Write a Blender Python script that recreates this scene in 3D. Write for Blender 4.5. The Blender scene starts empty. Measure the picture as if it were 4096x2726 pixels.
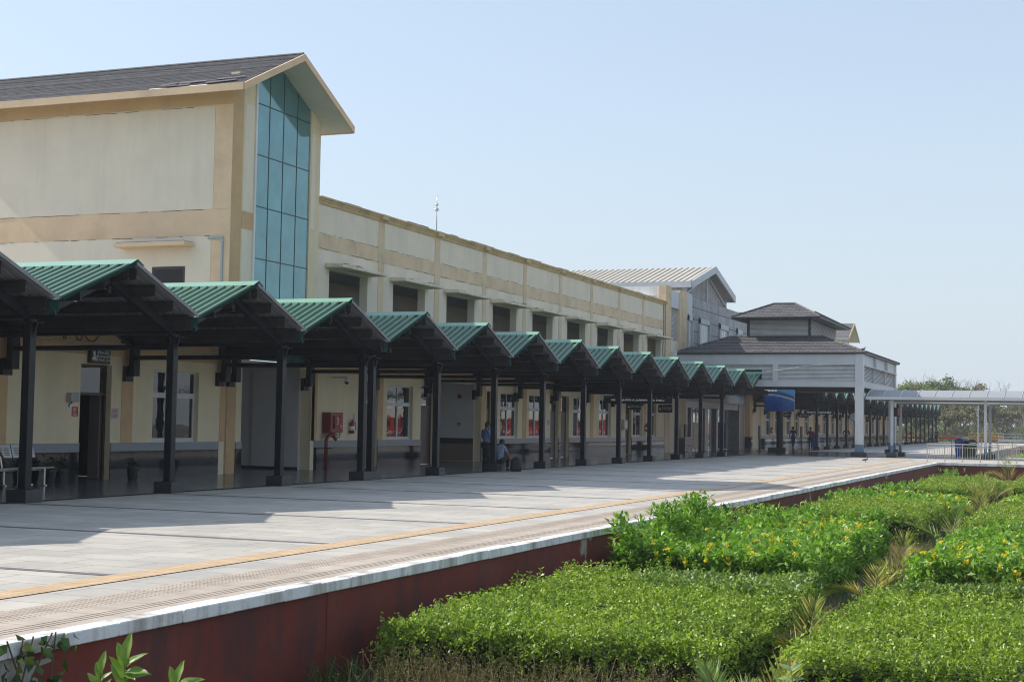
import bpy, bmesh, math, random
import numpy as np
from mathutils import Vector, Matrix
random.seed(7); rng = np.random.default_rng(7)
sc = bpy.context.scene
COL = sc.collection
R = math.radians

# ------------------------------------------------------------------ materials
MATS = {}
def nt_mat(name):
    m = bpy.data.materials.new(name); m.use_nodes = True
    n = m.node_tree.nodes; l = m.node_tree.links
    return m, n, l, n['Principled BSDF']
def ramp(n, stops):
    r = n.new('ShaderNodeValToRGB'); e = r.color_ramp.elements
    while len(e) < len(stops): e.new(0.5)
    for i, (p, c) in enumerate(stops):
        e[i].position = p; e[i].color = (c[0], c[1], c[2], 1)
    return r
def tex(n, l, kind, scale, detail=4, rough=0.55, coord='Object', stretch=None):
    tc = n.new('ShaderNodeTexCoord'); mp = n.new('ShaderNodeMapping')
    l.new(tc.outputs[coord], mp.inputs['Vector'])
    if stretch: mp.inputs['Scale'].default_value = stretch
    t = n.new(kind); l.new(mp.outputs['Vector'], t.inputs['Vector'])
    t.inputs['Scale'].default_value = scale
    if 'Detail' in t.inputs: t.inputs['Detail'].default_value = detail
    if 'Roughness' in t.inputs: t.inputs['Roughness'].default_value = rough
    return t
def mixc(n, l, a, b, fac, mode='MIX'):
    x = n.new('ShaderNodeMix'); x.data_type = 'RGBA'; x.blend_type = mode
    for s, v in ((x.inputs[0], fac), (x.inputs[6], a), (x.inputs[7], b)):
        if hasattr(v, 'is_linked') or hasattr(v, 'links'): l.new(v, s)
        else: s.default_value = v if isinstance(v, float) else (v[0], v[1], v[2], 1)
    return x.outputs[2]
def bump(n, l, b, height, strength, dist=0.02):
    k = n.new('ShaderNodeBump'); k.inputs['Strength'].default_value = strength
    k.inputs['Distance'].default_value = dist
    l.new(height, k.inputs['Height']); l.new(k.outputs['Normal'], b.inputs['Normal'])
def M(name, col, rough=0.6, metal=0.0, var=0.12, scale=3.0, bmp=0.0, bscale=60, ior=1.5, stain=None, stain_amt=0.0, stain_scale=0.7, streak=False, coat=0.0, spec=None):
    """paint, plaster, metal, stone: a base colour with broad mottling, fine grain and optional stains"""
    if name in MATS: return MATS[name]
    m, n, l, b = nt_mat(name)
    b.inputs['Roughness'].default_value = rough; b.inputs['Metallic'].default_value = metal
    b.inputs['IOR'].default_value = ior
    b.inputs['Coat Weight'].default_value = coat
    if spec is not None: b.inputs['Specular IOR Level'].default_value = spec
    t = tex(n, l, 'ShaderNodeTexNoise', scale, 6, 0.6)
    lo = [c * (1 - var) for c in col]; hi = [min(1, c * (1 + var)) for c in col]
    r = ramp(n, [(0.3, lo), (0.7, hi)]); l.new(t.outputs['Fac'], r.inputs['Fac'])
    out = r.outputs['Color']
    if stain:
        s = tex(n, l, 'ShaderNodeTexNoise', stain_scale, 8, 0.68, stretch=(1, 1, 0.12) if streak else None)
        rr = ramp(n, [(0.47, (0, 0, 0)), (0.72, (stain_amt,) * 3)]); l.new(s.outputs['Fac'], rr.inputs['Fac'])
        out = mixc(n, l, out, stain, rr.outputs['Color'])
    l.new(out, b.inputs['Base Color'])
    if bmp > 0:
        t2 = tex(n, l, 'ShaderNodeTexNoise', bscale, 4, 0.6)
        bump(n, l, b, t2.outputs['Fac'], bmp)
    MATS[name] = m; return m
def brick_mat(name, c1, c2, cm, bw, bh, mortar, rough, off=0.5, bmp=0.3, plane='XY', noise_amt=0.25, grain=4.0, ior=1.5, wear=None):
    m, n, l, b = nt_mat(name); b.inputs['Roughness'].default_value = rough; b.inputs['IOR'].default_value = ior
    tc = n.new('ShaderNodeTexCoord'); src = tc.outputs['Object']
    if plane != 'XY':
        sp = n.new('ShaderNodeSeparateXYZ'); cb = n.new('ShaderNodeCombineXYZ'); l.new(src, sp.inputs[0])
        l.new(sp.outputs[plane[0]], cb.inputs[0]); l.new(sp.outputs[plane[1]], cb.inputs[1]); src = cb.outputs[0]
    t = n.new('ShaderNodeTexBrick'); l.new(src, t.inputs['Vector'])
    t.offset = off; t.inputs['Scale'].default_value = 1
    t.inputs['Color1'].default_value = (*c1, 1); t.inputs['Color2'].default_value = (*c2, 1); t.inputs['Mortar'].default_value = (*cm, 1)
    t.inputs['Mortar Size'].default_value = mortar; t.inputs['Brick Width'].default_value = bw; t.inputs['Row Height'].default_value = bh
    t.inputs['Mortar Smooth'].default_value = 0.1
    g = tex(n, l, 'ShaderNodeTexNoise', grain, 8, 0.65)
    r = ramp(n, [(0.3, (1 - noise_amt,) * 3), (0.7, (1 + noise_amt * 0.6,) * 3)]); l.new(g.outputs['Fac'], r.inputs['Fac'])
    out = mixc(n, l, t.outputs['Color'], r.outputs['Color'], 1.0, 'MULTIPLY')
    if wear:
        s = tex(n, l, 'ShaderNodeTexNoise', 0.35, 8, 0.7)
        rr = ramp(n, [(0.5, (0, 0, 0)), (0.75, (0.45,) * 3)]); l.new(s.outputs['Fac'], rr.inputs['Fac'])
        out = mixc(n, l, out, wear, rr.outputs['Color'])
    l.new(out, b.inputs['Base Color'])
    if bmp: bump(n, l, b, t.outputs['Color'], bmp, 0.004)
    MATS[name] = m; return m
def leaf_mat(name, stops, transl=0.35, rough=0.45):
    m, n, l, b = nt_mat(name)
    g = n.new('ShaderNodeNewGeometry')
    r = ramp(n, stops); l.new(g.outputs['Random Per Island'], r.inputs['Fac'])
    t = tex(n, l, 'ShaderNodeTexNoise', 1.3, 3, 0.5)
    rr = ramp(n, [(0.3, (0.75, 0.8, 0.75)), (0.7, (1.2, 1.15, 1.1))]); l.new(t.outputs['Fac'], rr.inputs['Fac'])
    c = mixc(n, l, r.outputs['Color'], rr.outputs['Color'], 1.0, 'MULTIPLY')
    l.new(c, b.inputs['Base Color']); b.inputs['Roughness'].default_value = rough
    b.inputs['Specular IOR Level'].default_value = 0.35
    tr = n.new('ShaderNodeBsdfTranslucent')
    c2 = mixc(n, l, c, (1.0, 1.15, 0.35), 1.0, 'MULTIPLY'); l.new(c2, tr.inputs['Color'])
    mx = n.new('ShaderNodeMixShader'); mx.inputs[0].default_value = transl
    l.new(b.outputs[0], mx.inputs[1]); l.new(tr.outputs[0], mx.inputs[2])
    l.new(mx.outputs[0], n['Material Output'].inputs['Surface'])
    MATS[name] = m; return m

# ------------------------------------------------------------------ mesh builder (world coordinates)
class MB:
    def __init__(s): s.v = []; s.f = []; s.m = []; s.mi = 0
    def add(s, vs, fs):
        o = len(s.v); s.v += [tuple(p) for p in vs]
        for f in fs: s.f.append([o + i for i in f]); s.m.append(s.mi)
        return s
    def box(s, x0, x1, y0, y1, z0, z1):
        if x0 > x1: x0, x1 = x1, x0
        if y0 > y1: y0, y1 = y1, y0
        if z0 > z1: z0, z1 = z1, z0
        v = [(x0,y0,z0),(x1,y0,z0),(x1,y1,z0),(x0,y1,z0),(x0,y0,z1),(x1,y0,z1),(x1,y1,z1),(x0,y1,z1)]
        return s.add(v, [(0,3,2,1),(4,5,6,7),(0,1,5,4),(1,2,6,5),(2,3,7,6),(3,0,4,7)])
    def quad(s, a, b, c, d): return s.add([a, b, c, d], [(0,1,2,3)])
    def prism(s, poly, axis, a, b):
        """poly: 2-D outline (counter-clockwise), extruded along axis from a to b"""
        def P(p, t):
            if axis == 'X': return (t, p[0], p[1])
            if axis == 'Y': return (p[0], t, p[1])
            return (p[0], p[1], t)
        n = len(poly); v = [P(p, a) for p in poly] + [P(p, b) for p in poly]
        f = [tuple(range(n)), tuple(range(2*n-1, n-1, -1))] + [(i, i+n, (i+1) % n + n, (i+1) % n) for i in range(n)]
        return s.add(v, f)
    def beam(s, p0, p1, w, h, up=(0,0,1)):
        p0, p1 = Vector(p0), Vector(p1); d = (p1 - p0).normalized(); u = Vector(up)
        r = d.cross(u)
        if r.length < 1e-4: r = d.cross(Vector((1,0,0)))
        r.normalize(); u = r.cross(d).normalized(); v = []
        for p in (p0, p1):
            for a, b in ((-1,-1),(1,-1),(1,1),(-1,1)): v.append(p + r*(a*w/2) + u*(b*h/2))
        return s.add(v, [(0,1,2,3),(7,6,5,4),(0,4,5,1),(1,5,6,2),(2,6,7,3),(3,7,4,0)])
    def tube(s, pts, rad, n=8, cap=True):
        pts = [Vector(p) for p in pts]; k = len(pts)
        rad = [rad]*k if not hasattr(rad, '__len__') else rad
        o = len(s.v); ref = None
        for i, p in enumerate(pts):
            d = (pts[min(i+1, k-1)] - pts[max(i-1, 0)]).normalized()
            if ref is None:
                ref = d.cross(Vector((0,0,1)))
                if ref.length < 1e-3: ref = d.cross(Vector((1,0,0)))
            r = (ref - d*ref.dot(d)).normalized(); ref = r; u = d.cross(r)
            for j in range(n):
                a = 2*math.pi*j/n; s.v.append(tuple(p + r*(math.cos(a)*rad[i]) + u*(math.sin(a)*rad[i])))
        for i in range(k-1):
            for j in range(n):
                s.f.append([o+i*n+j, o+i*n+(j+1) % n, o+(i+1)*n+(j+1) % n, o+(i+1)*n+j]); s.m.append(s.mi)
        if cap:
            s.f.append([o+j for j in range(n-1, -1, -1)]); s.m.append(s.mi)
            s.f.append([o+(k-1)*n+j for j in range(n)]); s.m.append(s.mi)
        return s
    def lathe(s, x, y, prof, n=16):
        """prof: list of (radius, z)"""
        o = len(s.v); k = len(prof)
        for r, z in prof:
            for j in range(n):
                a = 2*math.pi*j/n; s.v.append((x+math.cos(a)*r, y+math.sin(a)*r, z))
        for i in range(k-1):
            for j in range(n):
                s.f.append([o+i*n+j, o+i*n+(j+1) % n, o+(i+1)*n+(j+1) % n, o+(i+1)*n+j]); s.m.append(s.mi)
        s.f.append([o+j for j in range(n-1, -1, -1)]); s.m.append(s.mi)
        s.f.append([o+(k-1)*n+j for j in range(n)]); s.m.append(s.mi)
        return s
    def ball(s, c, r, nu=10, nv=7, sq=(1,1,1)):
        o = len(s.v)
        for i in range(nv+1):
            t = math.pi*i/nv
            for j in range(nu):
                a = 2*math.pi*j/nu
                s.v.append((c[0]+r*sq[0]*math.sin(t)*math.cos(a), c[1]+r*sq[1]*math.sin(t)*math.sin(a), c[2]+r*sq[2]*math.cos(t)))
        for i in range(nv):
            for j in range(nu):
                s.f.append([o+i*nu+j, o+(i+1)*nu+j, o+(i+1)*nu+(j+1) % nu, o+i*nu+(j+1) % nu]); s.m.append(s.mi)
        return s
    def build(s, name, mat, parent=None, smooth=False, bevel=0.0, recalc=True):
        me = bpy.data.meshes.new(name)
        off = Vector(parent_loc(parent)) if parent else Vector((0,0,0))
        me.from_pydata([(p[0]-off.x, p[1]-off.y, p[2]-off.z) for p in s.v], [], s.f)
        mats = mat if isinstance(mat, (list, tuple)) else [mat]
        for q in mats: me.materials.append(q)
        if len(mats) > 1: me.polygons.foreach_set('material_index', s.m)
        if recalc:
            bm = bmesh.new(); bm.from_mesh(me)
            bmesh.ops.recalc_face_normals(bm, faces=bm.faces)
            if bevel: bmesh.ops.bevel(bm, geom=[e for e in bm.edges if e.is_manifold and e.calc_face_angle(0) > 0.6], offset=bevel, segments=1, affect='EDGES', clamp_overlap=True)
            bm.to_mesh(me); bm.free()
        if smooth: me.polygons.foreach_set('use_smooth', [True]*len(me.polygons))
        o = bpy.data.objects.new(name, me); COL.objects.link(o)
        if parent: o.parent = parent
        return o
def parent_loc(p):
    l = Vector((0,0,0))
    while p: l = l + p.location; p = p.parent
    return l
def tag(o, label=None, cat=None, group=None, kind=None):
    if label: o['label'] = label
    if cat: o['category'] = cat
    if group: o['group'] = group
    if kind: o['kind'] = kind
    return o
def thing(name, loc, label, cat, group=None):
    o = bpy.data.objects.new(name, None); COL.objects.link(o); o.location = loc
    o.empty_display_size = 0.2
    return tag(o, label, cat, group)
def copy_tree(o, parent=None):
    c = o.copy(); COL.objects.link(c); c.parent = parent
    for ch in list(o.children): copy_tree(ch, c)
    return c
def text(body, size, loc, rot, mat, parent, name='lettering', align='CENTER', sx=1.0, space=1.0):
    cu = bpy.data.curves.new(name, 'FONT'); cu.body = body; cu.size = size; cu.align_x = align; cu.align_y = 'CENTER'
    cu.extrude = 0.002; cu.space_line = space; cu.materials.append(mat); cu.resolution_u = 2
    o = bpy.data.objects.new(name+'_curve', cu); COL.objects.link(o); bpy.context.view_layer.update()
    dg = bpy.context.evaluated_depsgraph_get(); me = bpy.data.meshes.new_from_object(o.evaluated_get(dg), depsgraph=dg); bpy.data.objects.remove(o)
    me.name = name; o = bpy.data.objects.new(name, me); COL.objects.link(o)
    if not me.materials: me.materials.append(mat)
    o.parent = parent; o.location = Vector(loc) - parent_loc(parent); o.rotation_euler = rot; o.scale = (sx, 1, 1)
    return o
def mesh_np(name, V, F, mat, parent=None, smooth=False, label=None):
    """fast mesh from numpy arrays, F (n,4) or (n,3)"""
    me = bpy.data.meshes.new(name); nv = len(V); nf, k = F.shape
    if parent: V = V - np.array(parent_loc(parent))
    me.vertices.add(nv); me.vertices.foreach_set('co', np.ascontiguousarray(V, dtype=np.float32).ravel())
    me.loops.add(nf*k); me.loops.foreach_set('vertex_index', np.ascontiguousarray(F, dtype=np.int32).ravel())
    me.polygons.add(nf); me.polygons.foreach_set('loop_start', np.arange(0, nf*k, k, dtype=np.int32))
    me.polygons.foreach_set('loop_total', np.full(nf, k, dtype=np.int32))
    for q in (mat if isinstance(mat, (list, tuple)) else [mat]): me.materials.append(q)
    me.update(calc_edges=True); me.validate()
    if smooth: me.polygons.foreach_set('use_smooth', np.ones(nf, dtype=bool))
    o = bpy.data.objects.new(name, me); COL.objects.link(o)
    if parent: o.parent = parent
    return o
def leaves(P, D, L, W, roll=None, fold=0.25, curl=0.0):
    """a leaf per point: base P, direction D, length L, width W -> two quads' worth of rhombus folded along the midrib"""
    n = len(P); D = D/np.linalg.norm(D, axis=1, keepdims=True)
    a = rng.normal(size=(n,3)); a[:,2] += 0.6
    S = np.cross(D, a); S /= np.linalg.norm(S, axis=1, keepdims=True); N = np.cross(S, D)
    L = np.broadcast_to(np.asarray(L, float), (n,))[:,None]; W = np.broadcast_to(np.asarray(W, float), (n,))[:,None]
    tip = P + D*L - N*(L*curl); mid = P + D*(L*0.45)
    l = mid + S*W/2 + N*(W*fold); r = mid - S*W/2 + N*(W*fold); mid2 = mid
    V = np.stack([P, l, tip, r, mid2], 1).reshape(-1,3)
    b = np.arange(n)[:,None]*5
    F = np.concatenate([np.concatenate([b, b+4, b+1], 1), np.concatenate([b+4, b+2, b+1], 1), np.concatenate([b, b+3, b+4], 1), np.concatenate([b+4, b+3, b+2], 1)], 0)
    return V, F
AIR, DUST, OZ, SKYS, SUNS, EXPO, HAZED = 1.0, 1.0, 1.0, 0.15, 3.8, 0.55, 0.0004
# ------------------------------------------------------------------ palette
CREAM = M('plaster_cream', (0.80, 0.68, 0.46), 0.85, var=0.06, scale=1.2, bmp=0.25, bscale=90, stain=(0.42, 0.36, 0.26), stain_amt=0.35, stain_scale=0.5, streak=True)
PALE = M('plaster_pale', (0.80, 0.71, 0.565), 0.85, var=0.05, scale=0.9, bmp=0.25, bscale=90, stain=(0.52, 0.46, 0.37), stain_amt=0.35, stain_scale=0.9, streak=True)
PEACH = M('plaster_peach', (0.78, 0.57, 0.37), 0.85, var=0.07, scale=1.1, bmp=0.25, bscale=90, stain=(0.40, 0.29, 0.18), stain_amt=0.45, stain_scale=0.6)
OCHRE = M('plaster_ochre', (0.62, 0.42, 0.22), 0.85, var=0.07, scale=1.1, bmp=0.25, bscale=90, stain=(0.30, 0.2, 0.12), stain_amt=0.4, stain_scale=0.7)
BAND = M('plaster_band', (0.72, 0.57, 0.38), 0.85, var=0.07, scale=1.0, bmp=0.25, bscale=90, stain=(0.36, 0.27, 0.16), stain_amt=0.5, stain_scale=0.9)
TRIM = M('cornice_paint', (0.60, 0.45, 0.24), 0.8, var=0.08, scale=2, bmp=0.3, bscale=60, stain=(0.25, 0.19, 0.12), stain_amt=0.6, stain_scale=1.5)
SHADEP = M('sunshade_paint', (0.76, 0.68, 0.50), 0.85, var=0.07, bmp=0.3, stain=(0.25, 0.24, 0.22), stain_amt=0.5, stain_scale=2.0)
GREYW = M('grey_wall_paint', (0.62, 0.60, 0.585), 0.7, var=0.05, scale=0.8, stain=(0.5, 0.48, 0.47), stain_amt=0.3)
SOFF = M('soffit_paint', (0.68, 0.66, 0.58), 0.85, var=0.04, scale=0.8, stain=(0.45, 0.43, 0.38), stain_amt=0.4)
CONC = M('weathered_concrete', (0.33, 0.31, 0.29), 0.9, var=0.3, scale=4, bmp=0.5, bscale=40)
WHITE = M('white_paint', (0.74, 0.74, 0.73), 0.55, var=0.05, scale=2, stain=(0.38, 0.35, 0.3), stain_amt=0.45, stain_scale=1.5, streak=True)
LBLUE = M('pale_grey_steel_paint', (0.56, 0.58, 0.60), 0.5, var=0.05, scale=1.2, stain=(0.4, 0.4, 0.4), stain_amt=0.4, stain_scale=0.8, streak=True)
BLUEP = M('blue_grey_paint', (0.12, 0.22, 0.30), 0.5, var=0.1)
REDP = M('red_paint', (0.28, 0.018, 0.015), 0.42, var=0.12, scale=4)
REDDK = M('dark_red_paint', (0.20, 0.02, 0.016), 0.45, var=0.15, scale=5)
STEEL = M('black_steel', (0.007, 0.009, 0.0125), 0.42, var=0.3, scale=3, stain=(0.028, 0.022, 0.02), stain_amt=0.6, stain_scale=1.2, spec=0.3)
STEEL2 = M('black_steel_bounce_lit', (0.045, 0.040, 0.039), 0.5, var=0.3, scale=3, stain=(0.05, 0.04, 0.034), stain_amt=0.5)  # lighter copy of STEEL, bounce light off the platform put into the colour
GREEN = M('green_roof_sheet', (0.125, 0.245, 0.18), 0.42, var=0.06, scale=0.9, stain=(0.13, 0.24, 0.18), stain_amt=0.5, stain_scale=0.8)
def vary(m, lo, hi):
    n, l = m.node_tree.nodes, m.node_tree.links; b = n['Principled BSDF']; src = b.inputs['Base Color'].links[0].from_socket
    oi = n.new('ShaderNodeObjectInfo'); r = ramp(n, [(0, lo), (1, hi)]); l.new(oi.outputs['Random'], r.inputs['Fac'])
    s = tex(n, l, 'ShaderNodeTexNoise', 3.0, 6, 0.7, stretch=(1, 0.12, 1)); rr = ramp(n, [(0.35, (0.86, 0.84, 0.82)), (0.7, (1.08, 1.06, 1.06))]); l.new(s.outputs['Fac'], rr.inputs['Fac'])
    c = mixc(n, l, src, r.outputs['Color'], 1.0, 'MULTIPLY'); l.new(mixc(n, l, c, rr.outputs['Color'], 1.0, 'MULTIPLY'), b.inputs['Base Color'])
vary(GREEN, (0.84, 0.86, 0.88), (1.10, 1.04, 1.0))
GCAP = M('green_ridge_flashing', (0.22, 0.40, 0.30), 0.40, var=0.06, scale=1.5)
GDARK = M('dark_green_flashing', (0.005, 0.035, 0.027), 0.8, var=0.1, spec=0.1)
UNDER = M('roof_sheet_underside', (0.23, 0.23, 0.24), 0.55, var=0.15, scale=2)
GRAN = M('dark_granite', (0.035, 0.037, 0.042), 0.25, var=0.6, scale=70)
SHINGLE = brick_mat('slate_shingle', (0.120, 0.115, 0.122), (0.145, 0.138, 0.144), (0.075, 0.072, 0.076), 0.34, 0.155, 0.008, 0.85, plane='XY', bmp=0.4, noise_amt=0.2, grain=2.5)
SHINGP = brick_mat('portico_shingle', (0.095, 0.09, 0.097), (0.135, 0.127, 0.132), (0.012, 0.012, 0.014), 0.55, 0.30, 0.018, 0.75, plane='XY', bmp=0.6, noise_amt=0.3, grain=2.0)
SHINGY = brick_mat('portico_shingle_side', (0.095, 0.09, 0.097), (0.135, 0.127, 0.132), (0.012, 0.012, 0.014), 0.55, 0.30, 0.018, 0.75, plane='YX', bmp=0.6, noise_amt=0.3, grain=2.0)
BLACK = M('black_plastic', (0.012, 0.012, 0.014), 0.4, var=0.2)
SIGNB = M('sign_black', (0.014, 0.016, 0.017), 0.3, var=0.15)
ALU = M('aluminium', (0.62, 0.63, 0.64), 0.35, 0.6, var=0.06)
WFRAME = M('white_window_frame', (0.60, 0.60, 0.60), 0.45, var=0.05)
STAINL = M('stainless_steel', (0.60, 0.56, 0.50), 0.28, 0.9, var=0.08)
WOODD = M('dark_wood', (0.055, 0.030, 0.026), 0.42, var=0.2, scale=6)
DOORG = M('brown_grey_door', (0.16, 0.13, 0.115), 0.5, var=0.08, scale=3)
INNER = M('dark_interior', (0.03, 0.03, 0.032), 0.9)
LAM = M('wood_laminate', (0.235, 0.16, 0.12), 0.55, var=0.14, scale=8, stain=(0.15, 0.1, 0.08), stain_amt=0.4, stain_scale=3, streak=True)
DGRY = M('grey_granite_band', (0.22, 0.24, 0.27), 0.3, var=0.18, scale=25)
GREENF = M('sign_white', (0.78, 0.78, 0.76), 0.5, var=0.03)
PINK = M('pink_paper', (0.55, 0.38, 0.42), 0.7, var=0.05)
YELP = M('yellow_barrier_paint', (0.70, 0.33, 0.04), 0.5, var=0.1)
BLUEB = M('blue_plastic', (0.012, 0.085, 0.42), 0.4, var=0.1)
GRNB = M('green_plastic', (0.015, 0.085, 0.04), 0.4, var=0.12)
GALV = M('galvanised_steel', (0.40, 0.44, 0.48), 0.4, 0.6, var=0.15, scale=30)

def granite():
    m, n, l, b = nt_mat('polished_granite_dado')
    t = tex(n, l, 'ShaderNodeTexNoise', 60, 3, 0.7)
    r = ramp(n, [(0.35, (0.006, 0.007, 0.010)), (0.7, (0.026, 0.025, 0.027))]); l.new(t.outputs['Fac'], r.inputs['Fac'])
    tc = n.new('ShaderNodeTexCoord'); sp = n.new('ShaderNodeSeparateXYZ'); l.new(tc.outputs['Object'], sp.inputs[0])
    cb = n.new('ShaderNodeCombineXYZ'); l.new(sp.outputs['Y'], cb.inputs[0]); l.new(sp.outputs['Z'], cb.inputs[1])
    k = n.new('ShaderNodeTexBrick'); l.new(cb.outputs[0], k.inputs['Vector']); k.offset = 0
    k.inputs['Scale'].default_value = 1; k.inputs['Brick Width'].default_value = 0.62; k.inputs['Row Height'].default_value = 0.78; k.inputs['Mortar Size'].default_value = 0.004
    k.inputs['Color1'].default_value = (0.7, 0.7, 0.72, 1); k.inputs['Color2'].default_value = (1.5, 1.4, 1.35, 1); k.inputs['Mortar'].default_value = (0.4, 0.4, 0.4, 1)
    l.new(mixc(n, l, r.outputs['Color'], k.outputs['Color'], 1.0, 'MULTIPLY'), b.inputs['Base Color'])
    b.inputs['Roughness'].default_value = 0.05; b.inputs['IOR'].default_value = 1.42
    t2 = tex(n, l, 'ShaderNodeTexNoise', 2.2, 2, 0.5); bump(n, l, b, t2.outputs['Fac'], 0.05, 0.02)
    MATS['dado'] = m; return m
DADO = granite()
def glassy(name, col, rough=0.02, ior=1.75, wave=0.05, wscale=2.5, metal=0.0):
    m, n, l, b = nt_mat(name)
    t = tex(n, l, 'ShaderNodeTexNoise', 1.0, 4, 0.6)
    r = ramp(n, [(0.3, [c*0.85 for c in col]), (0.7, [c*1.15 for c in col])]); l.new(t.outputs['Fac'], r.inputs['Fac'])
    l.new(r.outputs['Color'], b.inputs['Base Color'])
    b.inputs['Roughness'].default_value = rough; b.inputs['IOR'].default_value = ior; b.inputs['Metallic'].default_value = metal
    if wave:
        t2 = tex(n, l, 'ShaderNodeTexNoise', wscale, 2, 0.4); bump(n, l, b, t2.outputs['Fac'], wave, 0.05)
    MATS[name] = m; return m
PANE = glassy('window_glass', (0.014, 0.016, 0.017), 0.012, 1.75, 0.05, 2.0)
TGLASS = glassy('teal_curtain_glass', (0.15, 0.31, 0.33), 0.08, 1.7, 0.015, 1.2, metal=0.5)
WGLASS = glassy('pale_film_glass', (0.42, 0.50, 0.50), 0.15, 1.5, 0.0)
EGLASS = glassy('entrance_glass', (0.20, 0.22, 0.22), 0.04, 1.8, 0.03, 1.5, metal=0.5)

# ------------------------------------------------------------------ setting: ground, platform, crossing
W = -24.2                       # face of the station wall
KERB = -7.43                    # platform edge
GZ = -1.12                      # garden level
def floor_mat():
    m, n, l, b = nt_mat('platform_paving')
    tc = n.new('ShaderNodeTexCoord')
    k = n.new('ShaderNodeTexBrick'); l.new(tc.outputs['Object'], k.inputs['Vector']); k.offset = 0.5
    k.inputs['Scale'].default_value = 1; k.inputs['Brick Width'].default_value = 0.92; k.inputs['Row Height'].default_value = 0.6; k.inputs['Mortar Size'].default_value = 0.007
    k.inputs['Color1'].default_value = (0.45, 0.425, 0.38, 1); k.inputs['Color2'].default_value = (0.54, 0.51, 0.455, 1); k.inputs['Mortar'].default_value = (0.17, 0.16, 0.145, 1)
    t = tex(n, l, 'ShaderNodeTexNoise', 0.6, 8, 0.7); r = ramp(n, [(0.3, (0.78, 0.79, 0.81)), (0.7, (1.10, 1.08, 1.06))]); l.new(t.outputs['Fac'], r.inputs['Fac'])
    c = mixc(n, l, k.outputs['Color'], r.outputs['Color'], 1.0, 'MULTIPLY')
    t3 = tex(n, l, 'ShaderNodeTexNoise', 9, 6, 0.75); r3 = ramp(n, [(0.62, (0, 0, 0)), (0.8, (0.35,) * 3)]); l.new(t3.outputs['Fac'], r3.inputs['Fac'])
    c = mixc(n, l, c, (0.22, 0.21, 0.19), r3.outputs['Color'])
    l.new(c, b.inputs['Base Color'])
    t2 = tex(n, l, 'ShaderNodeTexNoise', 1.4, 5, 0.6); r2 = ramp(n, [(0.35, (0.5,) * 3), (0.7, (0.72,) * 3)]); l.new(t2.outputs['Fac'], r2.inputs['Fac']); b.inputs['Specular IOR Level'].default_value = 0.22
    l.new(r2.outputs['Color'], b.inputs['Roughness']); bump(n, l, b, k.outputs['Fac'], 0.15, 0.002)
    return m
def polished_mat():
    m, n, l, b = nt_mat('polished_concourse_tile')
    tc = n.new('ShaderNodeTexCoord')
    k = n.new('ShaderNodeTexBrick'); l.new(tc.outputs['Object'], k.inputs['Vector']); k.offset = 0
    k.inputs['Scale'].default_value = 1; k.inputs['Brick Width'].default_value = 0.8; k.inputs['Row Height'].default_value = 0.8; k.inputs['Mortar Size'].default_value = 0.005
    k.inputs['Color1'].default_value = (0.14, 0.148, 0.152, 1); k.inputs['Color2'].default_value = (0.17, 0.176, 0.178, 1); k.inputs['Mortar'].default_value = (0.07, 0.07, 0.07, 1)
    t = tex(n, l, 'ShaderNodeTexNoise', 1.5, 8, 0.7); r = ramp(n, [(0.3, (0.75,) * 3), (0.7, (1.15,) * 3)]); l.new(t.outputs['Fac'], r.inputs['Fac'])
    l.new(mixc(n, l, k.outputs['Color'], r.outputs['Color'], 1.0, 'MULTIPLY'), b.inputs['Base Color'])
    b.inputs['Roughness'].default_value = 0.17; b.inputs['IOR'].default_value = 1.45; b.inputs['Specular IOR Level'].default_value = 0.2
    bump(n, l, b, t.outputs['Fac'], 0.03, 0.01)
    return m
def ground_mat():
    m, n, l, b = nt_mat('dry_soil_ground'); b.inputs['Roughness'].default_value = 0.95
    t = tex(n, l, 'ShaderNodeTexNoise', 0.8, 10, 0.7)
    r = ramp(n, [(0.25, (0.07, 0.06, 0.035)), (0.5, (0.16, 0.13, 0.08)), (0.62, (0.09, 0.11, 0.04)), (0.8, (0.22, 0.18, 0.11))]); l.new(t.outputs['Fac'], r.inputs['Fac'])
    l.new(r.outputs['Color'], b.inputs['Base Color'])
    t2 = tex(n, l, 'ShaderNodeTexNoise', 14, 6, 0.7); bump(n, l, b, t2.outputs['Fac'], 0.8, 0.05)
    return m
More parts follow.
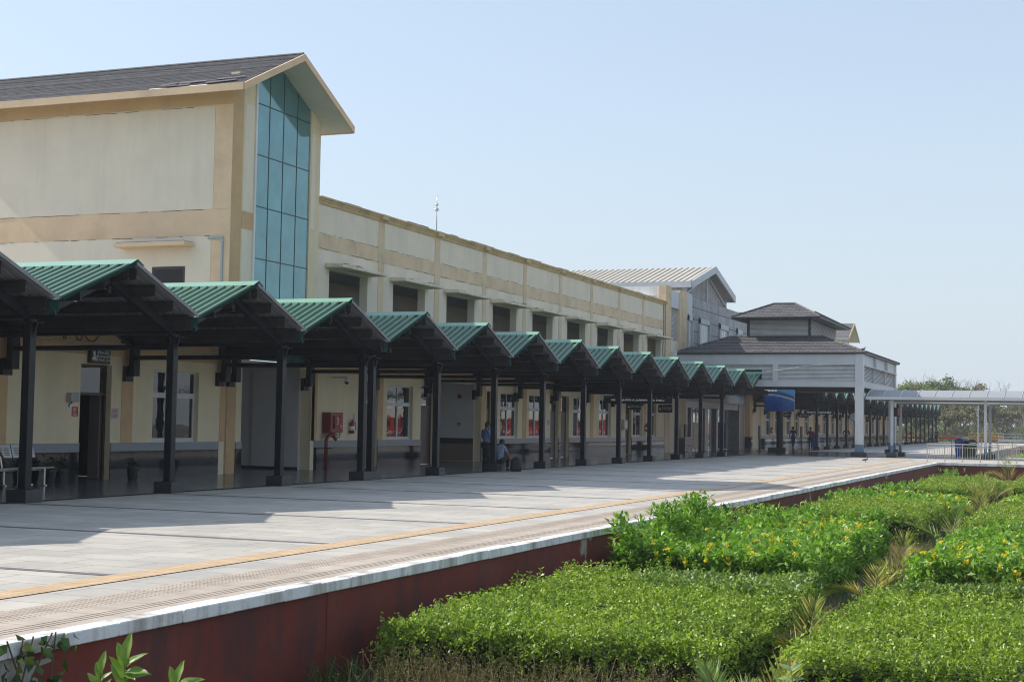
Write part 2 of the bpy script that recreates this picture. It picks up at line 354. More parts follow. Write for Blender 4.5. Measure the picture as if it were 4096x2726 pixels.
def redwall_mat():
    m, n, l, b = nt_mat('red_oxide_wall_paint'); b.inputs['Roughness'].default_value = 0.85
    t = tex(n, l, 'ShaderNodeTexNoise', 0.55, 8, 0.65)
    r = ramp(n, [(0.3, (0.14, 0.022, 0.012)), (0.5, (0.17, 0.030, 0.018)), (0.75, (0.20, 0.060, 0.045))]); l.new(t.outputs['Fac'], r.inputs['Fac'])
    s = tex(n, l, 'ShaderNodeTexNoise', 1.1, 8, 0.7, stretch=(1, 1, 0.35)); rs = ramp(n, [(0.52, (0, 0, 0)), (0.66, (0.75,) * 3)]); l.new(s.outputs['Fac'], rs.inputs['Fac'])
    c = mixc(n, l, r.outputs['Color'], (0.05, 0.028, 0.028), rs.outputs['Color'])
    v = tex(n, l, 'ShaderNodeTexVoronoi', 9, 2, stretch=(1, 1, 0.4)); rv = ramp(n, [(0.11, (0.8,) * 3), (0.15, (0, 0, 0))]); l.new(v.outputs['Distance'], rv.inputs['Fac'])
    c = mixc(n, l, c, (0.34, 0.27, 0.25), rv.outputs['Color'])
    p = tex(n, l, 'ShaderNodeTexNoise', 0.42, 9, 0.62); rp = ramp(n, [(0.665, (0, 0, 0)), (0.68, (1, 1, 1))]); l.new(p.outputs['Fac'], rp.inputs['Fac'])
    c = mixc(n, l, c, (0.36, 0.33, 0.28), rp.outputs['Color'])
    l.new(c, b.inputs['Base Color'])
    t2 = tex(n, l, 'ShaderNodeTexNoise', 25, 5, 0.6); bump(n, l, b, t2.outputs['Fac'], 0.4, 0.01)
    return m
PAVE = floor_mat(); POLI = polished_mat(); SOIL = ground_mat(); REDW = redwall_mat()
STRIP = M('dark_stone_strip', (0.15, 0.142, 0.145), 0.6, var=0.3, scale=12)
STRIPB = M('black_stone_strip', (0.035, 0.036, 0.038), 0.6, var=0.3, scale=12, spec=0.15)
BUFF = brick_mat('buff_edge_paver', (0.40, 0.335, 0.27), (0.48, 0.41, 0.34), (0.2, 0.16, 0.13), 0.8, 0.94, 0.008, 0.8, off=0, plane='YX', bmp=0.2, noise_amt=0.22, grain=3)
BUFF2 = M('buff_raised_dots', (0.33, 0.27, 0.22), 0.8, var=0.15)
ORANGE = brick_mat('ochre_tactile_tile', (0.53, 0.37, 0.21), (0.59, 0.43, 0.27), (0.42, 0.28, 0.16), 0.42, 0.105, 0.012, 0.7, off=0, plane='YX', bmp=0.8, noise_amt=0.18, grain=3)
COPE = M('white_coping_paint', (0.76, 0.77, 0.77), 0.75, var=0.05, scale=3, bmp=0.5, bscale=25, stain=(0.20, 0.16, 0.11), stain_amt=0.95, stain_scale=2.6, streak=True)

g = MB().quad((-420,-60,GZ), (300,-60,GZ), (300,900,GZ), (-420,900,GZ)).build('ground', SOIL); tag(g, kind='structure')
pl = MB().box(-60, KERB-0.20, -12, 204, GZ-0.3, 0.0).build('platform', PAVE); tag(pl, kind='structure')
cr = MB().box(KERB-0.19, 30, 78.3, 96.6, GZ-0.3, 0.0)
crx = cr.build('crossing_path', PAVE); tag(crx, kind='structure')
pf = MB().quad((W-4,-12,0.004), (-19.3,-12,0.004), (-19.3,203,0.004), (W-4,203,0.004))
pf.quad((-19.3,86.5,0.004), (-12.4,86.5,0.004), (-12.4,104,0.004), (-19.3,104,0.004))
tag(pf.build('concourse_floor', POLI), kind='structure')
ln = MB()
ln.quad((-19.3,-12,0.008), (-19.1,-12,0.008), (-19.1,86.4,0.008), (-19.3,86.4,0.008)).quad((-19.3,104.1,0.008), (-19.1,104.1,0.008), (-19.1,203,0.008), (-19.3,203,0.008))
tag(ln.build('platform_border', STRIPB), kind='structure')
ln = MB(); y = 22.42 - 4.745*7
while y < 200:
    if not 85.5 < y < 104.2: ln.quad((-19.08,y,0.004), (-9.73,y,0.004), (-9.73,y+0.155,0.004), (-19.08,y+0.155,0.004))
    y += 4.745
tag(ln.build('platform_cross_strips', STRIP), kind='structure')
tag(MB().quad((-9.72,-12,0.008), (-9.31,-12,0.008), (-9.31,84,0.008), (-9.72,84,0.008)).quad((-9.72,97,0.008), (-9.31,97,0.008), (-9.31,200,0.008), (-9.72,200,0.008)).build('tactile_strip', ORANGE), kind='structure')
bf = MB(); bf.quad((-8.72,-12,0.004), (KERB-0.205,-12,0.004), (KERB-0.205,78.2,0.004), (-8.72,78.2,0.004))
for x in (-7.95, -7.88, -7.81): bf.mi = 1; bf.box(x, x+0.009, -12, 78, 0.0, 0.0065)
edge = bf.build('platform_edge_paving', [BUFF, M('groove_shadow_brown', (0.20, 0.16, 0.13), 0.9)]); tag(edge, kind='structure')
# raised tactile dots, real domes
P0 = []
for i, x in enumerate(np.arange(-8.62, -8.22, 0.068)):
    for j, y in enumerate(np.arange(7.0, 60, 0.068)):
        P0.append((x, y + (0.034 if i % 2 else 0)))
P0 = np.array(P0); n = len(P0); ring = [(math.cos(a)*0.021, math.sin(a)*0.021) for a in np.arange(6)*math.pi/3]
V = np.zeros((n, 7, 3)); V[:, :, :2] = P0[:, None, :]
for k, (a, b_) in enumerate(ring): V[:, k, 0] += a; V[:, k, 1] += b_; V[:, k, 2] = 0.004
V[:, 6, 2] = 0.013
b_ = np.arange(n)[:, None]*7
F = np.concatenate([np.concatenate([b_+k, b_+(k+1) % 6, b_+6], 1) for k in range(6)], 0)
tag(mesh_np('tactile_dots', V.reshape(-1, 3), F, BUFF2), kind='structure')

# red retaining walls with white coping
def coping(mb, axis, a, b, fixed, ztop, depth, h, jit):
    p = a
    while p < b:
        w = random.uniform(0.62, 0.95); q = min(b, p+w-0.012)
        e = random.uniform(-jit, jit); dz = random.uniform(-jit, jit*0.6)
        if axis == 'Y': mb.box(fixed-depth, fixed+0.02+e, p, q, ztop-h, ztop+0.012+dz)
        else: mb.box(p, q, fixed-0.02+e, fixed+depth, ztop-h, ztop+0.012+dz)
        p += w
t = thing('platform_wall', (KERB, 30, GZ), 'long dark red painted platform edge wall with white coping above the hedges', 'wall')
wm = MB(); wm.box(KERB-0.199, KERB-0.03, -12, 78.15, GZ-0.3, -0.10)
for yb in (13.6, 28.3, 43.0, 58.0): wm.box(KERB-0.03, KERB-0.024, yb, yb+5.2, GZ-0.3, -0.104)
wm.build('wall_face', REDW, t)
MB().prism([(7.6, -0.105), (8.9, -0.105), (9.06, -0.13), (9.0, -0.17), (9.2, -0.16), (9.28, -0.19), (9.1, -0.21), (9.02, -0.27), (9.12, -0.31), (9.05, -0.40), (8.85, -0.55), (7.6, -0.6)], 'X', KERB-0.031, KERB-0.026).build('bare_plaster', CONC, t)
cm = MB(); coping(cm, 'Y', -12, 78.2, KERB, 0.0, 0.2, 0.10, 0.010); cm.build('coping', COPE, t, bevel=0.008)
t = thing('crossing_wall', (0, 78.2, GZ), 'stained red wall with white cap running across below the near railing', 'wall')
MB().box(KERB-0.02, 30, 78.16, 78.3, GZ-0.3, -0.13).build('wall_face', REDW, t)
MB().box(KERB+0.03, 30, 78.12, 78.34, -0.13, 0.015).build('coping', COPE, t, bevel=0.01)
t = thing('far_platform_wall', (-8.2, 130, GZ), 'distant red platform edge wall with white coping beyond the crossing', 'wall')
MB().box(-8.35, -8.2, 96.7, 203, GZ-0.3, -0.10).build('wall_face', REDW, t)
cm = MB(); coping(cm, 'Y', 96.7, 203, -8.17, 0.0, 0.25, 0.10, 0.008); cm.build('coping', COPE, t)
t = thing('garden_end_wall', (0, 172, GZ), 'low white capped wall closing the far garden bed', 'wall')
MB().box(-8.2, 30, 172, 172.3, GZ-0.3, -0.2).build('wall_face', REDW, t)
MB().box(-8.15, 30, 171.9, 172.4, -0.2, 0.05).build('coping', COPE, t)
t = thing('far_crossing_wall', (0, 96.6, GZ), 'white capped red wall on the far side of the crossing path', 'wall')
MB().box(-8.15, 30, 96.62, 96.75, GZ-0.3, -0.13).build('wall_face', REDW, t)
MB().box(-8.15, 30, 96.6, 96.8, -0.13, 0.015).build('coping', COPE, t)
# ------------------------------------------------------------------ building helpers
def wall_holes(mb, x0, x1, y0, y1, z0, z1, holes=()):
    ys = sorted({y0, y1, *[h[0] for h in holes], *[h[1] for h in holes]})
    ys = [y for y in ys if y0 <= y <= y1]
    for a, b in zip(ys[:-1], ys[1:]):
        zs = [z0]
        for h in sorted((h for h in holes if h[0] <= a + 1e-6 and h[1] >= b - 1e-6), key=lambda h: h[2]):
            if h[2] > zs[-1] + 1e-4: mb.box(x0, x1, a, b, zs[-1], h[2])
            zs.append(h[3])
        if z1 > zs[-1] + 1e-4: mb.box(x0, x1, a, b, zs[-1], z1)
G = lambda y: y*0.9878
def window(parent, ya, yb, za, zb, x=W, label=None):
    d = x - 0.13; e = 0.055
    mb = MB(); zt = za + (zb-za)*0.66; ym = (ya+yb)/2
    for a, b in ((ya, ya+e), (yb-e, yb)): mb.box(d-0.05, d, a, b, za, zb)
    mb.box(d-0.05, d, ya+e, yb-e, za, za+e); mb.box(d-0.05, d, ya+e, yb-e, zb-e, zb)
    mb.box(d-0.05, d+0.012, ya+e, yb-e, zt-0.04, zt+0.06)
    mb.box(d-0.05, d, ym-0.03, ym+0.03, zt+0.06, zb-e)
    mb.box(d-0.045, d+0.012, ym-0.05, ym+0.05, za+e, zt-0.04)
    for a, b in ((ya+e, ya+e+0.05), (yb-e-0.05, yb-e)): mb.box(d-0.045, d+0.006, a, b, za+e, zt-0.04)
    for a, b in ((ya+e+0.05, ym-0.05), (ym+0.05, yb-e-0.05)):
        mb.box(d-0.045, d+0.006, a, b, za+e, za+e+0.045); mb.box(d-0.045, d+0.006, a, b, zt-0.085, zt-0.04)
    o = mb.build('window', WFRAME, parent)
    MB().box(d-0.035, d-0.022, ya+e, yb-e, za+e, zb-e).build('pane', PANE, o)
    return o
def door(parent, ya, yb, za, zb, mat=None, x=W, open_=False, transom=True, frame=None):
    d = x - 0.16; e = 0.07; zt = za + 2.22 if transom else zb - e
    mb = MB()
    for a, b in ((ya, ya+e), (yb-e, yb)): mb.box(d-0.07, d, a, b, za, zb)
    mb.box(d-0.07, d, ya+e, yb-e, zb-e, zb)
    if transom: mb.box(d-0.07, d, ya+e, yb-e, zt, zt+0.07)
    o = mb.build('door', frame or WOODD, parent)
    if transom: MB().box(d-0.05, d-0.03, ya+e, yb-e, zt+0.07, zb-e).build('fanlight', PANE, o)
    if open_:
        MB().box(d-0.42, d-0.08, yb-e-0.08, yb-e-0.03, za+0.02, zt).build('leaf', DOORG, o)
    else:
        MB().box(d-0.055, d-0.02, ya+e, yb-e, za+0.02, zt).build('leaf', mat or DOORG, o)
        MB().box(d-0.02, d+0.03, ya+e+0.06, ya+e+0.09, 1.0, 1.12).build('handle', STAINL, o)
    return o
def dado(parent, spans):
    for y0, y1 in spans:
        a = MB(); b = MB()
        a.box(W, W+0.03, y0, y1, 0.0, 0.75); b.box(W, W+0.034, y0, y1, 0.75, 0.955); b.box(W, W+0.045, y0, y1, 0.9549, 0.975)
        o = a.build('dado', DADO, parent); b.build('dado_band', DGRY, o)
def pilaster(parent, y0, y1, z0, z1, mat, x=W, t=0.012):
    return MB().box(x, x+t, y0, y1, z0, z1).build('pilaster', mat, parent)

# ------------------------------------------------------------------ single-storey wing, left
wing = thing('station_wing', (W, 20, 0), 'single storey cream station wing behind the three nearest canopies, door open', 'building')
d1 = (G(31.17), G(32.46)); w1 = (G(34.34), G(36.58))
w0 = (20.2, 22.6)
holes = [(d1[0], d1[1], 0, 3.02), (w1[0], w1[1], 0.99, 2.98), (w0[0], w0[1], 0.99, 2.98)]
mb = MB(); wall_holes(mb, W-0.3, W, -5, 37.53, 0, 4.25, holes); mb.build('wall', CREAM, wing)
MB().box(W-10, W-0.31, -5, 37.53, 4.05, 4.2).build('roof', CONC, wing)
MB().box(W, W+0.012, -5, 37.53, 3.27, 4.24).build('upper_band', OCHRE, wing)
for a, b in ((27.75, 28.07), (32.5, 33.0), (37.25, 37.53), (23.2, 23.6), (18.4, 18.8)): pilaster(wing, a, b, 0.976, 3.268, OCHRE)
dado(wing, [(-5, d1[0]-0.01), (d1[1]+0.01, 37.2)])
door(wing, d1[0], d1[1], 0, 3.02, open_=True)
window(wing, *w1, 0.99, 2.98); window(wing, *w0, 0.99, 2.98)
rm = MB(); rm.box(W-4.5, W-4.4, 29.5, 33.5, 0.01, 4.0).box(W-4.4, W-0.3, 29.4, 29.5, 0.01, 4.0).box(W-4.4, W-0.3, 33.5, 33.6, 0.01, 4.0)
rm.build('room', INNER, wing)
cb = MB(); cb.tube([(W+0.03, -4, 3.62), (W+0.03, 27, 3.60), (W+0.035, 37.4, 3.58)], 0.012, 6); cb.tube([(W+0.05, 10, 3.56), (W+0.05, 37.4, 3.52)], 0.009, 6)
cb.build('wall_cable', ALU, wing)

# ------------------------------------------------------------------ gabled tower
TY0, TY1, TYM = 37.55, 42.95, 40.05
EZ, AZ, OV, XG = 11.39, 13.05, 3.42, W+1.0
tower = thing('station_tower', (W, TYM, 0), 'tall cream tower with grey shingled gable roof and strip of teal glass', 'building')
sl = (AZ-EZ)/OV
soff = lambda y: AZ - sl*abs(y-TYM)
XE = -36.0
mb = MB(); mb.box(XE, W, TY0, TY0+0.3, 4.21, soff(TY0)+0.02); mb.build('side_wall', CREAM, tower)
e = TY0
MB().box(XE, -24.83, e-0.014, e, 8.0, 11.16).build('wall_panel', PALE, tower)
MB().box(XE, W-0.0, e-0.010, e, 7.2, 7.985).build('wall_band', PEACH, tower)
MB().box(XE, -24.86, e-0.014, e, 4.3, 7.185).build('wall_panel', PALE, tower)
MB().box(XE, W, e-0.011, e, 11.2, soff(TY0-0.02)).build('wall_band', OCHRE, tower)
for q in ((-24.8, 8.0, 11.19), (-24.84, 4.3, 7.19)): MB().box(q[0], W, e-0.012, e, q[1], q[2]).build('wall_band', PEACH, tower)
# sunshade and small window in the side wall
sh = MB(); sh.prism([(-28.05, 6.86), (-25.45, 6.86), (-25.45, 6.99), (-28.05, 6.99)], 'Y', e-0.55, e-0.002)
shade = sh.build('sunshade', PEACH, tower, bevel=0.01)
MB().box(-27.95, -25.5, e-0.53, e-0.004, 6.992, 7.015).build('sunshade_top', CONC, shade)
sw = MB(); sw.box(-26.95, -26.87, e-0.03, e-0.014, 5.25, 6.28).box(-25.82, -25.76, e-0.03, e-0.014, 5.25, 6.28).box(-26.87, -25.82, e-0.03, e-0.014, 6.2, 6.28)
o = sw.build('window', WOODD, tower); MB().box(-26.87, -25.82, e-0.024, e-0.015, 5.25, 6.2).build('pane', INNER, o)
cd = MB(); cd.box(-24.95, -24.42, e-0.06, e-0.012, 7.09, 7.15).box(-24.47, -24.41, e-0.06, e-0.012, 4.6, 7.09); cd.build('cable_conduit', M('conduit_blue_grey', (0.34, 0.42, 0.47), 0.6, var=0.35, scale=25), tower)
# front
GL0, GL1 = 38.90, 42.27
fr = MB(); fr.box(W-0.3, W, TY0+0.301, GL0-0.06, 3.4, soff(GL0-0.5)); fr.prism([(GL1+0.02, 3.4), (TY1, 3.4), (TY1, soff(TY1)), (GL1+0.02, soff(GL1)-0.02)], 'X', W-0.3, W)
fr.build('front_wall', CREAM, tower)
MB().box(W, W+0.010, TY0+0.02, 38.14, 4.3, soff(TY0)-0.05).build('corner_strip', OCHRE, tower)
for q in ((38.2, 38.74, 8.03, 11.35), (38.2, 38.74, 4.3, 7.46), (42.36, 42.6, 8.0, 11.2)): MB().box(W, W+0.012, *q).build('front_panel', PALE, tower)
MB().box(W, W+0.011, 38.16, 38.80, 7.48, 8.01).build('front_band', OCHRE, tower)
MB().box(W-0.02, W+0.05, 38.80, 38.89, 4.3, soff(38.9)-0.03).build('glazing_edge', WHITE, tower)
gl = MB(); gl.prism([(GL0, 3.5), (GL1, 3.5), (GL1, soff(GL1)-0.01), (TYM, AZ-0.01), (GL0, soff(GL0)-0.01)], 'X', W-0.10, W-0.04)
glz = gl.build('glazing', TGLASS, tower)
mu = MB()
for z in (5.02, 6.66, 8.29, 9.91, 11.52): mu.box(W-0.04, W-0.025, GL0, GL1, z-0.014, z+0.014)
for y in (39.72, 40.58, 41.45): mu.box(W-0.04, W-0.027, y-0.012, y+0.012, 3.5, soff(y)-0.02)
mu.build('glazing_bar', M('dark_joint', (0.035, 0.06, 0.065), 0.5), glz)
# roof: two slopes as slabs with a peach fascia
for s in (-1, 1):
    a = (TYM + s*OV, EZ); b = (TYM, AZ); th = 0.17
    sl_ = MB(); sl_.prism([a, b, (b[0], b[1]+th), (a[0], a[1]+th)], 'X', XE-0.6, XG-0.06)
    ro = sl_.build('roof_slope', SOFF, tower)
    tp = MB(); n_ = 34
    for i in range(n_):
        f0, f1 = i/n_, (i+1)/n_
        y0, z0 = a[0]+(b[0]-a[0])*f0, a[1]+(b[1]-a[1])*f0+th
        y1, z1 = a[0]+(b[0]-a[0])*f1, a[1]+(b[1]-a[1])*f1+th
        jy = random.uniform(-0.012, 0.012)
        x = XE-0.6
        while x < XG-0.1:
            w_ = random.uniform(0.22, 0.42); x2 = min(x+w_, XG-0.075); lift = random.uniform(0.004, 0.007)
            if s == -1 and i < 2 and -29.2 < x < -24.0 and (i == 0 or x > -27): x = x2; continue
            tp.prism([(y0-s*0+jy, z0+lift+0.012), (y1, z1+0.004), (y1, z1+0.014), (y0+jy, z0+lift+0.022)], 'X', x, x2-0.006)
            x = x2
    tp.build('shingles', SHINGLE, ro, recalc=False)
    if s == -1:
        torn = MB()
        for k in range(7):
            x = -25.9 + random.uniform(-1.0, 1.6); f = random.uniform(0.03, 0.17); y = a[0]+(b[0]-a[0])*f; z = a[1]+(b[1]-a[1])*f+th+0.03
            torn.beam((x, y, z+0.03), (x+random.uniform(0.5, 1.1), y+random.uniform(-0.05, 0.12), z+random.uniform(0.03, 0.10)), 0.16, 0.012, (0.1, -0.5, 1))
        torn.build('torn_shingles', SHINGLE, ro)
    fa = MB(); fa.prism([(a[0], a[1]-0.03), (b[0], b[1]-0.03), (b[0], b[1]+th+0.02), (a[0], a[1]+th+0.02)], 'X', XG-0.06, XG)
    fa.box(XE-0.6, XG-0.061, a[0]-0.05 if s < 0 else a[0], a[0] if s < 0 else a[0]+0.05, a[1]-0.035, a[1]+th+0.012)
    fa.build('fascia', PEACH, tower)
MB().tube([(XE-0.6, TYM, AZ+0.2), (XG-0.06, TYM, AZ+0.2)], 0.05, 6).build('ridge', SHINGLE, tower)
# entrance bay under the tower
for q in ((TY0+0.301, 38.45), (42.72, TY1)): MB().box(W-0.4, W, *q, 0, 3.39).build('entrance_pier', CREAM, tower)
MB().box(W, W+0.012, 37.62, 38.12, 0.0, 3.39).build('corner_strip', OCHRE, tower)
MB().box(W, W+0.012, 42.75, 42.94, 0.976, 3.3).build('corner_strip', OCHRE, tower)
rw = MB(); rw.box(W-5.0, W-0.401, 42.72, 42.9, 0, 3.39).box(W-2.2, W-0.401, 42.62, 42.719, 0, 3.39).box(W-5.2, W-5.0, 38.45, 42.9, 0, 3.39).box(W-5, W-0.401, 38.3, 38.449, 0, 3.39)
rw.build('recess_wall', GREYW, tower); MB().box(W-5.0, W-2.21, 42.705, 42.72, 0, 0.09).box(W-2.2, W-0.41, 42.605, 42.62, 0, 0.09).build('skirting', BLACK, tower)
MB().box(W-5.2, W-0.4, TY0+0.301, TY1, 3.39, 3.5).build('recess_ceiling', GREYW, tower)
DAD2 = MB(); DAD2.box(W+0.012, W+0.035, 38.13, 38.46, 0, 0.75); DAD2.build('dado', DADO, tower)
MB().box(W+0.012, W+0.04, 38.13, 38.46, 0.75, 0.96).build('dado_band', DGRY, tower)

# ------------------------------------------------------------------ two-storey block
block = thing('station_block', (W, 64, 0), 'long two storey cream block with nine deep openings and ochre parapet cornice', 'building')
BY0, BY1 = 42.955, 85.72
doors = [(46.93, 48.18), (51.90, 53.2), (58.55, 59.3), (66.6, 67.75), (68.1, 69.3), (78.84, 79.99), (85.85, 86.7)]
wins = [(48.95, 51.16), (60.16, 62.26), (63.69, 65.79), (69.95, 71.91), (74.09, 76.15), (80.3, 82.2), (83.2, 85.05)]
doors = [(G(a), G(b)) for a, b in doors]; wins = [(G(a), G(b)) for a, b in wins]
rec = (G(53.55), G(57.95))
gh = [(a, b, 0, 3.02) for a, b in doors[:-1]] + [(a, b, 0.99, 2.99) for a, b in wins] + [(rec[0], rec[1], 0, 3.25)]
mb = MB(); wall_holes(mb, W-0.3, W, BY0, BY1, 0, 4.3, gh); mb.build('ground_floor_wall', CREAM, block)
MB().box(W, W+0.012, BY0, BY1, 3.28, 4.29).build('lower_band', OCHRE, block)
edges = sorted([(a, b) for a, b in doors[:-1]] + [rec])
spans = []; p = BY0
for a, b in edges:
    if a - p > 0.1: spans.append((p+0.005, a-0.005))
    p = b
spans.append((p+0.005, BY1)); dado(block, spans)
for a, b in doors[:-1]: door(block, a, b, 0, 3.02, mat=WOODD if a in (doors[1][0], doors[5][0]) else DOORG)
for a, b in wins: window(block, a, b, 0.99, 2.99)
for a, b in ((43.22, 43.65), (48.2, 48.6), (57.97, 58.45), (62.86, 63.37), (67.78, 68.07), (72.65, 73.14), (77.5, 77.95), (82.4, 82.85)): pilaster(block, G(a), G(b), 0.976, 3.279, OCHRE)
# recess with laminate dado, seen along its far wall
rw = MB(); rw.box(W-4, W-0.301, rec[1], rec[1]+0.15, 0, 3.3).box(W-1.9, W-0.301, rec[1]-0.06, rec[1], 0, 3.3).box(W-4.2, W-4, rec[0], rec[1]+0.15, 0, 3.3).box(W-4, W-0.301, rec[0]-0.15, rec[0], 0, 3.3).box(W-4, W-0.301, rec[0], rec[1], 3.3, 3.4)
rw.build('recess_wall', GREYW, block)
MB().box(W-4, W-1.91, rec[1]-0.02, rec[1]-0.001, 0.02, 0.74).box(W-1.9, W-0.31, rec[1]-0.08, rec[1]-0.061, 0.02, 0.74).build('laminate_dado', LAM, block)
MB().box(W-4, W-1.91, rec[1]-0.024, rec[1]-0.001, 0.74, 0.99).box(W-1.9, W-0.31, rec[1]-0.084, rec[1]-0.061, 0.74, 0.99).build('dado_band', M('black_stacked_stone', (0.03, 0.033, 0.035), 0.5, var=0.5, scale=30, bmp=0.6, bscale=30), block)
# upper storey
XU = W - 0.02
op = [(43.78, 46.62), (48.68, 51.48), (53.52, 56.38), (58.4, 61.2), (63.22, 65.94), (68.05, 70.8), (72.78, 75.5), (77.42, 80.28), (82.05, 84.86)]
mb = MB(); wall_holes(mb, XU-0.32, XU, BY0+0.001, BY1, 4.301, 8.93, [(a, b, 4.7, 6.80) for a, b in op]); mb.build('upper_wall', PALE, block)
bd = MB(); bd.box(XU, XU+0.012, BY0+0.01, BY1, 7.45, 7.97); bd.build('upper_band', BAND, block)
pls = [(47.42, 47.86), (52.31, 52.78), (57.19, 57.6), (61.97, 62.36), (66.78, 67.17), (71.56, 71.95), (76.26, 76.63), (80.93, 81.31), (85.5, 85.72)]
for a, b in pls: pilaster(block, a, b, 4.31, 8.93, BAND, XU, 0.02)
co = MB(); co.prism([(XU-0.32, 8.931), (XU+0.03, 8.931), (XU+0.06, 8.99), (XU+0.06, 9.03), (XU+0.10, 9.06), (XU+0.10, 9.10), (XU+0.15, 9.13), (XU+0.15, 9.19), (XU-0.32, 9.20)], 'Y', BY0+0.002, BY1)
for a, b in pls: co.box(XU+0.02, XU+0.19, a-0.03, b+0.03, 9.0, 9.185)
co.build('cornice', TRIM, block)
st = MB()
for k in range(14):
    y = random.uniform(BY0+0.3, BY1-2); st.box(XU-0.3, XU+0.12+random.uniform(0, 0.03), y, y+random.uniform(0.3, 1.8), 9.201, 9.201+random.uniform(0.008, 0.03))
st.build('loose_mortar', CONC, block)
for a, b in op:
    s_ = MB(); s_.prism([(XU+0.013, 6.83), (XU+0.68, 6.83), (XU+0.68, 6.93), (XU+0.6, 6.95), (XU+0.013, 6.99)], 'Y', a-0.3, b+0.25)
    o = s_.build('sunshade', SHADEP, block, bevel=0.008)
    c_ = MB()
    for k in range(5):
        y = random.uniform(a-0.25, b); c_.box(XU+0.02, XU+random.uniform(0.2, 0.6), y, y+random.uniform(0.1, 0.5), 6.94, 6.995+random.uniform(0.0, 0.02))
    c_.build('sunshade_dirt', CONC, o)
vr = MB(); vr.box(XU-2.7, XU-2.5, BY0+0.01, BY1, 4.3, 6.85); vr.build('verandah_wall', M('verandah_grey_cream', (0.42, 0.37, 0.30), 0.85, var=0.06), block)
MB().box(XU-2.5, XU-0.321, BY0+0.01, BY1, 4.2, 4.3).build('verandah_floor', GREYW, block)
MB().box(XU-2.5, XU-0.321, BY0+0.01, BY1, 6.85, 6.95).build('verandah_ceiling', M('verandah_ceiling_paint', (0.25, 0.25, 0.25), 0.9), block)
MB().box(W-9, XU-2.51, BY0+0.01, BY1, 8.3, 8.45).build('roof', CONC, block)
for q in ((BY0+0.01, BY0+0.2), (BY1-0.2, BY1)): MB().box(XU-2.5, XU-0.33, *q, 4.31, 6.84).build('verandah_end_wall', CREAM, block)
vw = MB()
for y in (54.6, 55.5): vw.box(XU-2.5, XU-2.46, y, y+0.62, 5.62, 6.05)
o = vw.build('toilet_window', WFRAME, block); v2 = MB()
for y in (54.6, 55.5):
    for k in range(2): v2.beam((XU-2.44, y+0.03, 5.78+k*0.17), (XU-2.2, y+0.03+0.55, 5.72+k*0.17), 0.02, 0.12)
v2.build('louvre', BLACK, o)
for y, z, w_, h_, mt in ((44.05, 5.75, 0.55, 0.5, SIGNB), (60.0, 5.75, 1.1, 0.45, SIGNB), (65.3, 5.6, 0.5, 0.4, SIGNB), (79.7, 5.7, 0.4, 0.4, SIGNB)):
    MB().box(XU-2.35, XU-2.3, y, y+w_, z-h_/2, z+h_/2).build('hanging_sign', mt, block)
MB().box(XU-2.4, XU-2.36, 51.9-2.0, 51.9-1.4, 4.31, 5.15).build('cupboard', GREYW, block)
def crack(x, y0, y1, z, parent, plane='X', amp=0.012):
    m = MB(); p = y0
    while p < y1:
        q = min(y1, p+random.uniform(0.06, 0.5)); h = random.uniform(0.005, 0.017); dz = random.uniform(-amp, amp)*0.5
        if plane == 'X': m.box(x, x+0.004, p, q, z+dz-h, z+dz)
        else: m.box(p, q, x-0.004, x, z+dz-h, z+dz)
        p = q + (random.uniform(0.02, 0.9) if random.random() < 0.45 else 0)
    m.build('plaster_crack', M('crack_shadow', (0.07, 0.06, 0.05), 0.95), parent)
crack(XU+0.012, BY0+0.1, BY1-0.1, 7.45, block)
crack(XU+0.012, BY0+0.1, BY1-0.1, 7.975, block)
crack(TY0-0.014, -36, -24.85, 8.0, tower, 'Y'); crack(TY0-0.014, -36, -24.85, 11.165, tower, 'Y'); crack(TY0-0.014, -36, -24.9, 7.19, tower, 'Y')
cv = MB(); cv.tube([(XU+0.03, 85.3, 9.0), (XU+0.05, 85.35, 7.5), (XU+0.03, 85.2, 6.2), (XU+0.06, 85.45, 4.4)], 0.018, 6); cv.tube([(XU+0.04, 85.62, 8.9), (XU+0.09, 85.55, 7.0), (XU+0.03, 85.66, 5.0)], 0.014, 6)
cv.build('hanging_cable', BLACK, block)
# ------------------------------------------------------------------ concourse hall (end bay, cladding, white gabled roof)
hall = thing('concourse_hall', (W, 97, 0), 'grey clad concourse hall with white ribbed gable roof and louvred gable', 'building')
WX = W - 0.02
def louvre(mb, plane, a0, a1, z0, z1, c, n, t=0.03, slope=None):
    """horizontal slats; plane 'X' -> facing +X, running along Y; 'Y' -> facing -Y, running along X"""
    for i in range(n):
        z = z0 + (z1-z0)*(i+0.5)/n; h = (z1-z0)/n*0.66
        l, r = (a0, a1) if slope is None else slope(z, a0, a1)
        if r - l < 0.1: continue
        if plane == 'X': mb.prism([(c-t, z+h/2), (c, z-h/2), (c+0.008, z-h/2+0.006), (c-t+0.008, z+h/2+0.006)], 'Y', l, r)
        else: mb.prism([(c, z-h/2), (c+t, z+h/2), (c+t, z+h/2+0.008), (c, z-h/2+0.008)], 'X', l, r)
CLAD = brick_mat('streaked_grey_panel', (0.34, 0.345, 0.36), (0.41, 0.41, 0.425), (0.05, 0.05, 0.055), 2.3, 0.78, 0.03, 0.6, off=0, plane='YZ', bmp=0.3, noise_amt=0.35, grain=1.6, wear=(0.2, 0.2, 0.215))
LOUV = M('grey_louvre', (0.62, 0.625, 0.61), 0.55, var=0.08, scale=1, stain=(0.25, 0.25, 0.24), stain_amt=0.4)
LOUVD = M('weathered_grey_louvre', (0.52, 0.51, 0.50), 0.6, var=0.3, scale=0.8)
WROOF = M('cream_white_roof_sheet', (0.52, 0.48, 0.405), 0.5, var=0.06, scale=1)
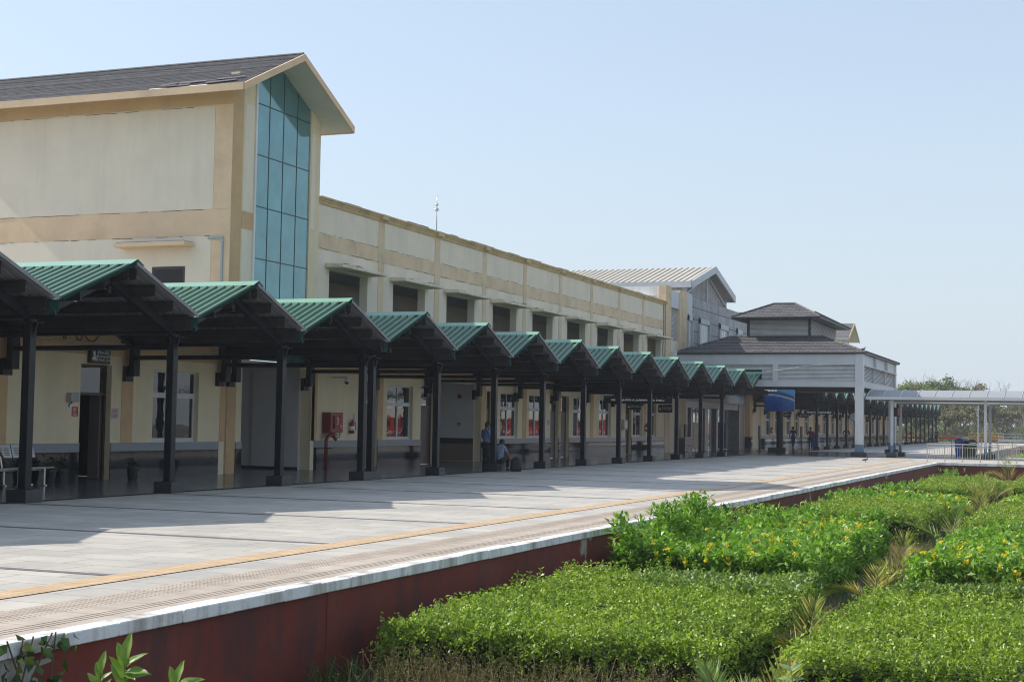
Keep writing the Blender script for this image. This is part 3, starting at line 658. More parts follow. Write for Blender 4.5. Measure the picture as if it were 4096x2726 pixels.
# end bay: two ochre piers, shutter, AC ledge
MB().box(WX-0.4, WX+0.06, 85.73, 86.95, 0, 10.2).build('end_pier', BAND, hall)
MB().box(WX-0.4, WX+0.06, 88.95, 90.75, 0, 10.15).build('end_pier', BAND, hall)
MB().box(WX-0.4, WX-0.02, 86.951, 88.949, 0, 4.3).box(WX-0.4, WX-0.02, 86.951, 88.949, 5.6, 6.9).build('bay_wall', PALE, hall)
MB().box(WX-0.4, WX+0.03, 86.951, 88.949, 8.95, 10.0).build('bay_fascia', LBLUE, hall)
lv = MB(); lv.box(WX-0.3, WX-0.25, 86.951, 88.949, 6.9, 8.95); louvre(lv, 'X', 86.98, 88.93, 6.92, 8.93, WX-0.16, 26); lv.build('roller_louvre', LOUV, hall)
MB().box(WX-0.02, WX+0.6, 86.96, 90.6, 5.5, 5.6).build('ledge', SHADEP, hall)
window(hall, 87.0, 88.3, 4.3, 5.48, x=WX)
ac = MB(); ac.box(WX+0.02, WX+0.38, 87.1, 88.0, 5.62, 6.25)
o = ac.build('air_conditioner', WHITE, hall, bevel=0.02); MB().prism([(87.55+0.25*math.cos(a), 5.93+0.25*math.sin(a)) for a in np.arange(14)*2*math.pi/14], 'X', WX+0.381, WX+0.395).build('fan_grille', BLACK, o)
wr = MB(); wr.box(-33, WX-0.41, 85.9, 86.3, 8.4, 10.15); wr.build('stair_wall', WHITE, hall)
MB().box(-33, WX-0.7, 85.45, 85.9, 9.45, 9.57).build('stair_canopy', WHITE, hall)
for x in (-26.2, -27.4, -28.6): MB().box(x, x+0.1, 85.75, 85.9, 9.27, 9.45).build('bracket', WHITE, hall)
# clad facade with windows
CY0, CY1, CZ = 90.76, 107.6, 10.0
MB().box(WX-0.4, WX+0.03, CY0, CY1, 3.3, CZ).build('cladding', CLAD, hall)
MB().box(WX-0.4, WX+0.05, CY0+0.001, 92.0, 8.6, CZ+0.15).build('cladding_panel', LBLUE, hall)
MB().box(WX-2, WX+0.05, CY1+0.001, 112.5, 3.3, 10.2).build('cladding', CLAD, hall)
for ya, yb in ((91.0, 91.95), (93.9, 96.5), (99.5, 101.9), (104.8, 106.3)):
    f = MB(); e_ = 0.12
    f.box(WX+0.03, WX+0.14, ya-e_, ya, 4.0, 8.85).box(WX+0.03, WX+0.14, yb, yb+e_, 4.0, 8.85).box(WX+0.03, WX+0.14, ya-e_, yb+e_, 8.4, 8.75)
    f.box(WX+0.03, WX+0.06, ya, yb, 6.35, 6.42)
    k = max(2, int((yb-ya)/0.5))
    for i in range(1, k): f.box(WX+0.03, WX+0.055, ya+(yb-ya)*i/k-0.015, ya+(yb-ya)*i/k+0.015, 4.0, 8.4)
    o = f.build('window', LBLUE, hall); MB().box(WX+0.031, WX+0.045, ya, yb, 4.0, 8.4).build('pane', WGLASS, o)
for ya in (94.05, 94.55): MB().prism([(WX+0.06, 6.9), (WX+0.075, 6.9), (WX+0.42, 6.5), (WX+0.40, 6.5)], 'Y', ya, ya+0.45).build('open_vent', EGLASS, hall)
# gabled roof
HY, HA, HE, HO, HX = 98.55, 12.5, 10.95, 6.05, -24.35
hs = (HA-HE)/HO
for s in (-1, 1):
    a = (HY+s*HO, HE); th = 0.1
    r_ = MB(); r_.prism([a, (HY, HA), (HY, HA+th), (a[0], HE+th)], 'X', -42, HX)
    for x in np.arange(-41.8, HX-0.2, 0.42):
        r_.prism([(a[0], HE+th), (HY, HA+th), (HY, HA+th+0.06), (a[0], HE+th+0.06)], 'X', x, x+0.07)
    r_.build('roof_slope', WROOF, hall)
    f = MB(); f.prism([(a[0], HE-0.3), (HY, HA-0.3), (HY, HA+th+0.09), (a[0], HE+th+0.09)], 'X', HX, HX+0.12)
    f.box(-42, HX-0.001, a[0]-0.14 if s < 0 else a[0], a[0] if s < 0 else a[0]+0.14, HE-0.28, HE+0.12)
    f.build('roof_trim', LBLUE, hall)
GX = HX-0.55
MB().prism([(HY-5.5, 9.0), (HY+5.5, 9.0), (HY+5.5, HE-0.2), (HY, HA-0.1), (HY-5.5, HE-0.2)], 'X', GX-0.2, GX-0.06).build('gable_wall', LOUVD, hall)
lv = MB(); louvre(lv, 'X', HY-5.4, HY+5.4, 9.2, HA-0.45, GX, 24, 0.05, slope=lambda z, a, b: (max(a, HY-(HA-0.35-z)/hs*0.98), min(b, HY+(HA-0.35-z)/hs*0.98)))
lv.build('gable_louvre', LOUVD, hall)
tr = MB(); tr.box(GX, GX+0.09, HY-0.07, HY+0.07, 9.4, HA-0.3).box(GX-0.2, GX+0.1, HY-5.62, HY-5.45, 9, HE-0.1).box(GX-0.2, GX+0.1, HY+5.45, HY+5.62, 9, HE-0.1)
for s in (-1, 1): tr.beam((GX+0.04, HY+s*5.5, HE-0.62), (GX+0.04, HY, HA-0.42), 0.08, 0.12)
tr.build('gable_trim', LBLUE, hall)
sd = MB(); sd.box(-42, GX-0.201, HY-5.5, HY-5.35, 8.5, HE-0.15); louvre(sd, 'Y', -42, GX-0.25, 9.2, HE-0.2, HY-5.54, 14); sd.build('side_louvre', LOUV, hall)
for x in (-40, -36.5, -33, -29.5, -26): MB().box(x-0.1, x+0.1, HY-5.62, HY-5.545, 8.5, HE-0.2).build('side_post', LBLUE, hall)
MB().box(-42, WX-0.41, CY0-1.0, CY1, 8.9, 9.0).build('flat_roof', CONC, hall)
MB().box(-43, -42.1, 86, CY1, 0, 9.0).build('rear_wall', PALE, hall)
# ground floor: glazed entrance below
ent = MB(); ent.box(W-1.6, W-0.02, 90.76, 91.3, 0, 3.3).box(W-0.9, W-0.5, 94.0, 94.3, 0, 3.3).box(W-0.9, W-0.5, 97.7, 98.6, 0, 3.3).box(W-0.9, W-0.5, 101.0, 101.5, 0, 3.3).box(W-0.9, W-0.02, 106.0, 107.6, 0, 3.3)
ent.box(W-0.9, W-0.1, 91.3, 107.6, 2.85, 3.29); ent.build('entrance_frame', M('pink_grey_stone', (0.30, 0.27, 0.255), 0.3, var=0.12, scale=3), hall)
o = MB().box(W-0.75, W-0.7, 91.31, 105.99, 0.02, 2.84).build('entrance_glazing', EGLASS, hall)
for y in (92.0, 93.0, 95.0, 96.0, 97.4, 98.9, 100.0, 102.8, 104.0, 105.0): MB().box(W-0.69, W-0.64, y-0.02, y+0.02, 0.02, 2.84).build('mullion', ALU, o)
o = MB().box(W-0.62, W-0.58, 94.4, 97.0, 0.15, 1.9).build('cream_door', M('cream_door_paint', (0.50, 0.44, 0.28), 0.5, var=0.04), hall)
MB().box(W-0.58, W-0.57, 94.5, 96.9, 1.02, 1.07).box(W-0.58, W-0.57, 95.0, 95.04, 0.2, 1.85).build('door_rail', M('cream_rail', (0.38, 0.33, 0.2), 0.5), o)
cu = MB(); ys = np.arange(101.9, 103.95, 0.08)
for i in range(len(ys)-1): cu.quad((W-0.55+0.05*math.sin(i*1.3), ys[i], 0.05), (W-0.55+0.05*math.sin((i+1)*1.3), ys[i+1], 0.05), (W-0.55+0.05*math.sin((i+1)*1.3), ys[i+1], 1.95), (W-0.55+0.05*math.sin(i*1.3), ys[i], 1.95))
cu.build('curtain', M('purple_cloth', (0.035, 0.018, 0.11), 0.8, var=0.1), hall, recalc=False)
MB().box(W-0.5, W-0.01, 107.61, 112.59, 0, 3.29).build('ground_wall', CREAM, hall)
yp = MB(); yp.box(W, W+0.4, 107.7, 108.6, 0.9, 4.2); yp.build('ochre_pier', OCHRE, hall); MB().box(W, W+0.41, 107.69, 108.61, 0, 0.9).build('pier_base', DADO, hall)

# ------------------------------------------------------------------ far wing and far tower
far = thing('far_station_wing', (W, 160, 0), 'distant cream station wing running on beyond the hipped roof portico', 'building')
FY0, FY1 = 112.6, 198
fw = [G(y) for y in (116.7, 120.4, 125.2, 129, 133.8, 138.6, 143.4, 148.2, 153, 157.8, 167, 172, 177, 182, 187)]
hs_ = [(a, a+1.8, 0.98, 2.9) for a in fw]
mb = MB(); wall_holes(mb, W-0.3, W, FY0, FY1, 0, 4.2, hs_); mb.build('wall', CREAM, far)
MB().box(W, W+0.012, FY0, FY1, 3.28, 4.19).build('upper_band', OCHRE, far)
dado(far, [(FY0, FY1)])
for a in fw: window(far, a, a+1.8, 0.98, 2.9)
for i in range(18): pilaster(far, FY0+0.3+i*4.72, FY0+0.8+i*4.72, 0.976, 3.279, OCHRE)
MB().box(W-12, W-0.301, FY0, FY1, 4.05, 4.15).build('roof', CONC, far)
MB().box(W-12, W-0.301, FY1-0.3, FY1, 0, 4.05).build('end_wall', CREAM, far)
ft = thing('far_station_tower', (W, 157, 0), 'distant yellow tower with grey gabled roof peeping above the portico', 'building')
FM = 154.6
MB().box(W-12, W, FM-2.7, FM+2.7, 4.21, 11.2).build('wall', M('plaster_yellow', (0.66, 0.50, 0.25), 0.85, var=0.06), ft)
MB().box(W+0.001, W+0.05, FM-1.7, FM+1.7, 4.3, 10.9).build('glazing', WGLASS, ft)
for s in (-1, 1):
    r_ = MB(); r_.prism([(FM+s*3.45, 10.75), (FM, 12.4), (FM, 12.55), (FM+s*3.45, 10.9)], 'X', W-13, W+0.95); o = r_.build('roof_slope', SOFF, ft)
    r_ = MB(); r_.prism([(FM+s*3.47, 10.905), (FM, 12.555), (FM, 12.6), (FM+s*3.47, 10.95)], 'X', W-13, W+0.9); r_.build('shingles', SHINGLE, o)
    r_ = MB(); r_.prism([(FM+s*3.5, 10.7), (FM, 12.35), (FM, 12.62), (FM+s*3.5, 10.97)], 'X', W+0.951, W+1.02); r_.build('fascia', TRIM, ft)
ftg = MB(); ftg.prism([(FM-2.7, 11.2), (FM+2.7, 11.2), (FM, 12.35)], 'X', W-0.2, W); ftg.build('gable', M('plaster_yellow', (0.6,0.5,0.3)), ft)

# ------------------------------------------------------------------ hipped portico
por = thing('entrance_portico', (-18.3, 95, 0), 'open portico with white beams, louvre band and two tiered dark hipped roof', 'portico')
X0, X1, Y0, Y1 = -24.0, -12.6, 87.3, 102.9
cols = [(X1-0.47, X1, Y0, Y0+0.5), (X1-0.47, X1, Y1-0.5, Y1)]
for i, (a, b, c, d) in enumerate(cols):
    top = 6.06 if i < 2 else 4.3
    o = MB().box(a, b, c, d, 0.72, top).build('column', LBLUE, por)
    MB().box(a-0.003, b+0.003, c-0.003, d+0.003, 0.3, 0.68).build('painted_base', BLUEP, o)
    MB().box(a-0.004, b+0.004, c-0.004, d+0.004, 0.681, 0.72).build('red_stripe', REDP, o)
    MB().box(a-0.22, b+0.22, c-0.22, d+0.22, 0, 0.3).build('plinth', GRAN, o, bevel=0.01)
# beams
def ring(mb, z0, z1, t, inset=0.06):
    mb.box(X0, X1-0.475, Y0+inset, Y0+inset+t, z0, z1); mb.box(X1-inset-t, X1-inset, Y0+0.505, Y1-0.505, z0, z1)
    mb.box(X0, X1-0.475, Y1-inset-t, Y1-inset, z0, z1)
b1 = MB(); ring(b1, 5.43, 6.05, 0.25); b1.build('upper_beam', LBLUE, por)
b2 = MB(); ring(b2, 4.10, 4.46, 0.25, 0.05); b2.build('lower_beam', LBLUE, por)
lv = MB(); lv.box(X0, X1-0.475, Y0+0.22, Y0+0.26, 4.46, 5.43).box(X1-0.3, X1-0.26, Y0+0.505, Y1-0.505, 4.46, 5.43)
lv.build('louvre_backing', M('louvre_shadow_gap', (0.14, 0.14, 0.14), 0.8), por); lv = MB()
louvre(lv, 'Y', X0, X1-0.48, 4.47, 5.42, Y0+0.12, 12); louvre(lv, 'X', Y0+0.51, Y1-0.51, 4.47, 5.42, X1-0.14, 12)
lv.build('louvre_band', LOUV, por)
ps = MB(); ps.box(-17.95, -17.62, Y0+0.04, Y0+0.21, 4.461, 5.429)
for y in (92.2, 97.4): ps.box(X1-0.2, X1-0.05, y, y+0.14, 4.461, 5.429).box(X1-0.15, X1+0.12, y-0.1, y+0.3, 5.43, 5.98)
ps.box(X1-0.02, X1+0.1, Y0+0.51, Y1-0.51, 5.36, 5.43)
ps.build('band_post', LBLUE, por)
ce = MB(); ce.box(X0, X1-0.35, Y0+0.32, Y1-0.32, 4.5, 4.6)
for x in np.arange(X0+1, X1-1, 1.35): ce.box(x, x+0.1, Y0+0.33, Y1-0.33, 4.25, 4.5)
for y in np.arange(Y0+2.5, Y1-1, 2.6): ce.box(X0, X1-0.35, y, y+0.16, 4.12, 4.24)
ce.build('ceiling', M('portico_ceiling', (0.10, 0.10, 0.105), 0.7, var=0.2), por)
# hipped roof frusta with stepped shingle courses
def hip(name, x0, x1, y0, y1, z0, x2, x3, y2, y3, z1, n, parent):
    me = [MB() for _ in range(4)]
    for i in range(n):
        f0, f1 = i/n, (i+1)/n
        L = lambda a, b, f: a+(b-a)*f
        lift = 0.028
        A = [(L(x0,x2,f0), L(y0,y2,f0)), (L(x1,x3,f0), L(y0,y2,f0)), (L(x1,x3,f0), L(y1,y3,f0)), (L(x0,x2,f0), L(y1,y3,f0))]
        B = [(L(x0,x2,f1), L(y0,y2,f1)), (L(x1,x3,f1), L(y0,y2,f1)), (L(x1,x3,f1), L(y1,y3,f1)), (L(x0,x2,f1), L(y1,y3,f1))]
        za, zb = L(z0,z1,f0)+lift, L(z0,z1,f1)
        for k in range(4):
            p, q = A[k], A[(k+1) % 4]; r, s = B[(k+1) % 4], B[k]
            tgt = me[k]
            tgt.quad((*p, za), (*q, za), (*r, zb+0.003), (*s, zb+0.003))
            tgt.quad((*p, za-lift), (*q, za-lift), (*q, za), (*p, za))
    o = me[0].build(name, SHINGP, parent, recalc=False)
    for k, q in ((1, SHINGY), (2, SHINGP), (3, SHINGY)): me[k].build('roof_slope', q, o, recalc=False)
    for (a, b), (c, d) in (((x0,y0),(x2,y2)), ((x1,y0),(x3,y2)), ((x1,y1),(x3,y3)), ((x0,y1),(x2,y3))): MB().tube([(a,b,z0+0.03),(c,d,z1+0.03)], 0.07, 6).build('hip_tiles', SHINGP, o)
    MB().tube([(x2,y2,z1+0.02),(x3,y2,z1+0.02)], 0.08, 6).build('ridge_tiles', SHINGP, o)
    MB().box(x0+0.02, x1-0.02, y0+0.02, y1-0.02, z0-0.07, z0-0.005).build('eaves_board', BLACK, o)
    return o
hip('lower_roof', X0-0.02, X1+0.18, Y0-0.12, Y1+0.2, 6.13, X0+2.75, X1-2.85, Y0+2.9, Y1-2.9, 7.25, 10, por)
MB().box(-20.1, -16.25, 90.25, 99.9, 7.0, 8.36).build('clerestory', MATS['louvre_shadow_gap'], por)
lv = MB(); louvre(lv, 'Y', -20.0, -16.35, 7.3, 8.3, 90.2, 13); louvre(lv, 'X', 90.35, 99.8, 7.3, 8.3, -16.2, 13); lv.build('clerestory_louvre', LOUV, por)
MB().box(-16.32, -16.17, 90.13, 90.29, 7.2, 8.33).box(-20.16, -20.02, 90.13, 90.29, 7.2, 8.33).box(-20.1, -16.3, 90.1, 90.24, 7.18, 7.3).build('clerestory_post', BLACK, por)
hip('upper_roof', -20.95, -15.45, 89.2, 101.0, 8.42, -18.75, -17.45, 91.6, 98.6, 9.42, 8, por)
MB().box(-18.75, -17.45, 91.6, 98.6, 9.40, 9.46).build('roof_cap', SHINGP, por, bevel=0.02)
wcab = MB(); pts = []
for i in range(14):
    f = i/13; x = -22.7+8.2*f; pts.append((x, Y0-0.04, 5.40 - 0.52*math.sin(math.pi*min(1, f*1.55))*(1 if f < 0.65 else 0) ))
wcab.tube([(-22.0, Y0-0.03, 5.38), (-21.0, Y0-0.05, 5.15), (-19.8, Y0-0.05, 4.98), (-18.6, Y0-0.05, 4.98), (-17.4, Y0-0.05, 5.1), (-16.0, Y0-0.05, 5.34), (-14.9, Y0-0.05, 5.42), (-13.4, Y0+0.03, 5.44)], 0.018, 6)
tag(wcab.build('hanging_cable', WHITE), 'white cable sagging across the louvre band of the portico', 'cable')
# ------------------------------------------------------------------ zigzag canopies and columns
CX0, CX1 = -24.05, -18.5
HP, RZ, VZ = 2.3725, 4.86, 3.92
PITCH = 4.745
slope = (RZ-VZ)/(HP-0.05)
ORD = ['first','second','third','fourth','fifth','sixth','seventh','eighth','ninth','tenth','eleventh','twelfth','thirteenth','fourteenth','fifteenth']
def make_canopy(Y, sides=(-1, 1)):
    t = thing('canopy_bay', (-19.2, Y, 0), 'x', 'canopy', 'green zigzag canopy bays along the platform')
    for s in sides:
        ye = Y+s*(HP-0.05)
        # ribbed sheet: profile along X, swept down the slope; green outside, grey underneath
        prof = []; x = CX0
        while x < CX1-0.24:
            prof += [(x, 0), (x+0.145, 0), (x+0.16, 0.068), (x+0.225, 0.068), (x+0.24, 0)]; x += 0.24
        prof.append((CX1, 0))
        m = MB()
        for (xa, ha), (xb, hb) in zip(prof[:-1], prof[1:]):
            if xb - xa < 1e-6: continue
            m.mi = 0; m.quad((xa, ye, VZ+ha), (xb, ye, VZ+hb), (xb, Y, RZ+hb), (xa, Y, RZ+ha))
            m.mi = 1; m.quad((xa, ye, VZ+ha-0.012), (xa, Y, RZ+ha-0.012), (xb, Y, RZ+hb-0.012), (xb, ye, VZ+hb-0.012))
        m.mi = 2 if s < 0 else 1; m.beam((CX1+0.006, ye, VZ+0.01), (CX1+0.006, Y, RZ+0.01), 0.012, 0.07)
        sh = m.build('roof_sheet', [GREEN, UNDER, GDARK], t, recalc=False)
        sc_ = MB()
        for k in range(5):
            f = 0.12+0.19*k; yy = Y+s*HP*f*0.97; zz = RZ-(RZ-VZ)*f
            for x in np.arange(CX0, CX1-0.3, 0.48): sc_.box(x+0.06, x+0.08, yy-0.01, yy+0.01, zz, zz+0.015)
        sc_.build('roof_screws', ALU, sh)
        # purlins: channels with a bottom lip
        for k in range(4):
            f = (0.06, 0.36, 0.66, 0.93)[k]; yy = Y+s*HP*f; zz = RZ-(RZ-VZ)*f-0.03
            p = MB(); q = CX1-0.10-0.03*k
            p.box(CX0, q, yy-0.006, yy+0.006, zz-0.24, zz); p.box(CX0, q, yy-s*0.07, yy-s*0.006, zz-0.246, zz-0.232); p.box(CX0, q, yy-s*0.07, yy-s*0.006, zz-0.012, zz)
            p.build('purlin', STEEL2, t)
        for x in (-19.2, -23.7):
            r = MB(); a = (x, Y+s*0.05, RZ-0.30); b = (x, Y+s*(HP-0.12), VZ-0.30); r.beam(a, b, 0.13, 0.2); r.build('rafter', STEEL, t)
    cap = MB(); tt = 0.004
    for s in sides: cap.quad((CX0, Y, RZ+0.095), (CX1+0.03, Y, RZ+0.095), (CX1+0.03, Y+s*0.24, RZ+0.06-0.24*slope+0.01), (CX0, Y+s*0.24, RZ+0.06-0.24*slope+0.01))
    for s in sides:
        for x in np.arange(CX0+0.01, CX1-0.3, 0.24): cap.quad((x, Y+s*0.24, RZ+0.07-0.24*slope), (x+0.14, Y+s*0.24, RZ+0.07-0.24*slope), (x+0.14, Y+s*0.245, RZ-0.245*slope), (x, Y+s*0.245, RZ-0.245*slope))
    cap.build('ridge_cap', GCAP, t, recalc=False)
    gt = MB(); yv = Y+HP
    gt.box(CX0, CX1-0.15, yv-0.13, yv+0.13, VZ-0.30, VZ-0.28).box(CX0, CX1-0.15, yv-0.13, yv-0.115, VZ-0.28, VZ-0.02).box(CX0, CX1-0.15, yv+0.115, yv+0.13, VZ-0.28, VZ-0.02)
    g_ = gt.build('gutter', STEEL2, t); MB().box(CX1-0.15, CX1-0.145, yv-0.13, yv+0.13, VZ-0.30, VZ-0.02).build('gutter_end', GDARK, g_)
    MB().prism([(Y-2.0, 3.98), (Y+2.0, 3.98), (Y, RZ-0.03)], 'X', CX0+0.02, CX0+0.03).build('sun_block_plate', STEEL2, t)  # added plate, hidden from view, blocks sun leaking in over the wing roof
    ti = MB(); ti.box(-23.75, -19.15, Y-0.05, Y+0.05, RZ-0.62, RZ-0.46); ti.build('ridge_beam', STEEL, t)
    return t
first_y = 25.22
proto = make_canopy(first_y)
def label_bay(o, n, farl=None):
    o['label'] = farl or '%s green ribbed canopy gable counting from the left edge of the photo' % n
near_k = list(range(-1, 13))
for k in near_k:
    o = proto if k == 0 else copy_tree(proto); o.location.y = first_y + k*PITCH
    n = k+1
    o['label'] = ('green canopy bay cut off by the left edge of the photo' if n == 0 else
        'green canopy gable %s from the left, brightly sunlit on its ribbed slope' % ORD[n-1] if n <= 3 else
        'green canopy gable %s from the left, in tower shadow' % ORD[n-1] if n == 4 else
        'green canopy gable %s from the left, shaded with only its tip sunlit' % ORD[n-1])
for k in (-2, -3):
    o = copy_tree(proto); o.location.y = first_y + k*PITCH; o['label'] = 'green canopy bay out of sight left of the photo, seen by its shadow'
# last half bay against the portico
hb = make_canopy(first_y + 13*PITCH - 0.1, (-1,)); hb['label'] = 'last green canopy slope before the white portico beam'
MB().box(CX0, CX1, hb.location.y, hb.location.y+0.03, 4.5, 5.08).build('upstand', GDARK, hb)
far0 = 112.0
hb = make_canopy(far0-4.66, (1,)); hb['label'] = 'dark underside of the first half canopy beyond the portico'
for k in range(19):
    o = copy_tree(proto); o.location.y = far0 + k*4.66
    o['label'] = 'small distant green canopy gable beyond the portico'

def make_column(Y, double=False):
    t = thing('canopy_column', (-19.2, Y, 0), 'x', 'column', 'black canopy columns on granite plinths')
    ys = (Y-0.28, Y+0.28) if double else (Y,)
    w = 0.09
    MB().box(-19.2-0.235, -19.2+0.235, Y-(0.55 if double else 0.235), Y+(0.55 if double else 0.235), 0, 0.25).build('plinth', GRAN, t, bevel=0.006)
    for y in ys:
        p = MB(); p.box(-19.2-w, -19.2+w, y-w, y+w, 0.255, 3.47); p.box(-19.33, -19.07, y-0.13, y+0.13, 0.251, 0.263)
        p.build('post', STEEL, t, bevel=0.006)
        c = MB(); c.box(-19.2-0.17, -19.2+0.2, y-0.17, y+0.17, 3.47, 3.495)
        for s in (-1, 1):
            c.prism([(y+s*w, 3.16), (y+s*0.17, 3.47), (y+s*w, 3.47)] if s > 0 else [(y+s*w, 3.16), (y+s*w, 3.47), (y+s*0.17, 3.47)], 'X', -19.22, -19.18)
            c.prism([(-19.2+s*w, 3.16), (-19.2+s*0.19, 3.47), (-19.2+s*w, 3.47)] if s > 0 else [(-19.2+s*w, 3.16), (-19.2+s*w, 3.47), (-19.2+s*0.19, 3.47)], 'Y', y-0.02, y+0.02)
        c.build('capital', STEEL, t)
        b = MB(); b.prism([(-23.95, 3.52), (-19.0, 3.54), (-19.0, 3.70), (-23.95, 3.76)], 'Y', y-0.07, y+0.07)
        b.prism([(y-0.10, 3.496), (y+0.10, 3.496), (y+0.34, 3.78), (y-0.34, 3.78)], 'X', -19.25, -19.15)
        b.beam((-19.0, y, 3.54), (-18.62, y, 3.68), 0.05, 0.14)
        b.build('cross_beam', STEEL, t)
        pp = MB(); pp.tube([(-19.1, y, 3.25), (-23.93, y+0.3, 3.25)], 0.06, 8); pp.build('tie_pipe', STEEL, t)
        wb = MB(); wb.box(-24.02, -23.85, y+0.2, y+0.46, 2.76, 3.52); wb.box(W, W+0.13, y+0.17, y+0.49, 2.62, 3.02)
        wb.beam((-24.08, y+0.33, 2.80), (-23.93, y+0.33, 2.94), 0.2, 0.16); wb.build('wall_bracket', STEEL, t)
    return t
cy0 = first_y - PITCH/2
cp = make_column(cy0)
hint = ['beside the perforated metal bench', 'in front of the white framed window', 'in front of the grey entrance recess', '', 'before the brown door and laminate recess', 'with a man sitting on its plinth', '', '', '', '', '', '', '']
for k in range(0, 13):
    if k == 3: continue
    o = cp if k == 0 else copy_tree(cp); o.location.y = cy0 + k*PITCH
    o['label'] = ('black steel canopy column ' + hint[k]) if hint[k] else 'black canopy column %s from the left on its granite plinth' % ORD[k]
o = copy_tree(cp); o.location.y = cy0 - PITCH; o['label'] = 'black canopy column just outside the left edge of the photo'
bp = bpy.data.objects
dc = make_column(cy0+3*PITCH, True); dc['label'] = 'paired black posts sharing one wide granite plinth'
for k in range(20):
    o = copy_tree(cp); o.location.y = far0 - 2.33 + k*4.66
    o['label'] = 'thin distant black canopy column beyond the portico'
tl = MB(); tl.box(-22.0, -20.3, first_y-0.9, first_y-0.82, 4.02, 4.07); tl.build
o = MB().box(-20.4, -19.1, first_y-1.2, first_y-1.12, 3.98, 4.03).build('tube_light', M('unlit_tube', (0.5, 0.5, 0.5), 0.4)); tag(o, 'unlit fluorescent tube under the first whole canopy', 'lamp')
o = MB().box(-20.6, -19.3, first_y+PITCH-1.2, first_y+PITCH-1.12, 3.98, 4.03).build('tube_light', MATS['unlit_tube']); tag(o, 'unlit fluorescent tube under the second whole canopy', 'lamp')

# ------------------------------------------------------------------ vaulted walkway roof over the crossing
wk = thing('walkway_canopy', (-5, 90.5, 0), 'grey barrel vaulted walkway canopy crossing to the right on slim posts', 'canopy')
WY0, WY1, WZ0, WZC = 87.7, 93.3, 3.56, 4.02
POLY = M('grey_polycarbonate', (0.31, 0.32, 0.33), 0.5, var=0.06, scale=1.5, stain=(0.3, 0.31, 0.32), stain_amt=0.4)
nseg = 14
arc = [(WY0+(WY1-WY0)*i/nseg, WZ0+(WZC-WZ0)*math.sin(math.pi*i/nseg)**0.8) for i in range(nseg+1)]
v = MB()
for (a, b), (c, d) in zip(arc[:-1], arc[1:]):
    v.quad((-12.45, a, b), (12, a, b), (12, c, d), (-12.45, c, d)); v.quad((-12.45, a, b-0.012), (-12.45, c, d-0.012), (12, c, d-0.012), (12, a, b-0.012))
v.build('vault_sheet', POLY, wk, recalc=False)
rb = MB()
for x in np.arange(-12.45, 12, 0.96): rb.tube([(x, a, b+0.012) for a, b in arc], 0.022, 5)
rb.build('vault_rib', ALU, wk)
eb = MB(); eb.box(-12.5, 12, WY0-0.06, WY0+0.04, WZ0-0.17, WZ0+0.0).box(-12.5, 12, WY1-0.04, WY1+0.06, WZ0-0.17, WZ0); eb.box(-12.5, -12.44, WY0, WY1, WZ0-0.14, WZ0+0.02)
eb.build('eaves_channel', LBLUE, wk)
for y in (88.5, 92.5):
    MB().tube([(-11.3, y, 3.27), (12, y, 3.27)], 0.075, 10).build('rail_beam', LBLUE, wk, smooth=True)
    for x in (-11.09, -5.83, -0.5, 4.8):
        o = MB().box(x-0.075, x+0.075, y-0.075, y+0.075, 0.72, 3.32).build('post', LBLUE, wk)
        MB().box(x-0.077, x+0.077, y-0.077, y+0.077, 0.28, 0.719).build('painted_base', BLUEP, o)
        MB().box(x-0.3, x+0.3, y-0.3, y+0.3, 0, 0.279).build('plinth', GRAN, o)
        MB().tube([(x-0.0, y-0.16, 3.27), (x, y+0.16, 3.27)], 0.13, 14).build('cap', LBLUE, o)
        b = MB(); b.beam((x+0.1, y, 3.1), (x+0.45, y, 3.4), 0.05, 0.05); b.build('knee_brace', LBLUE, o)
# railings
def railing(name, y, x0, x1, label, step):
    t = thing(name, (x0, y, 0), label, 'railing'); f = MB(); p = MB(); b = MB()
    f.tube([(x0, y, 0.93), (x1, y, 0.93)], 0.025, 8); f.tube([(x0, y, 0.77), (x1, y, 0.77)], 0.018, 6); f.tube([(x0, y, 0.14), (x1, y, 0.14)], 0.018, 6)
    x = x0
    while x < x1:
        p = MB(); p.tube([(x, y, 0), (x, y, 0.93)], 0.026, 8); p.lathe(x, y, [(0.06, 0.0), (0.06, 0.015), (0.03, 0.03)], 8); p.build('post', STAINL, t, smooth=False)
        for i in range(1, 7):
            xx = x+step*i/7
            if xx < x1: b.tube([(xx, y, 0.14), (xx, y, 0.77)], 0.012, 5)
        x += step
    f.build('rails', STAINL, t); b.build('balusters', STAINL, t)
railing('railing', 80.5, -8.26, 9, 'stainless steel railing in front of the blue and green bins', 0.9)
railing('railing', 95.4, -8.3, 9, 'stainless steel railing on the far side of the crossing behind the bins', 0.9)
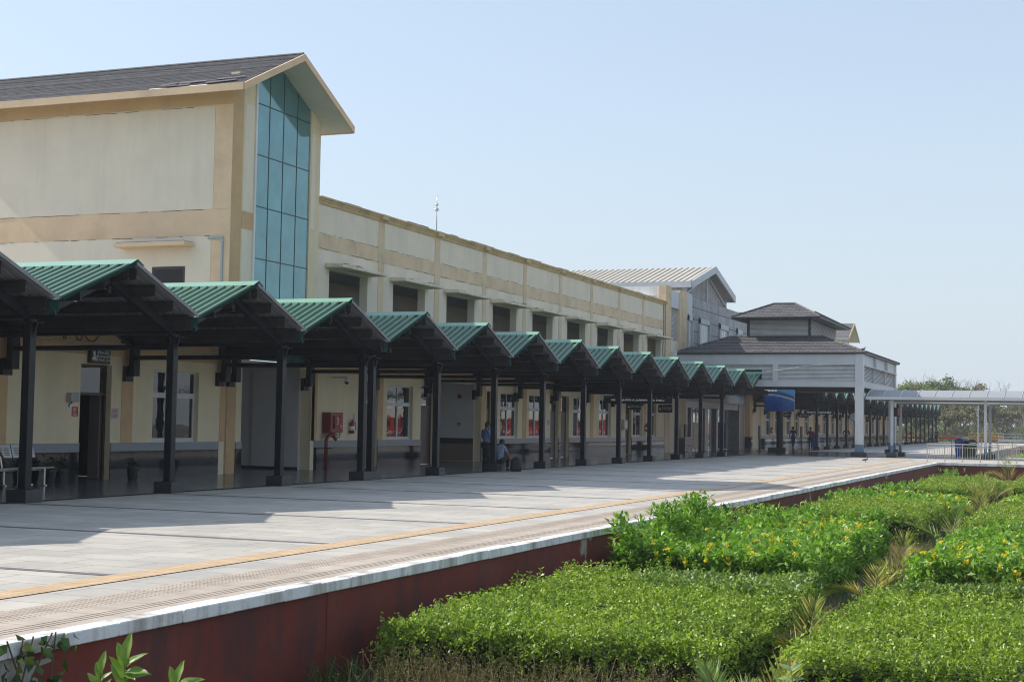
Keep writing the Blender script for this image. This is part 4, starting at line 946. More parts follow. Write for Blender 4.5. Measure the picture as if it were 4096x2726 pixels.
def bin_(x, y, mat, label, h=1.0):
    t = thing('litter_bin', (x, y, 0), label, 'bin')
    b = MB(); k = 0.62
    prof = [(0.22, 0.05), (0.27, h*0.78)]
    def taper(mb, z0, z1, a0, a1, b0, b1):
        v = [(x-a0, y-b0, z0), (x+a0, y-b0, z0), (x+a0, y+b0, z0), (x-a0, y+b0, z0), (x-a1, y-b1, z1), (x+a1, y-b1, z1), (x+a1, y+b1, z1), (x-a1, y+b1, z1)]
        mb.add(v, [(0,3,2,1),(4,5,6,7),(0,1,5,4),(1,2,6,5),(2,3,7,6),(3,0,4,7)])
    taper(b, 0.04, h*0.74, 0.21, 0.26, 0.2, 0.25); b.build('body', mat, t, bevel=0.02)
    l = MB(); taper(l, h*0.86, h, 0.27, 0.17, 0.27, 0.17); l.box(x-0.29, x+0.29, y-0.29, y+0.29, h*0.82, h*0.86)
    for s in (-1, 1): l.box(x+s*0.25-0.015, x+s*0.25+0.015, y-0.2, y+0.2, h*0.74, h*0.82)
    l.build('lid', mat, t, bevel=0.015)
    MB().box(x-0.22, x+0.22, y-0.22, y+0.22, h*0.742, h*0.80).build('opening', BLACK, t)
    wv = MB()
    for s in (-1, 1): wv.tube([(x+s*0.2-0.03, y+0.24, 0.06), (x+s*0.2+0.03, y+0.24, 0.06)], 0.06, 10)
    wv.build('wheel', BLACK, t)
bin_(-7.72, 94.0, BLUEB, 'blue plastic litter bin standing behind the railing', 1.16)
bin_(-6.95, 94.0, GRNB, 'dark green plastic litter bin standing behind the railing', 1.12)
bin_(-21.9, 124.5, BLUEB, 'blue litter bin in the shade beyond the portico', 1.25)
bt = thing('tall_bin', (-7.45, 94.7, 0), 'black bin with pale domed lid behind the blue one', 'bin')
MB().lathe(-7.45, 94.7, [(0.24, 0.02), (0.27, 0.9), (0.28, 1.02)], 16).build('body', BLACK, bt, smooth=False)
MB().lathe(-7.45, 94.7, [(0.29, 1.02), (0.27, 1.14), (0.18, 1.25), (0.02, 1.29)], 16).build('lid', M('pale_lid', (0.5, 0.48, 0.42), 0.5), bt, smooth=True)
# far yellow barriers, lamp post
def barrier(x0, x1, y, label, mat, board):
    t = thing('barrier', (x0, y, 0), label, 'barrier'); f = MB()
    n = max(2, int((x1-x0)/1.5))
    for i in range(n+1):
        x = x0+(x1-x0)*i/n; f.box(x-0.03, x+0.03, y-0.03, y+0.03, -0.3, 1.35)
    for z in (0.95, 1.33): f.box(x0, x1, y-0.035, y+0.035, z-0.03, z+0.03)
    for i in range(int((x1-x0)/0.12)): f.box(x0+i*0.12, x0+i*0.12+0.012, y-0.01, y+0.01, 0.98, 1.30)
    f.build('frame', mat, t); MB().box(x0+0.05, x1-0.05, y-0.06, y-0.036, 0.42, 0.72).build('board', board, t)
RUST = M('rust_brown_paint', (0.20, 0.10, 0.05), 0.7, var=0.3)
barrier(-15.3, -10.9, 199.5, 'bright yellow steel barrier beyond the end of the platform', YELP, M('orange_brown_board', (0.34, 0.13, 0.04), 0.6))
barrier(-20.3, -16.0, 201.5, 'rusty barrier with a red and blue board past the last columns', RUST, M('dark_red_board', (0.24, 0.03, 0.05), 0.6))
barrier(-24.3, -21.0, 201.5, 'rusty barrier seen between the distant columns by the wall', RUST, MATS['dark_red_board'])
barrier(-10.2, -3, 176, 'pale grey fence along the far garden edge', GALV, GALV)
lp = thing('lamp_post', (-9.5, 135, 0), 'slim grey lamp post rising behind the walkway canopy', 'lamp post')
MB().tube([(-9.5, 135, GZ), (-9.5, 135, 3.0), (-9.5, 135, 5.2)], [0.07, 0.055, 0.045], 8).build('pole', GALV, lp)
b = MB(); b.beam((-9.5, 135, 5.2), (-8.9, 135, 5.3), 0.05, 0.05); b.box(-9.0, -8.5, 134.9, 135.1, 5.27, 5.34); b.build('lamp_head', GALV, lp)
mst = thing('lightning_mast', (-37.2, 80.5, 8.4), 'thin steel lightning mast with two balls above the parapet', 'mast')
MB().tube([(-37.2, 80.5, 8.4), (-37.2, 80.5, 13.6), (-37.2, 80.5, 14.2)], [0.06, 0.045, 0.03], 8).build('pole', GALV, mst)
b = MB(); b.ball((-37.2, 80.5, 14.55), 0.13); b.ball((-37.2, 80.5, 14.85), 0.1); b.tube([(-37.2, 80.5, 14.2), (-37.2, 80.5, 15.5)], 0.015, 6); b.build('finial', STAINL, mst, smooth=True)
b = MB(); b.tube([(-37.2, 80.5, 12.3), (-36.4, 80.9, 8.4)], 0.01, 4); b.tube([(-37.2, 80.5, 12.3), (-37.9, 80.2, 8.4)], 0.01, 4); b.build('guy_wire', GALV, mst)
# ------------------------------------------------------------------ signs, boards, fixtures
FX = (R(90), 0, R(90))      # lettering that faces the track
FY = (R(90), 0, 0)          # lettering that faces along the platform towards the viewer
LET = GREENF
def wall_sign(y0, y1, z0, z1, lines, size, label, icon=True, hindi=None):
    t = thing('door_sign', (W+0.05, (y0+y1)/2, (z0+z1)/2), label, 'sign')
    MB().box(W+0.013, W+0.12, y0, y1, z0, z1).build('board', SIGNB, t, bevel=0.004)
    yc = y0+(y1-y0)*(0.62 if icon else 0.5); zc = (z0+z1)/2
    text('\n'.join(lines), size, (W+0.123, yc, zc), FX, LET, t, space=0.95)
    if icon:
        xi = y0+(y1-y0)*0.17; ic = MB(); q = lambda a, b: (xi+a, zc+b)
        ic.prism([q(0.045*math.cos(a), 0.01+0.05*math.sin(a)) for a in np.arange(12)*math.pi/6], 'X', W+0.12, W+0.124)
        ic.prism([q(-0.05, 0.05), q(0.05, 0.05), q(0.045, 0.085), q(-0.045, 0.085)], 'X', W+0.12, W+0.125)
        ic.prism([q(-0.085, -0.13), q(0.085, -0.13), q(0.075, -0.075), q(0.03, -0.05), q(-0.03, -0.05), q(-0.075, -0.075)], 'X', W+0.12, W+0.124)
        ic.build('pictogram', LET, t)
        MB().box(W+0.12, W+0.123, y0+(y1-y0)*0.34, y0+(y1-y0)*0.355, z0+0.08, z1-0.06).build('divider', LET, t)
    return t
wall_sign(G(31.40), G(32.22), 3.04, 3.50, ['स्टेशन मास्टर', 'व पैनल कक्ष', 'STATION MASTER', 'AND PANEL ROOM'], 0.098, 'black sign reading STATION MASTER AND PANEL ROOM above the open door')
wall_sign(G(47.45), G(48.0), 3.06, 3.55, ['कक्ष', 'TION ROOM'], 0.10, 'black sign above the brown door behind the paired posts', icon=False)
wall_sign(G(52.15), G(52.95), 3.06, 3.55, ['अनुभाग कक्ष', 'DUTY ROOM', 'ELECTRICAL'], 0.11, 'black sign reading DUTY ROOM above the dark door by the recess', icon=False)
wall_sign(G(66.9), G(67.7), 3.06, 3.5, ['सेवा', 'SERVICE', 'R'], 0.11, 'small black sign above the twin brown doors', icon=False)
def hang_sign(x0, x1, Y, z0, z1, lines, size, label, name='hanging_sign', align='CENTER', top=3.35, icon=True, glow=None):
    t = thing(name, ((x0+x1)/2, Y, z1), label, 'sign')
    MB().box(x0, x1, Y-0.04, Y+0.04, z0, z1).build('board', SIGNB, t, bevel=0.004)
    r = MB()
    for f in (0.15, 0.85): r.box(x0+(x1-x0)*f-0.012, x0+(x1-x0)*f+0.012, Y-0.012, Y+0.012, z1, top)
    r.build('hanger', STEEL, t)
    xc = (x0+x1)/2 + ((x1-x0)*0.12 if icon else 0)
    text('\n'.join(lines), size, (xc, Y-0.043, (z0+z1)/2), FY, glow or LET, t, space=1.0)
    if icon:
        ic = MB(); xi = x0+(x1-x0)*0.15; zc = (z0+z1)/2
        ic.box(xi-0.07, xi+0.07, Y-0.044, Y-0.04, zc-0.08, zc-0.02).box(xi-0.05, xi+0.01, Y-0.044, Y-0.04, zc-0.015, zc+0.06).box(xi+0.11, xi+0.12, Y-0.044, Y-0.04, z0+0.05, z1-0.05)
        ic.build('pictogram', LET, t)
    return t
def em(name, col, s):
    m, n, l, b = nt_mat(name); b.inputs['Base Color'].default_value = (*col, 1); b.inputs['Emission Color'].default_value = (*col, 1); b.inputs['Emission Strength'].default_value = s; return m
LEDW = em('led_white', (0.65, 0.69, 0.73), 0.28); LEDG = M('led_header_grey', (0.35, 0.36, 0.37), 0.5)
led = hang_sign(-23.1, -19.52, 70.6, 2.74, 3.12, ['NE TR JOHN X DANHO TR INEO'], 0.19, 'long black electronic board with white train lettering under the canopies', name='train_board', icon=False, glow=LEDW)
MB().box(-23.08, -19.54, 70.548, 70.556, 2.955, 3.11).build('header_strip', SIGNB, led)
for x, s in ((-21.9, 'TRAIN NAME'), (-20.45, 'EXPT TIME'), (-20.0, 'AD'), (-19.68, 'PF NO'), (-22.85, 'TRAIN NO')): text(s, 0.075, (x, 70.545, 3.04), FY, LEDG, led, name='header_lettering')
hang_sign(-24.0, -23.2, 77.5, 2.50, 2.87, ['स्टेशन प्रबन्धक', 'STATION MANAGER'], 0.075, 'black hanging sign reading STATION MANAGER beneath the electronic board')
hang_sign(-23.9, -23.05, 83.4, 2.42, 2.88, ['वी.आई.पी कक्ष', 'VIP ROOM'], 0.10, 'black hanging sign reading VIP ROOM past the station manager sign')
hang_sign(-20.75, -18.45, 112.9, 2.70, 2.98, ['NE RISH YI II A HAPPY JI IRINE'], 0.14, 'distant electronic board with white lettering beyond the blue screen', name='train_board', icon=False, glow=LEDW)
hang_sign(-22.35, -21.6, 119.5, 2.48, 2.80, ['प्रतीक्षालय', 'WAITING ROOM'], 0.07, 'distant black hanging sign just left of the man in red')
hang_sign(-20.2, -19.66, 124.0, 2.42, 2.77, ['प्रतीक्षालय', 'WAITING ROOM'], 0.05, 'distant black hanging sign beyond the far electronic board', icon=False)
hang_sign(-18.98, -18.6, 133.2, 2.30, 2.70, ['RM'], 0.08, 'small distant black hanging sign right of the portico column', icon=False)
hang_sign(-21.45, -20.85, 108.2, 2.42, 2.77, ['प्रतीक्षालय', 'WAITING ROOM'], 0.055, 'distant black hanging sign right of the blue screen pole', icon=False)
# curved blue screen on a pole
scr = thing('display_screen', (-19.35, 96.5, 0), 'large curved blue screen showing a bay, on a black pole with plinth', 'screen')
def screen_mat():
    m, n, l, b = nt_mat('blue_bay_picture')
    tc = n.new('ShaderNodeTexCoord'); sp = n.new('ShaderNodeSeparateXYZ'); l.new(tc.outputs['Generated'], sp.inputs[0])
    t = tex(n, l, 'ShaderNodeTexNoise', 5.0, 8, 0.65, coord='Generated', stretch=(1.2, 1, 3.0))
    pw = n.new('ShaderNodeMath'); pw.operation = 'POWER'; pw.inputs[1].default_value = 2.4; l.new(sp.outputs['X'], pw.inputs[0])
    ma = n.new('ShaderNodeMath'); ma.operation = 'MULTIPLY_ADD'; ma.inputs[1].default_value = 0.24; l.new(pw.outputs[0], ma.inputs[0]); l.new(sp.outputs['Z'], ma.inputs[2])
    md = n.new('ShaderNodeMath'); md.operation = 'MULTIPLY_ADD'; md.inputs[1].default_value = 0.10; l.new(t.outputs['Fac'], md.inputs[0]); l.new(ma.outputs[0], md.inputs[2])
    r = ramp(n, [(0.0, (0.002, 0.020, 0.13)), (0.45, (0.003, 0.036, 0.20)), (0.70, (0.006, 0.075, 0.28)), (0.745, (0.02, 0.14, 0.36)), (0.76, (0.36, 0.42, 0.50)), (0.80, (0.30, 0.27, 0.32)), (0.82, (0.012, 0.05, 0.14)), (0.90, (0.02, 0.07, 0.19)), (0.94, (0.015, 0.14, 0.36)), (1.0, (0.06, 0.26, 0.52))]); l.new(md.outputs[0], r.inputs['Fac'])
    l.new(r.outputs['Color'], b.inputs['Base Color']); l.new(r.outputs['Color'], b.inputs['Emission Color']); b.inputs['Emission Strength'].default_value = 0.2; b.inputs['Roughness'].default_value = 0.35
    return m
N = 14; sx0, sx1 = -20.35, -18.38
cv = [(sx0+(sx1-sx0)*i/N, 96.5-0.22*math.sin(math.pi*i/N)) for i in range(N+1)]
m = MB(); m.prism([(x, y) for x, y in cv]+[(x, y+0.12) for x, y in reversed(cv)], 'Z', 2.70, 4.24); m.build('screen_panel', screen_mat(), scr)
lg = MB()
for i in range(0, 6): lg.prism([(cv[i][0], cv[i][1]-0.004), (cv[i+1][0], cv[i+1][1]-0.004), (cv[i+1][0], cv[i+1][1]-0.001), (cv[i][0], cv[i][1]-0.001)], 'Z', 4.03, 4.14)
lo = lg.build('white_banner', LEDW, scr)
lg = MB()
for x0_, x1_, mi in ((-20.28, -20.02, 0), (-19.95, -19.85, 1), (-19.72, -19.60, 0)):
    yy = 96.5-0.22*math.sin(math.pi*(x0_-sx0)/(sx1-sx0)); lg.box(x0_, x1_, yy-0.03, yy-0.006, 4.06, 4.11)
lg.build('logo_marks', REDP, scr)
MB().tube([(-19.35, 96.62, 0.30), (-19.35, 96.62, 4.3)], 0.22, 14).build('pole', STEEL, scr); MB().box(-20.03, -18.85, 96.05, 97.2, 0, 0.32).build('plinth', GRAN, scr, bevel=0.01)
b = MB(); b.tube([(-19.35, 96.62, 4.25), (-19.5, 96.62, 4.42), (-19.62, 96.6, 4.6)], 0.02, 6); b.build('cable', BLACK, scr)
for i, (x, y) in enumerate(((-23.7, 88.9), (-21.3, 99.5), (-20.95, 113.0))):
    k = thing('standing_display', (x, y, 0), ('black standing display panel beside the glazed entrance', 'black standing display panel left of the woman in blue', 'black standing display panel beside the man in red')[i], 'display')
    MB().box(x-0.05, x+0.05, y-0.28, y+0.28, 0.85, 1.75).build('panel', BLACK, k, bevel=0.01); MB().box(x-0.035, x+0.035, y-0.04, y+0.04, 0.04, 0.85).build('stand', STEEL, k); MB().box(x-0.18, x+0.18, y-0.25, y+0.25, 0, 0.04).build('foot', STEEL, k)
    MB().box(x-0.035, x+0.28, y-0.02, y+0.02, 0.42, 0.45).build('tray', STEEL, k)
ck = thing('clock', (-19.25, 128, 2.65), 'round pale platform clock half hidden by the white portico column', 'clock')
MB().tube([(-19.25, 127.95, 2.65), (-19.25, 128.1, 2.65)], 0.36, 20).build('case', BLACK, ck); MB().tube([(-19.25, 127.93, 2.65), (-19.25, 127.949, 2.65)], 0.33, 20).build('dial', M('clock_dial', (0.45, 0.45, 0.42), 0.5), ck)
h = MB(); h.beam((-19.25, 127.92, 2.65), (-19.10, 127.92, 2.75), 0.02, 0.02).beam((-19.25, 127.92, 2.65), (-19.3, 127.92, 2.9), 0.02, 0.02); h.build('hands', BLACK, ck); MB().box(-19.27, -19.23, 128.0, 128.05, 3.0, 3.4).build('hanger', STEEL, ck)
tv = thing('poster_box', (-11.2, 92.2, 3.0), 'small lit poster box hanging beneath the walkway canopy', 'sign')
MB().prism([(-11.42, 92.0), (-11.05, 91.95), (-11.05, 92.3), (-11.42, 92.3)], 'Z', 2.45, 3.0).build('case', BLACK, tv); MB().box(-11.18, -11.06, 91.93, 91.947, 2.5, 2.97).build('poster', M('poster_red_buff', (0.5, 0.25, 0.2), 0.5, var=0.5, scale=9), tv); MB().box(-11.3, -11.2, 92.2, 92.25, 3.0, 3.2).build('hanger', STEEL, tv)

# wall fixtures
def fix(name, label, cat, y, z): return thing(name, (W, y, z), label, cat)
f = fix('meter_box', 'small grey electric box on the wall left of the open door', 'electric box', 30.4, 2.1)
MB().box(W+0.001, W+0.16, G(30.62), G(30.95), 2.03, 2.26).build('box', M('box_grey', (0.36, 0.37, 0.36), 0.5), f, bevel=0.01); c = MB(); c.tube([(W+0.08, G(30.75), 2.03), (W+0.06, G(30.72), 1.98), (W+0.02, G(30.68), 1.94)], 0.015, 6); c.build('cable', BLACK, f)
o = MB().box(W+0.001, W+0.03, G(30.62), G(30.78), 1.86, 1.97).build('wall_switch', GREENF, f)
MB().box(W+0.03, W+0.034, G(30.66), G(30.72), 1.89, 1.94).build('switch_key', BLACK, o)
def notice(y0, y1, z0, z1, mat, label, lines=7, lm=None):
    t = fix('notice', label, 'notice', (y0+y1)/2, (z0+z1)/2); MB().box(W+0.001, W+0.012, y0, y1, z0, z1).build('sheet', mat, t)
    m_ = MB()
    for i in range(lines):
        z = z1-(z1-z0)*(i+1.2)/(lines+1.2); m_.box(W+0.012, W+0.0135, y0+0.03, y1-0.03-random.random()*0.08, z, z+0.008)
    m_.build('print', lm or GREENF, t)
notice(G(30.85), G(31.09), 1.66, 1.91, M('red_notice', (0.42, 0.02, 0.025), 0.5), 'red printed notice beside the open door')
notice(G(32.5), G(32.78), 1.61, 1.89, PINK, 'pink paper notice right of the open door', lm=REDP)
notice(G(46.25), G(46.40), 1.55, 1.9, PINK, 'pale paper notice behind the paired posts near the extinguisher', lm=REDP)
notice(G(66.2), G(66.45), 1.6, 1.85, PINK, 'pink paper notice left of the twin brown doors', lm=REDP)
notice(G(80.35), G(80.7)-0.1, 2.05, 2.4, M('violet_notice', (0.3, 0.28, 0.45), 0.5), 'pale violet notice above a smaller red one past the station manager door')
notice(G(80.4), G(80.7)-0.1, 1.72, 1.95, MATS['red_notice'], 'small red notice below the violet one')
# fire hose cabinet with riser
f = fix('fire_hose_cabinet', 'red fire hose cabinet numbered 3 above a red standpipe', 'hose cabinet', G(44.6), 1.6)
a, b = G(44.0), G(44.9)
MB().box(W+0.02, W+0.32, a, b, 1.24, 1.93).build('box', REDDK, f, bevel=0.008)
fd = MB(); fd.box(W+0.32, W+0.345, a+0.02, (a+b)/2-0.005, 1.26, 1.91).box(W+0.32, W+0.345, (a+b)/2+0.005, b-0.02, 1.26, 1.91); o = fd.build('door', REDP, f)
gw = MB()
for y0_ in (a+0.13, (a+b)/2+0.12):
    pts = [(y0_+0.10+0.09*math.cos(t_), 1.60+(0.17 if math.sin(t_) > 0 else -0.17)+0.06*math.sin(t_)) for t_ in np.arange(16)*math.pi/8]; gw.prism(pts, 'X', W+0.345, W+0.35)
gw.build('glass', PANE, o); text('3', 0.34, (W+0.36, (a+b)/2+0.02, 1.62), FX, GREENF, f, name='numeral')
sp_ = fix('standpipe', 'red hydrant standpipe with hand wheel below the hose cabinet', 'hydrant', G(44.0), 0.6)
p = MB(); p.tube([(W+0.25, G(43.9), 0.0), (W+0.25, G(43.9), 0.98), (W+0.26, G(43.95), 1.1), (W+0.28, G(44.1), 1.17), (W+0.28, G(44.3), 1.18)], 0.062, 10); p.tube([(W+0.28, G(44.25), 1.10), (W+0.28, G(44.25), 1.25)], 0.085, 10); p.tube([(W+0.28, G(44.25), 1.17), (W+0.42, G(44.3), 0.98)], 0.05, 8)
p.build('pipe', REDDK, sp_, smooth=True); p = MB(); ry = G(44.62)
p.tube([(W+0.28+0.1*math.cos(t_), ry, 1.17+0.1*math.sin(t_)) for t_ in np.arange(15)*2*math.pi/14], 0.014, 5); p.tube([(W+0.28, G(44.3), 1.17), (W+0.28, ry, 1.17)], 0.016, 5)
for t_ in (0.3, 2.4, 4.5): p.tube([(W+0.28, ry, 1.17), (W+0.28+0.1*math.cos(t_), ry, 1.17+0.1*math.sin(t_))], 0.01, 4)
p.build('hand_wheel', BLACK, sp_); MB().box(W+0.05, W+0.5, G(43.9)-0.1, G(43.9)+0.1, 0.72, 0.75).build('clamp', BLACK, sp_)
def extinguisher(y, z, label):
    t = thing('fire_extinguisher', (W+0.1, y, z), label, 'extinguisher')
    MB().lathe(W+0.11, y, [(0.07, z-0.21), (0.085, z-0.2), (0.085, z+0.13), (0.06, z+0.19), (0.03, z+0.21)], 14).build('cylinder', REDP, t, smooth=True)
    MB().lathe(W+0.11, y, [(0.0865, z-0.1), (0.0865, z+0.05)], 14).build('label_band', GREENF, t, smooth=True)
    h = MB(); h.lathe(W+0.11, y, [(0.03, z+0.21), (0.03, z+0.25)], 8); h.beam((W+0.11, y-0.02, z+0.26), (W+0.11, y+0.14, z+0.29), 0.03, 0.02); h.tube([(W+0.11, y+0.02, z+0.24), (W+0.2, y+0.08, z+0.2), (W+0.21, y+0.09, z-0.1)], 0.012, 6); h.build('valve', BLACK, t)
extinguisher(G(46.0), 1.42, 'red fire extinguisher on the wall right of the hose cabinet')
extinguisher(G(82.6), 1.5, 'red fire extinguisher beside the station manager door')
extinguisher(125.9, 1.45, 'distant red fire extinguisher beyond the man in red')
extinguisher(117.0, 1.4, 'distant red fire extinguisher behind the blue screen pole')
f = thing('hose_cabinet', (W, 138, 1.5), 'distant red fire cabinet beyond the portico', 'hose cabinet'); MB().box(W+0.02, W+0.32, 137.4, 138.3, 1.2, 1.95).build('box', REDDK, f); MB().box(W+0.321, W+0.34, 137.5, 138.2, 1.26, 1.9).build('door', REDP, f)
rx = rec[1]-0.061
f = thing('fire_alarm', (W-0.9, rx, 2.78), 'red fire alarm sounder high on the recess wall', 'fire alarm'); MB().box(W-1.05, W-0.88, rx-0.06, rx, 2.68, 2.85).build('body', REDP, f, bevel=0.01); MB().tube([(W-0.965, rx-0.075, 2.765), (W-0.965, rx-0.06, 2.765)], 0.05, 10).build('sounder', REDDK, f)
f = thing('alarm_call_point', (W-0.9, rx, 1.58), 'small red alarm call point lower on the recess wall', 'call point'); MB().box(W-1.06, W-0.91, rx-0.05, rx, 1.52, 1.64).build('box', REDP, f, bevel=0.008); MB().tube([(W-0.985, rx-0.06, 1.58), (W-0.985, rx-0.05, 1.58)], 0.03, 10).build('button', GREENF, f)
def camera_dome(y, z, label, x=W+0.55):
    t = thing('security_camera', (x, y, z), label, 'camera'); b = MB(); b.box(W, x, y-0.02, y+0.02, z+0.1, z+0.14); b.tube([(x, y, z+0.12), (x, y, z+0.02)], 0.02, 6); b.build('bracket', GALV, t); MB().ball((x, y, z-0.04), 0.075).build('dome', BLACK, t, smooth=True); MB().lathe(x, y, [(0.08, z-0.02), (0.08, z+0.05), (0.05, z+0.08)], 12).build('housing', WHITE, t)
camera_dome(G(44.7), 3.0, 'white dome camera on a wall arm above the hose cabinet')
f = thing('junction_boxes', (W, 30.5, 3.8), 'cluster of grey junction boxes and looping cables under the first canopy', 'electric box')
for y, w_ in ((30.0, 0.22), (30.5, 0.36), (31.3, 0.22)): MB().box(W+0.013, W+0.16, y, y+w_, 3.75, 3.98).build('box', M('box_grey2', (0.45, 0.45, 0.44), 0.5), f, bevel=0.01)
c = MB()
for y0_, y1_ in ((29.95, 30.1), (30.45, 30.75), (30.8, 31.4)): c.tube([(W+0.05, y0_, 3.76), (W+0.06, (2*y0_+y1_)/3, 3.62), (W+0.06, (y0_+2*y1_)/3, 3.60), (W+0.05, y1_, 3.76)], 0.014, 6)
c.build('cable', BLACK, f)
# white wall box, waste sign board etc.
f = thing('wall_phone_box', (W, G(78.0), 1.6), 'cream telephone box on the wall left of the station manager door', 'box'); MB().box(W+0.01, W+0.3, G(77.6), G(78.3), 1.4, 1.95).build('box', M('cream_box', (0.5, 0.46, 0.32), 0.5), f, bevel=0.01); MB().box(W+0.301, W+0.31, G(77.75), G(78.2), 1.5, 1.85).build('panel', GREENF, f)
f = thing('sand_locker', (W, 90.4, 0), 'black granite cabinet standing by the glazed entrance', 'cabinet'); MB().box(W-0.02, W+0.6, 88.4, 90.2, 0, 0.85).build('body', GRAN, f, bevel=0.01); MB().box(W-0.02, W+0.65, 88.35, 90.25, 0.851, 0.95).build('top', DGRY, f)
for i, (x, y) in enumerate(((-23.9, 28.75), (-23.55, 30.7), (-23.6, 30.45))): pass
# perforated bench
bn = thing('metal_bench', (-23.6, 27.6, 0), 'silver perforated metal bench against the wall at the left', 'bench')
PERF = M('perforated_steel', (0.46, 0.45, 0.43), 0.35, 0.8, var=0.08)
by0, by1 = 26.3, 28.72
bk = MB(); dots = MB(); n_ = 3; w_ = (by1-by0)/n_
for i in range(n_):
    y0_, y1_ = by0+i*w_+0.015, by0+(i+1)*w_-0.015
    bk.prism([(-23.86, 0.66), (-23.83, 0.66), (-23.92, 0.965), (-23.95, 0.965)], 'Y', y0_, y1_)
    bk.prism([(-23.84, 0.43), (-23.3, 0.45), (-23.24, 0.435), (-23.24, 0.42), (-23.3, 0.43), (-23.84, 0.41)], 'Y', y0_, y1_)
    for k in range(3):
        for a_ in range(6):
            for b_ in range(5):
                yy = y0_+0.08+k*0.23+a_*0.03; f_ = 0.2+0.5*b_/4; dots.box(-23.83-0.09*f_+0.0, -23.825-0.09*f_+0.002, yy, yy+0.014, 0.66+0.305*f_, 0.674+0.305*f_)
bk.build('seat_panels', PERF, bn); dots.build('perforations', BLACK, bn)
fr = MB(); fr.beam((-23.6, by0, 0.39), (-23.6, by1, 0.39), 0.07, 0.05); fr.build('beam', STAINL, bn)
for y in (by0+0.3, (by0+by1)/2, by1-0.3):
    l_ = MB(); l_.tube([(-23.86, y, 0.72), (-23.82, y, 0.55), (-23.78, y, 0.40), (-23.3, y, 0.40)], 0.022, 8); l_.build('arm', STAINL, bn)
    for x in (-23.72, -23.30): MB().tube([(x, y, 0.40), (x, y, 0.03)], 0.024, 8).box(x-0.06, x+0.06, y-0.03, y+0.03, 0.006, 0.03).build('leg', STAINL, bn)
def pot(x, y, h, label, n):
    t = thing('potted_plant', (x, y, 0), label, 'plant'); MB().lathe(x, y, [(0.12, 0.006), (0.16, 0.30), (0.18, 0.31), (0.18, 0.345), (0.15, 0.345)], 14).build('pot', BLACK, t)
    s = MB(); P = []; D = []
    for k in range(n):
        a = random.random()*6.28; l = random.uniform(0.35, 1)*h; r = random.uniform(0.03, 0.17); p1 = (x+r*math.cos(a), y+r*math.sin(a), 0.33+l*0.8)
        s.tube([(x+0.02*math.cos(a), y+0.02*math.sin(a), 0.3), p1], 0.006, 4)
        for q in range(7):
            f_ = 0.35+0.65*q/6; P.append([x+(p1[0]-x)*f_, y+(p1[1]-y)*f_, 0.3+(p1[2]-0.3)*f_]); b_ = random.random()*6.28; D.append([math.cos(b_), math.sin(b_), random.uniform(-0.1, 0.7)])
    s.build('stems', M('brown_stem', (0.10, 0.07, 0.04), 0.8), t); V, F = leaves(np.array(P), np.array(D), 0.13, 0.05, curl=0.3); mesh_np('foliage', V, F, POTLEAF, t)
POTLEAF = leaf_mat('pot_plant_leaf', [(0, (0.025, 0.05, 0.014)), (0.6, (0.045, 0.075, 0.02)), (1, (0.10, 0.06, 0.025))])
pot(-23.7, 28.95+0.15, 0.42, 'leafy plant in a black pot between the bench and the door', 12)
pot(-23.75, 29.55, 0.40, 'drooping brownish plant in a black pot beside the bench', 10)
pot(-23.65, 32.35, 0.38, 'small plant in a black pot right of the open door', 9)

# ------------------------------------------------------------------ people
SKIN = M('brown_skin', (0.16, 0.085, 0.05), 0.55, var=0.08); HAIR = M('black_hair', (0.010, 0.009, 0.009), 0.5, var=0.2)
def skin_mesh(name, nodes, edges, root, mat, parent, sub=1):
    bm = bmesh.new(); lay = bm.verts.layers.skin.verify(); ix = {}
    for k, (co, r) in nodes.items():
        v = bm.verts.new(co); r = r if isinstance(r, tuple) else (r, r); v[lay].radius = r; v[lay].use_root = (k == root); ix[k] = v
    for a, b in edges: bm.edges.new((ix[a], ix[b]))
    me = bpy.data.meshes.new(name+'_base'); bm.to_mesh(me); bm.free()
    o = bpy.data.objects.new(name, me); COL.objects.link(o)
    o.modifiers.new('skin', 'SKIN').use_smooth_shade = True
    s = o.modifiers.new('sub', 'SUBSURF'); s.levels = sub; s.render_levels = sub
    bpy.context.view_layer.update()
    dg = bpy.context.evaluated_depsgraph_get(); nm = bpy.data.meshes.new_from_object(o.evaluated_get(dg), depsgraph=dg)
    o.modifiers.clear(); o.data = nm; nm.name = name; nm.materials.clear(); nm.materials.append(mat)
    nm.polygons.foreach_set('use_smooth', [True]*len(nm.polygons)); o.parent = parent
    return o
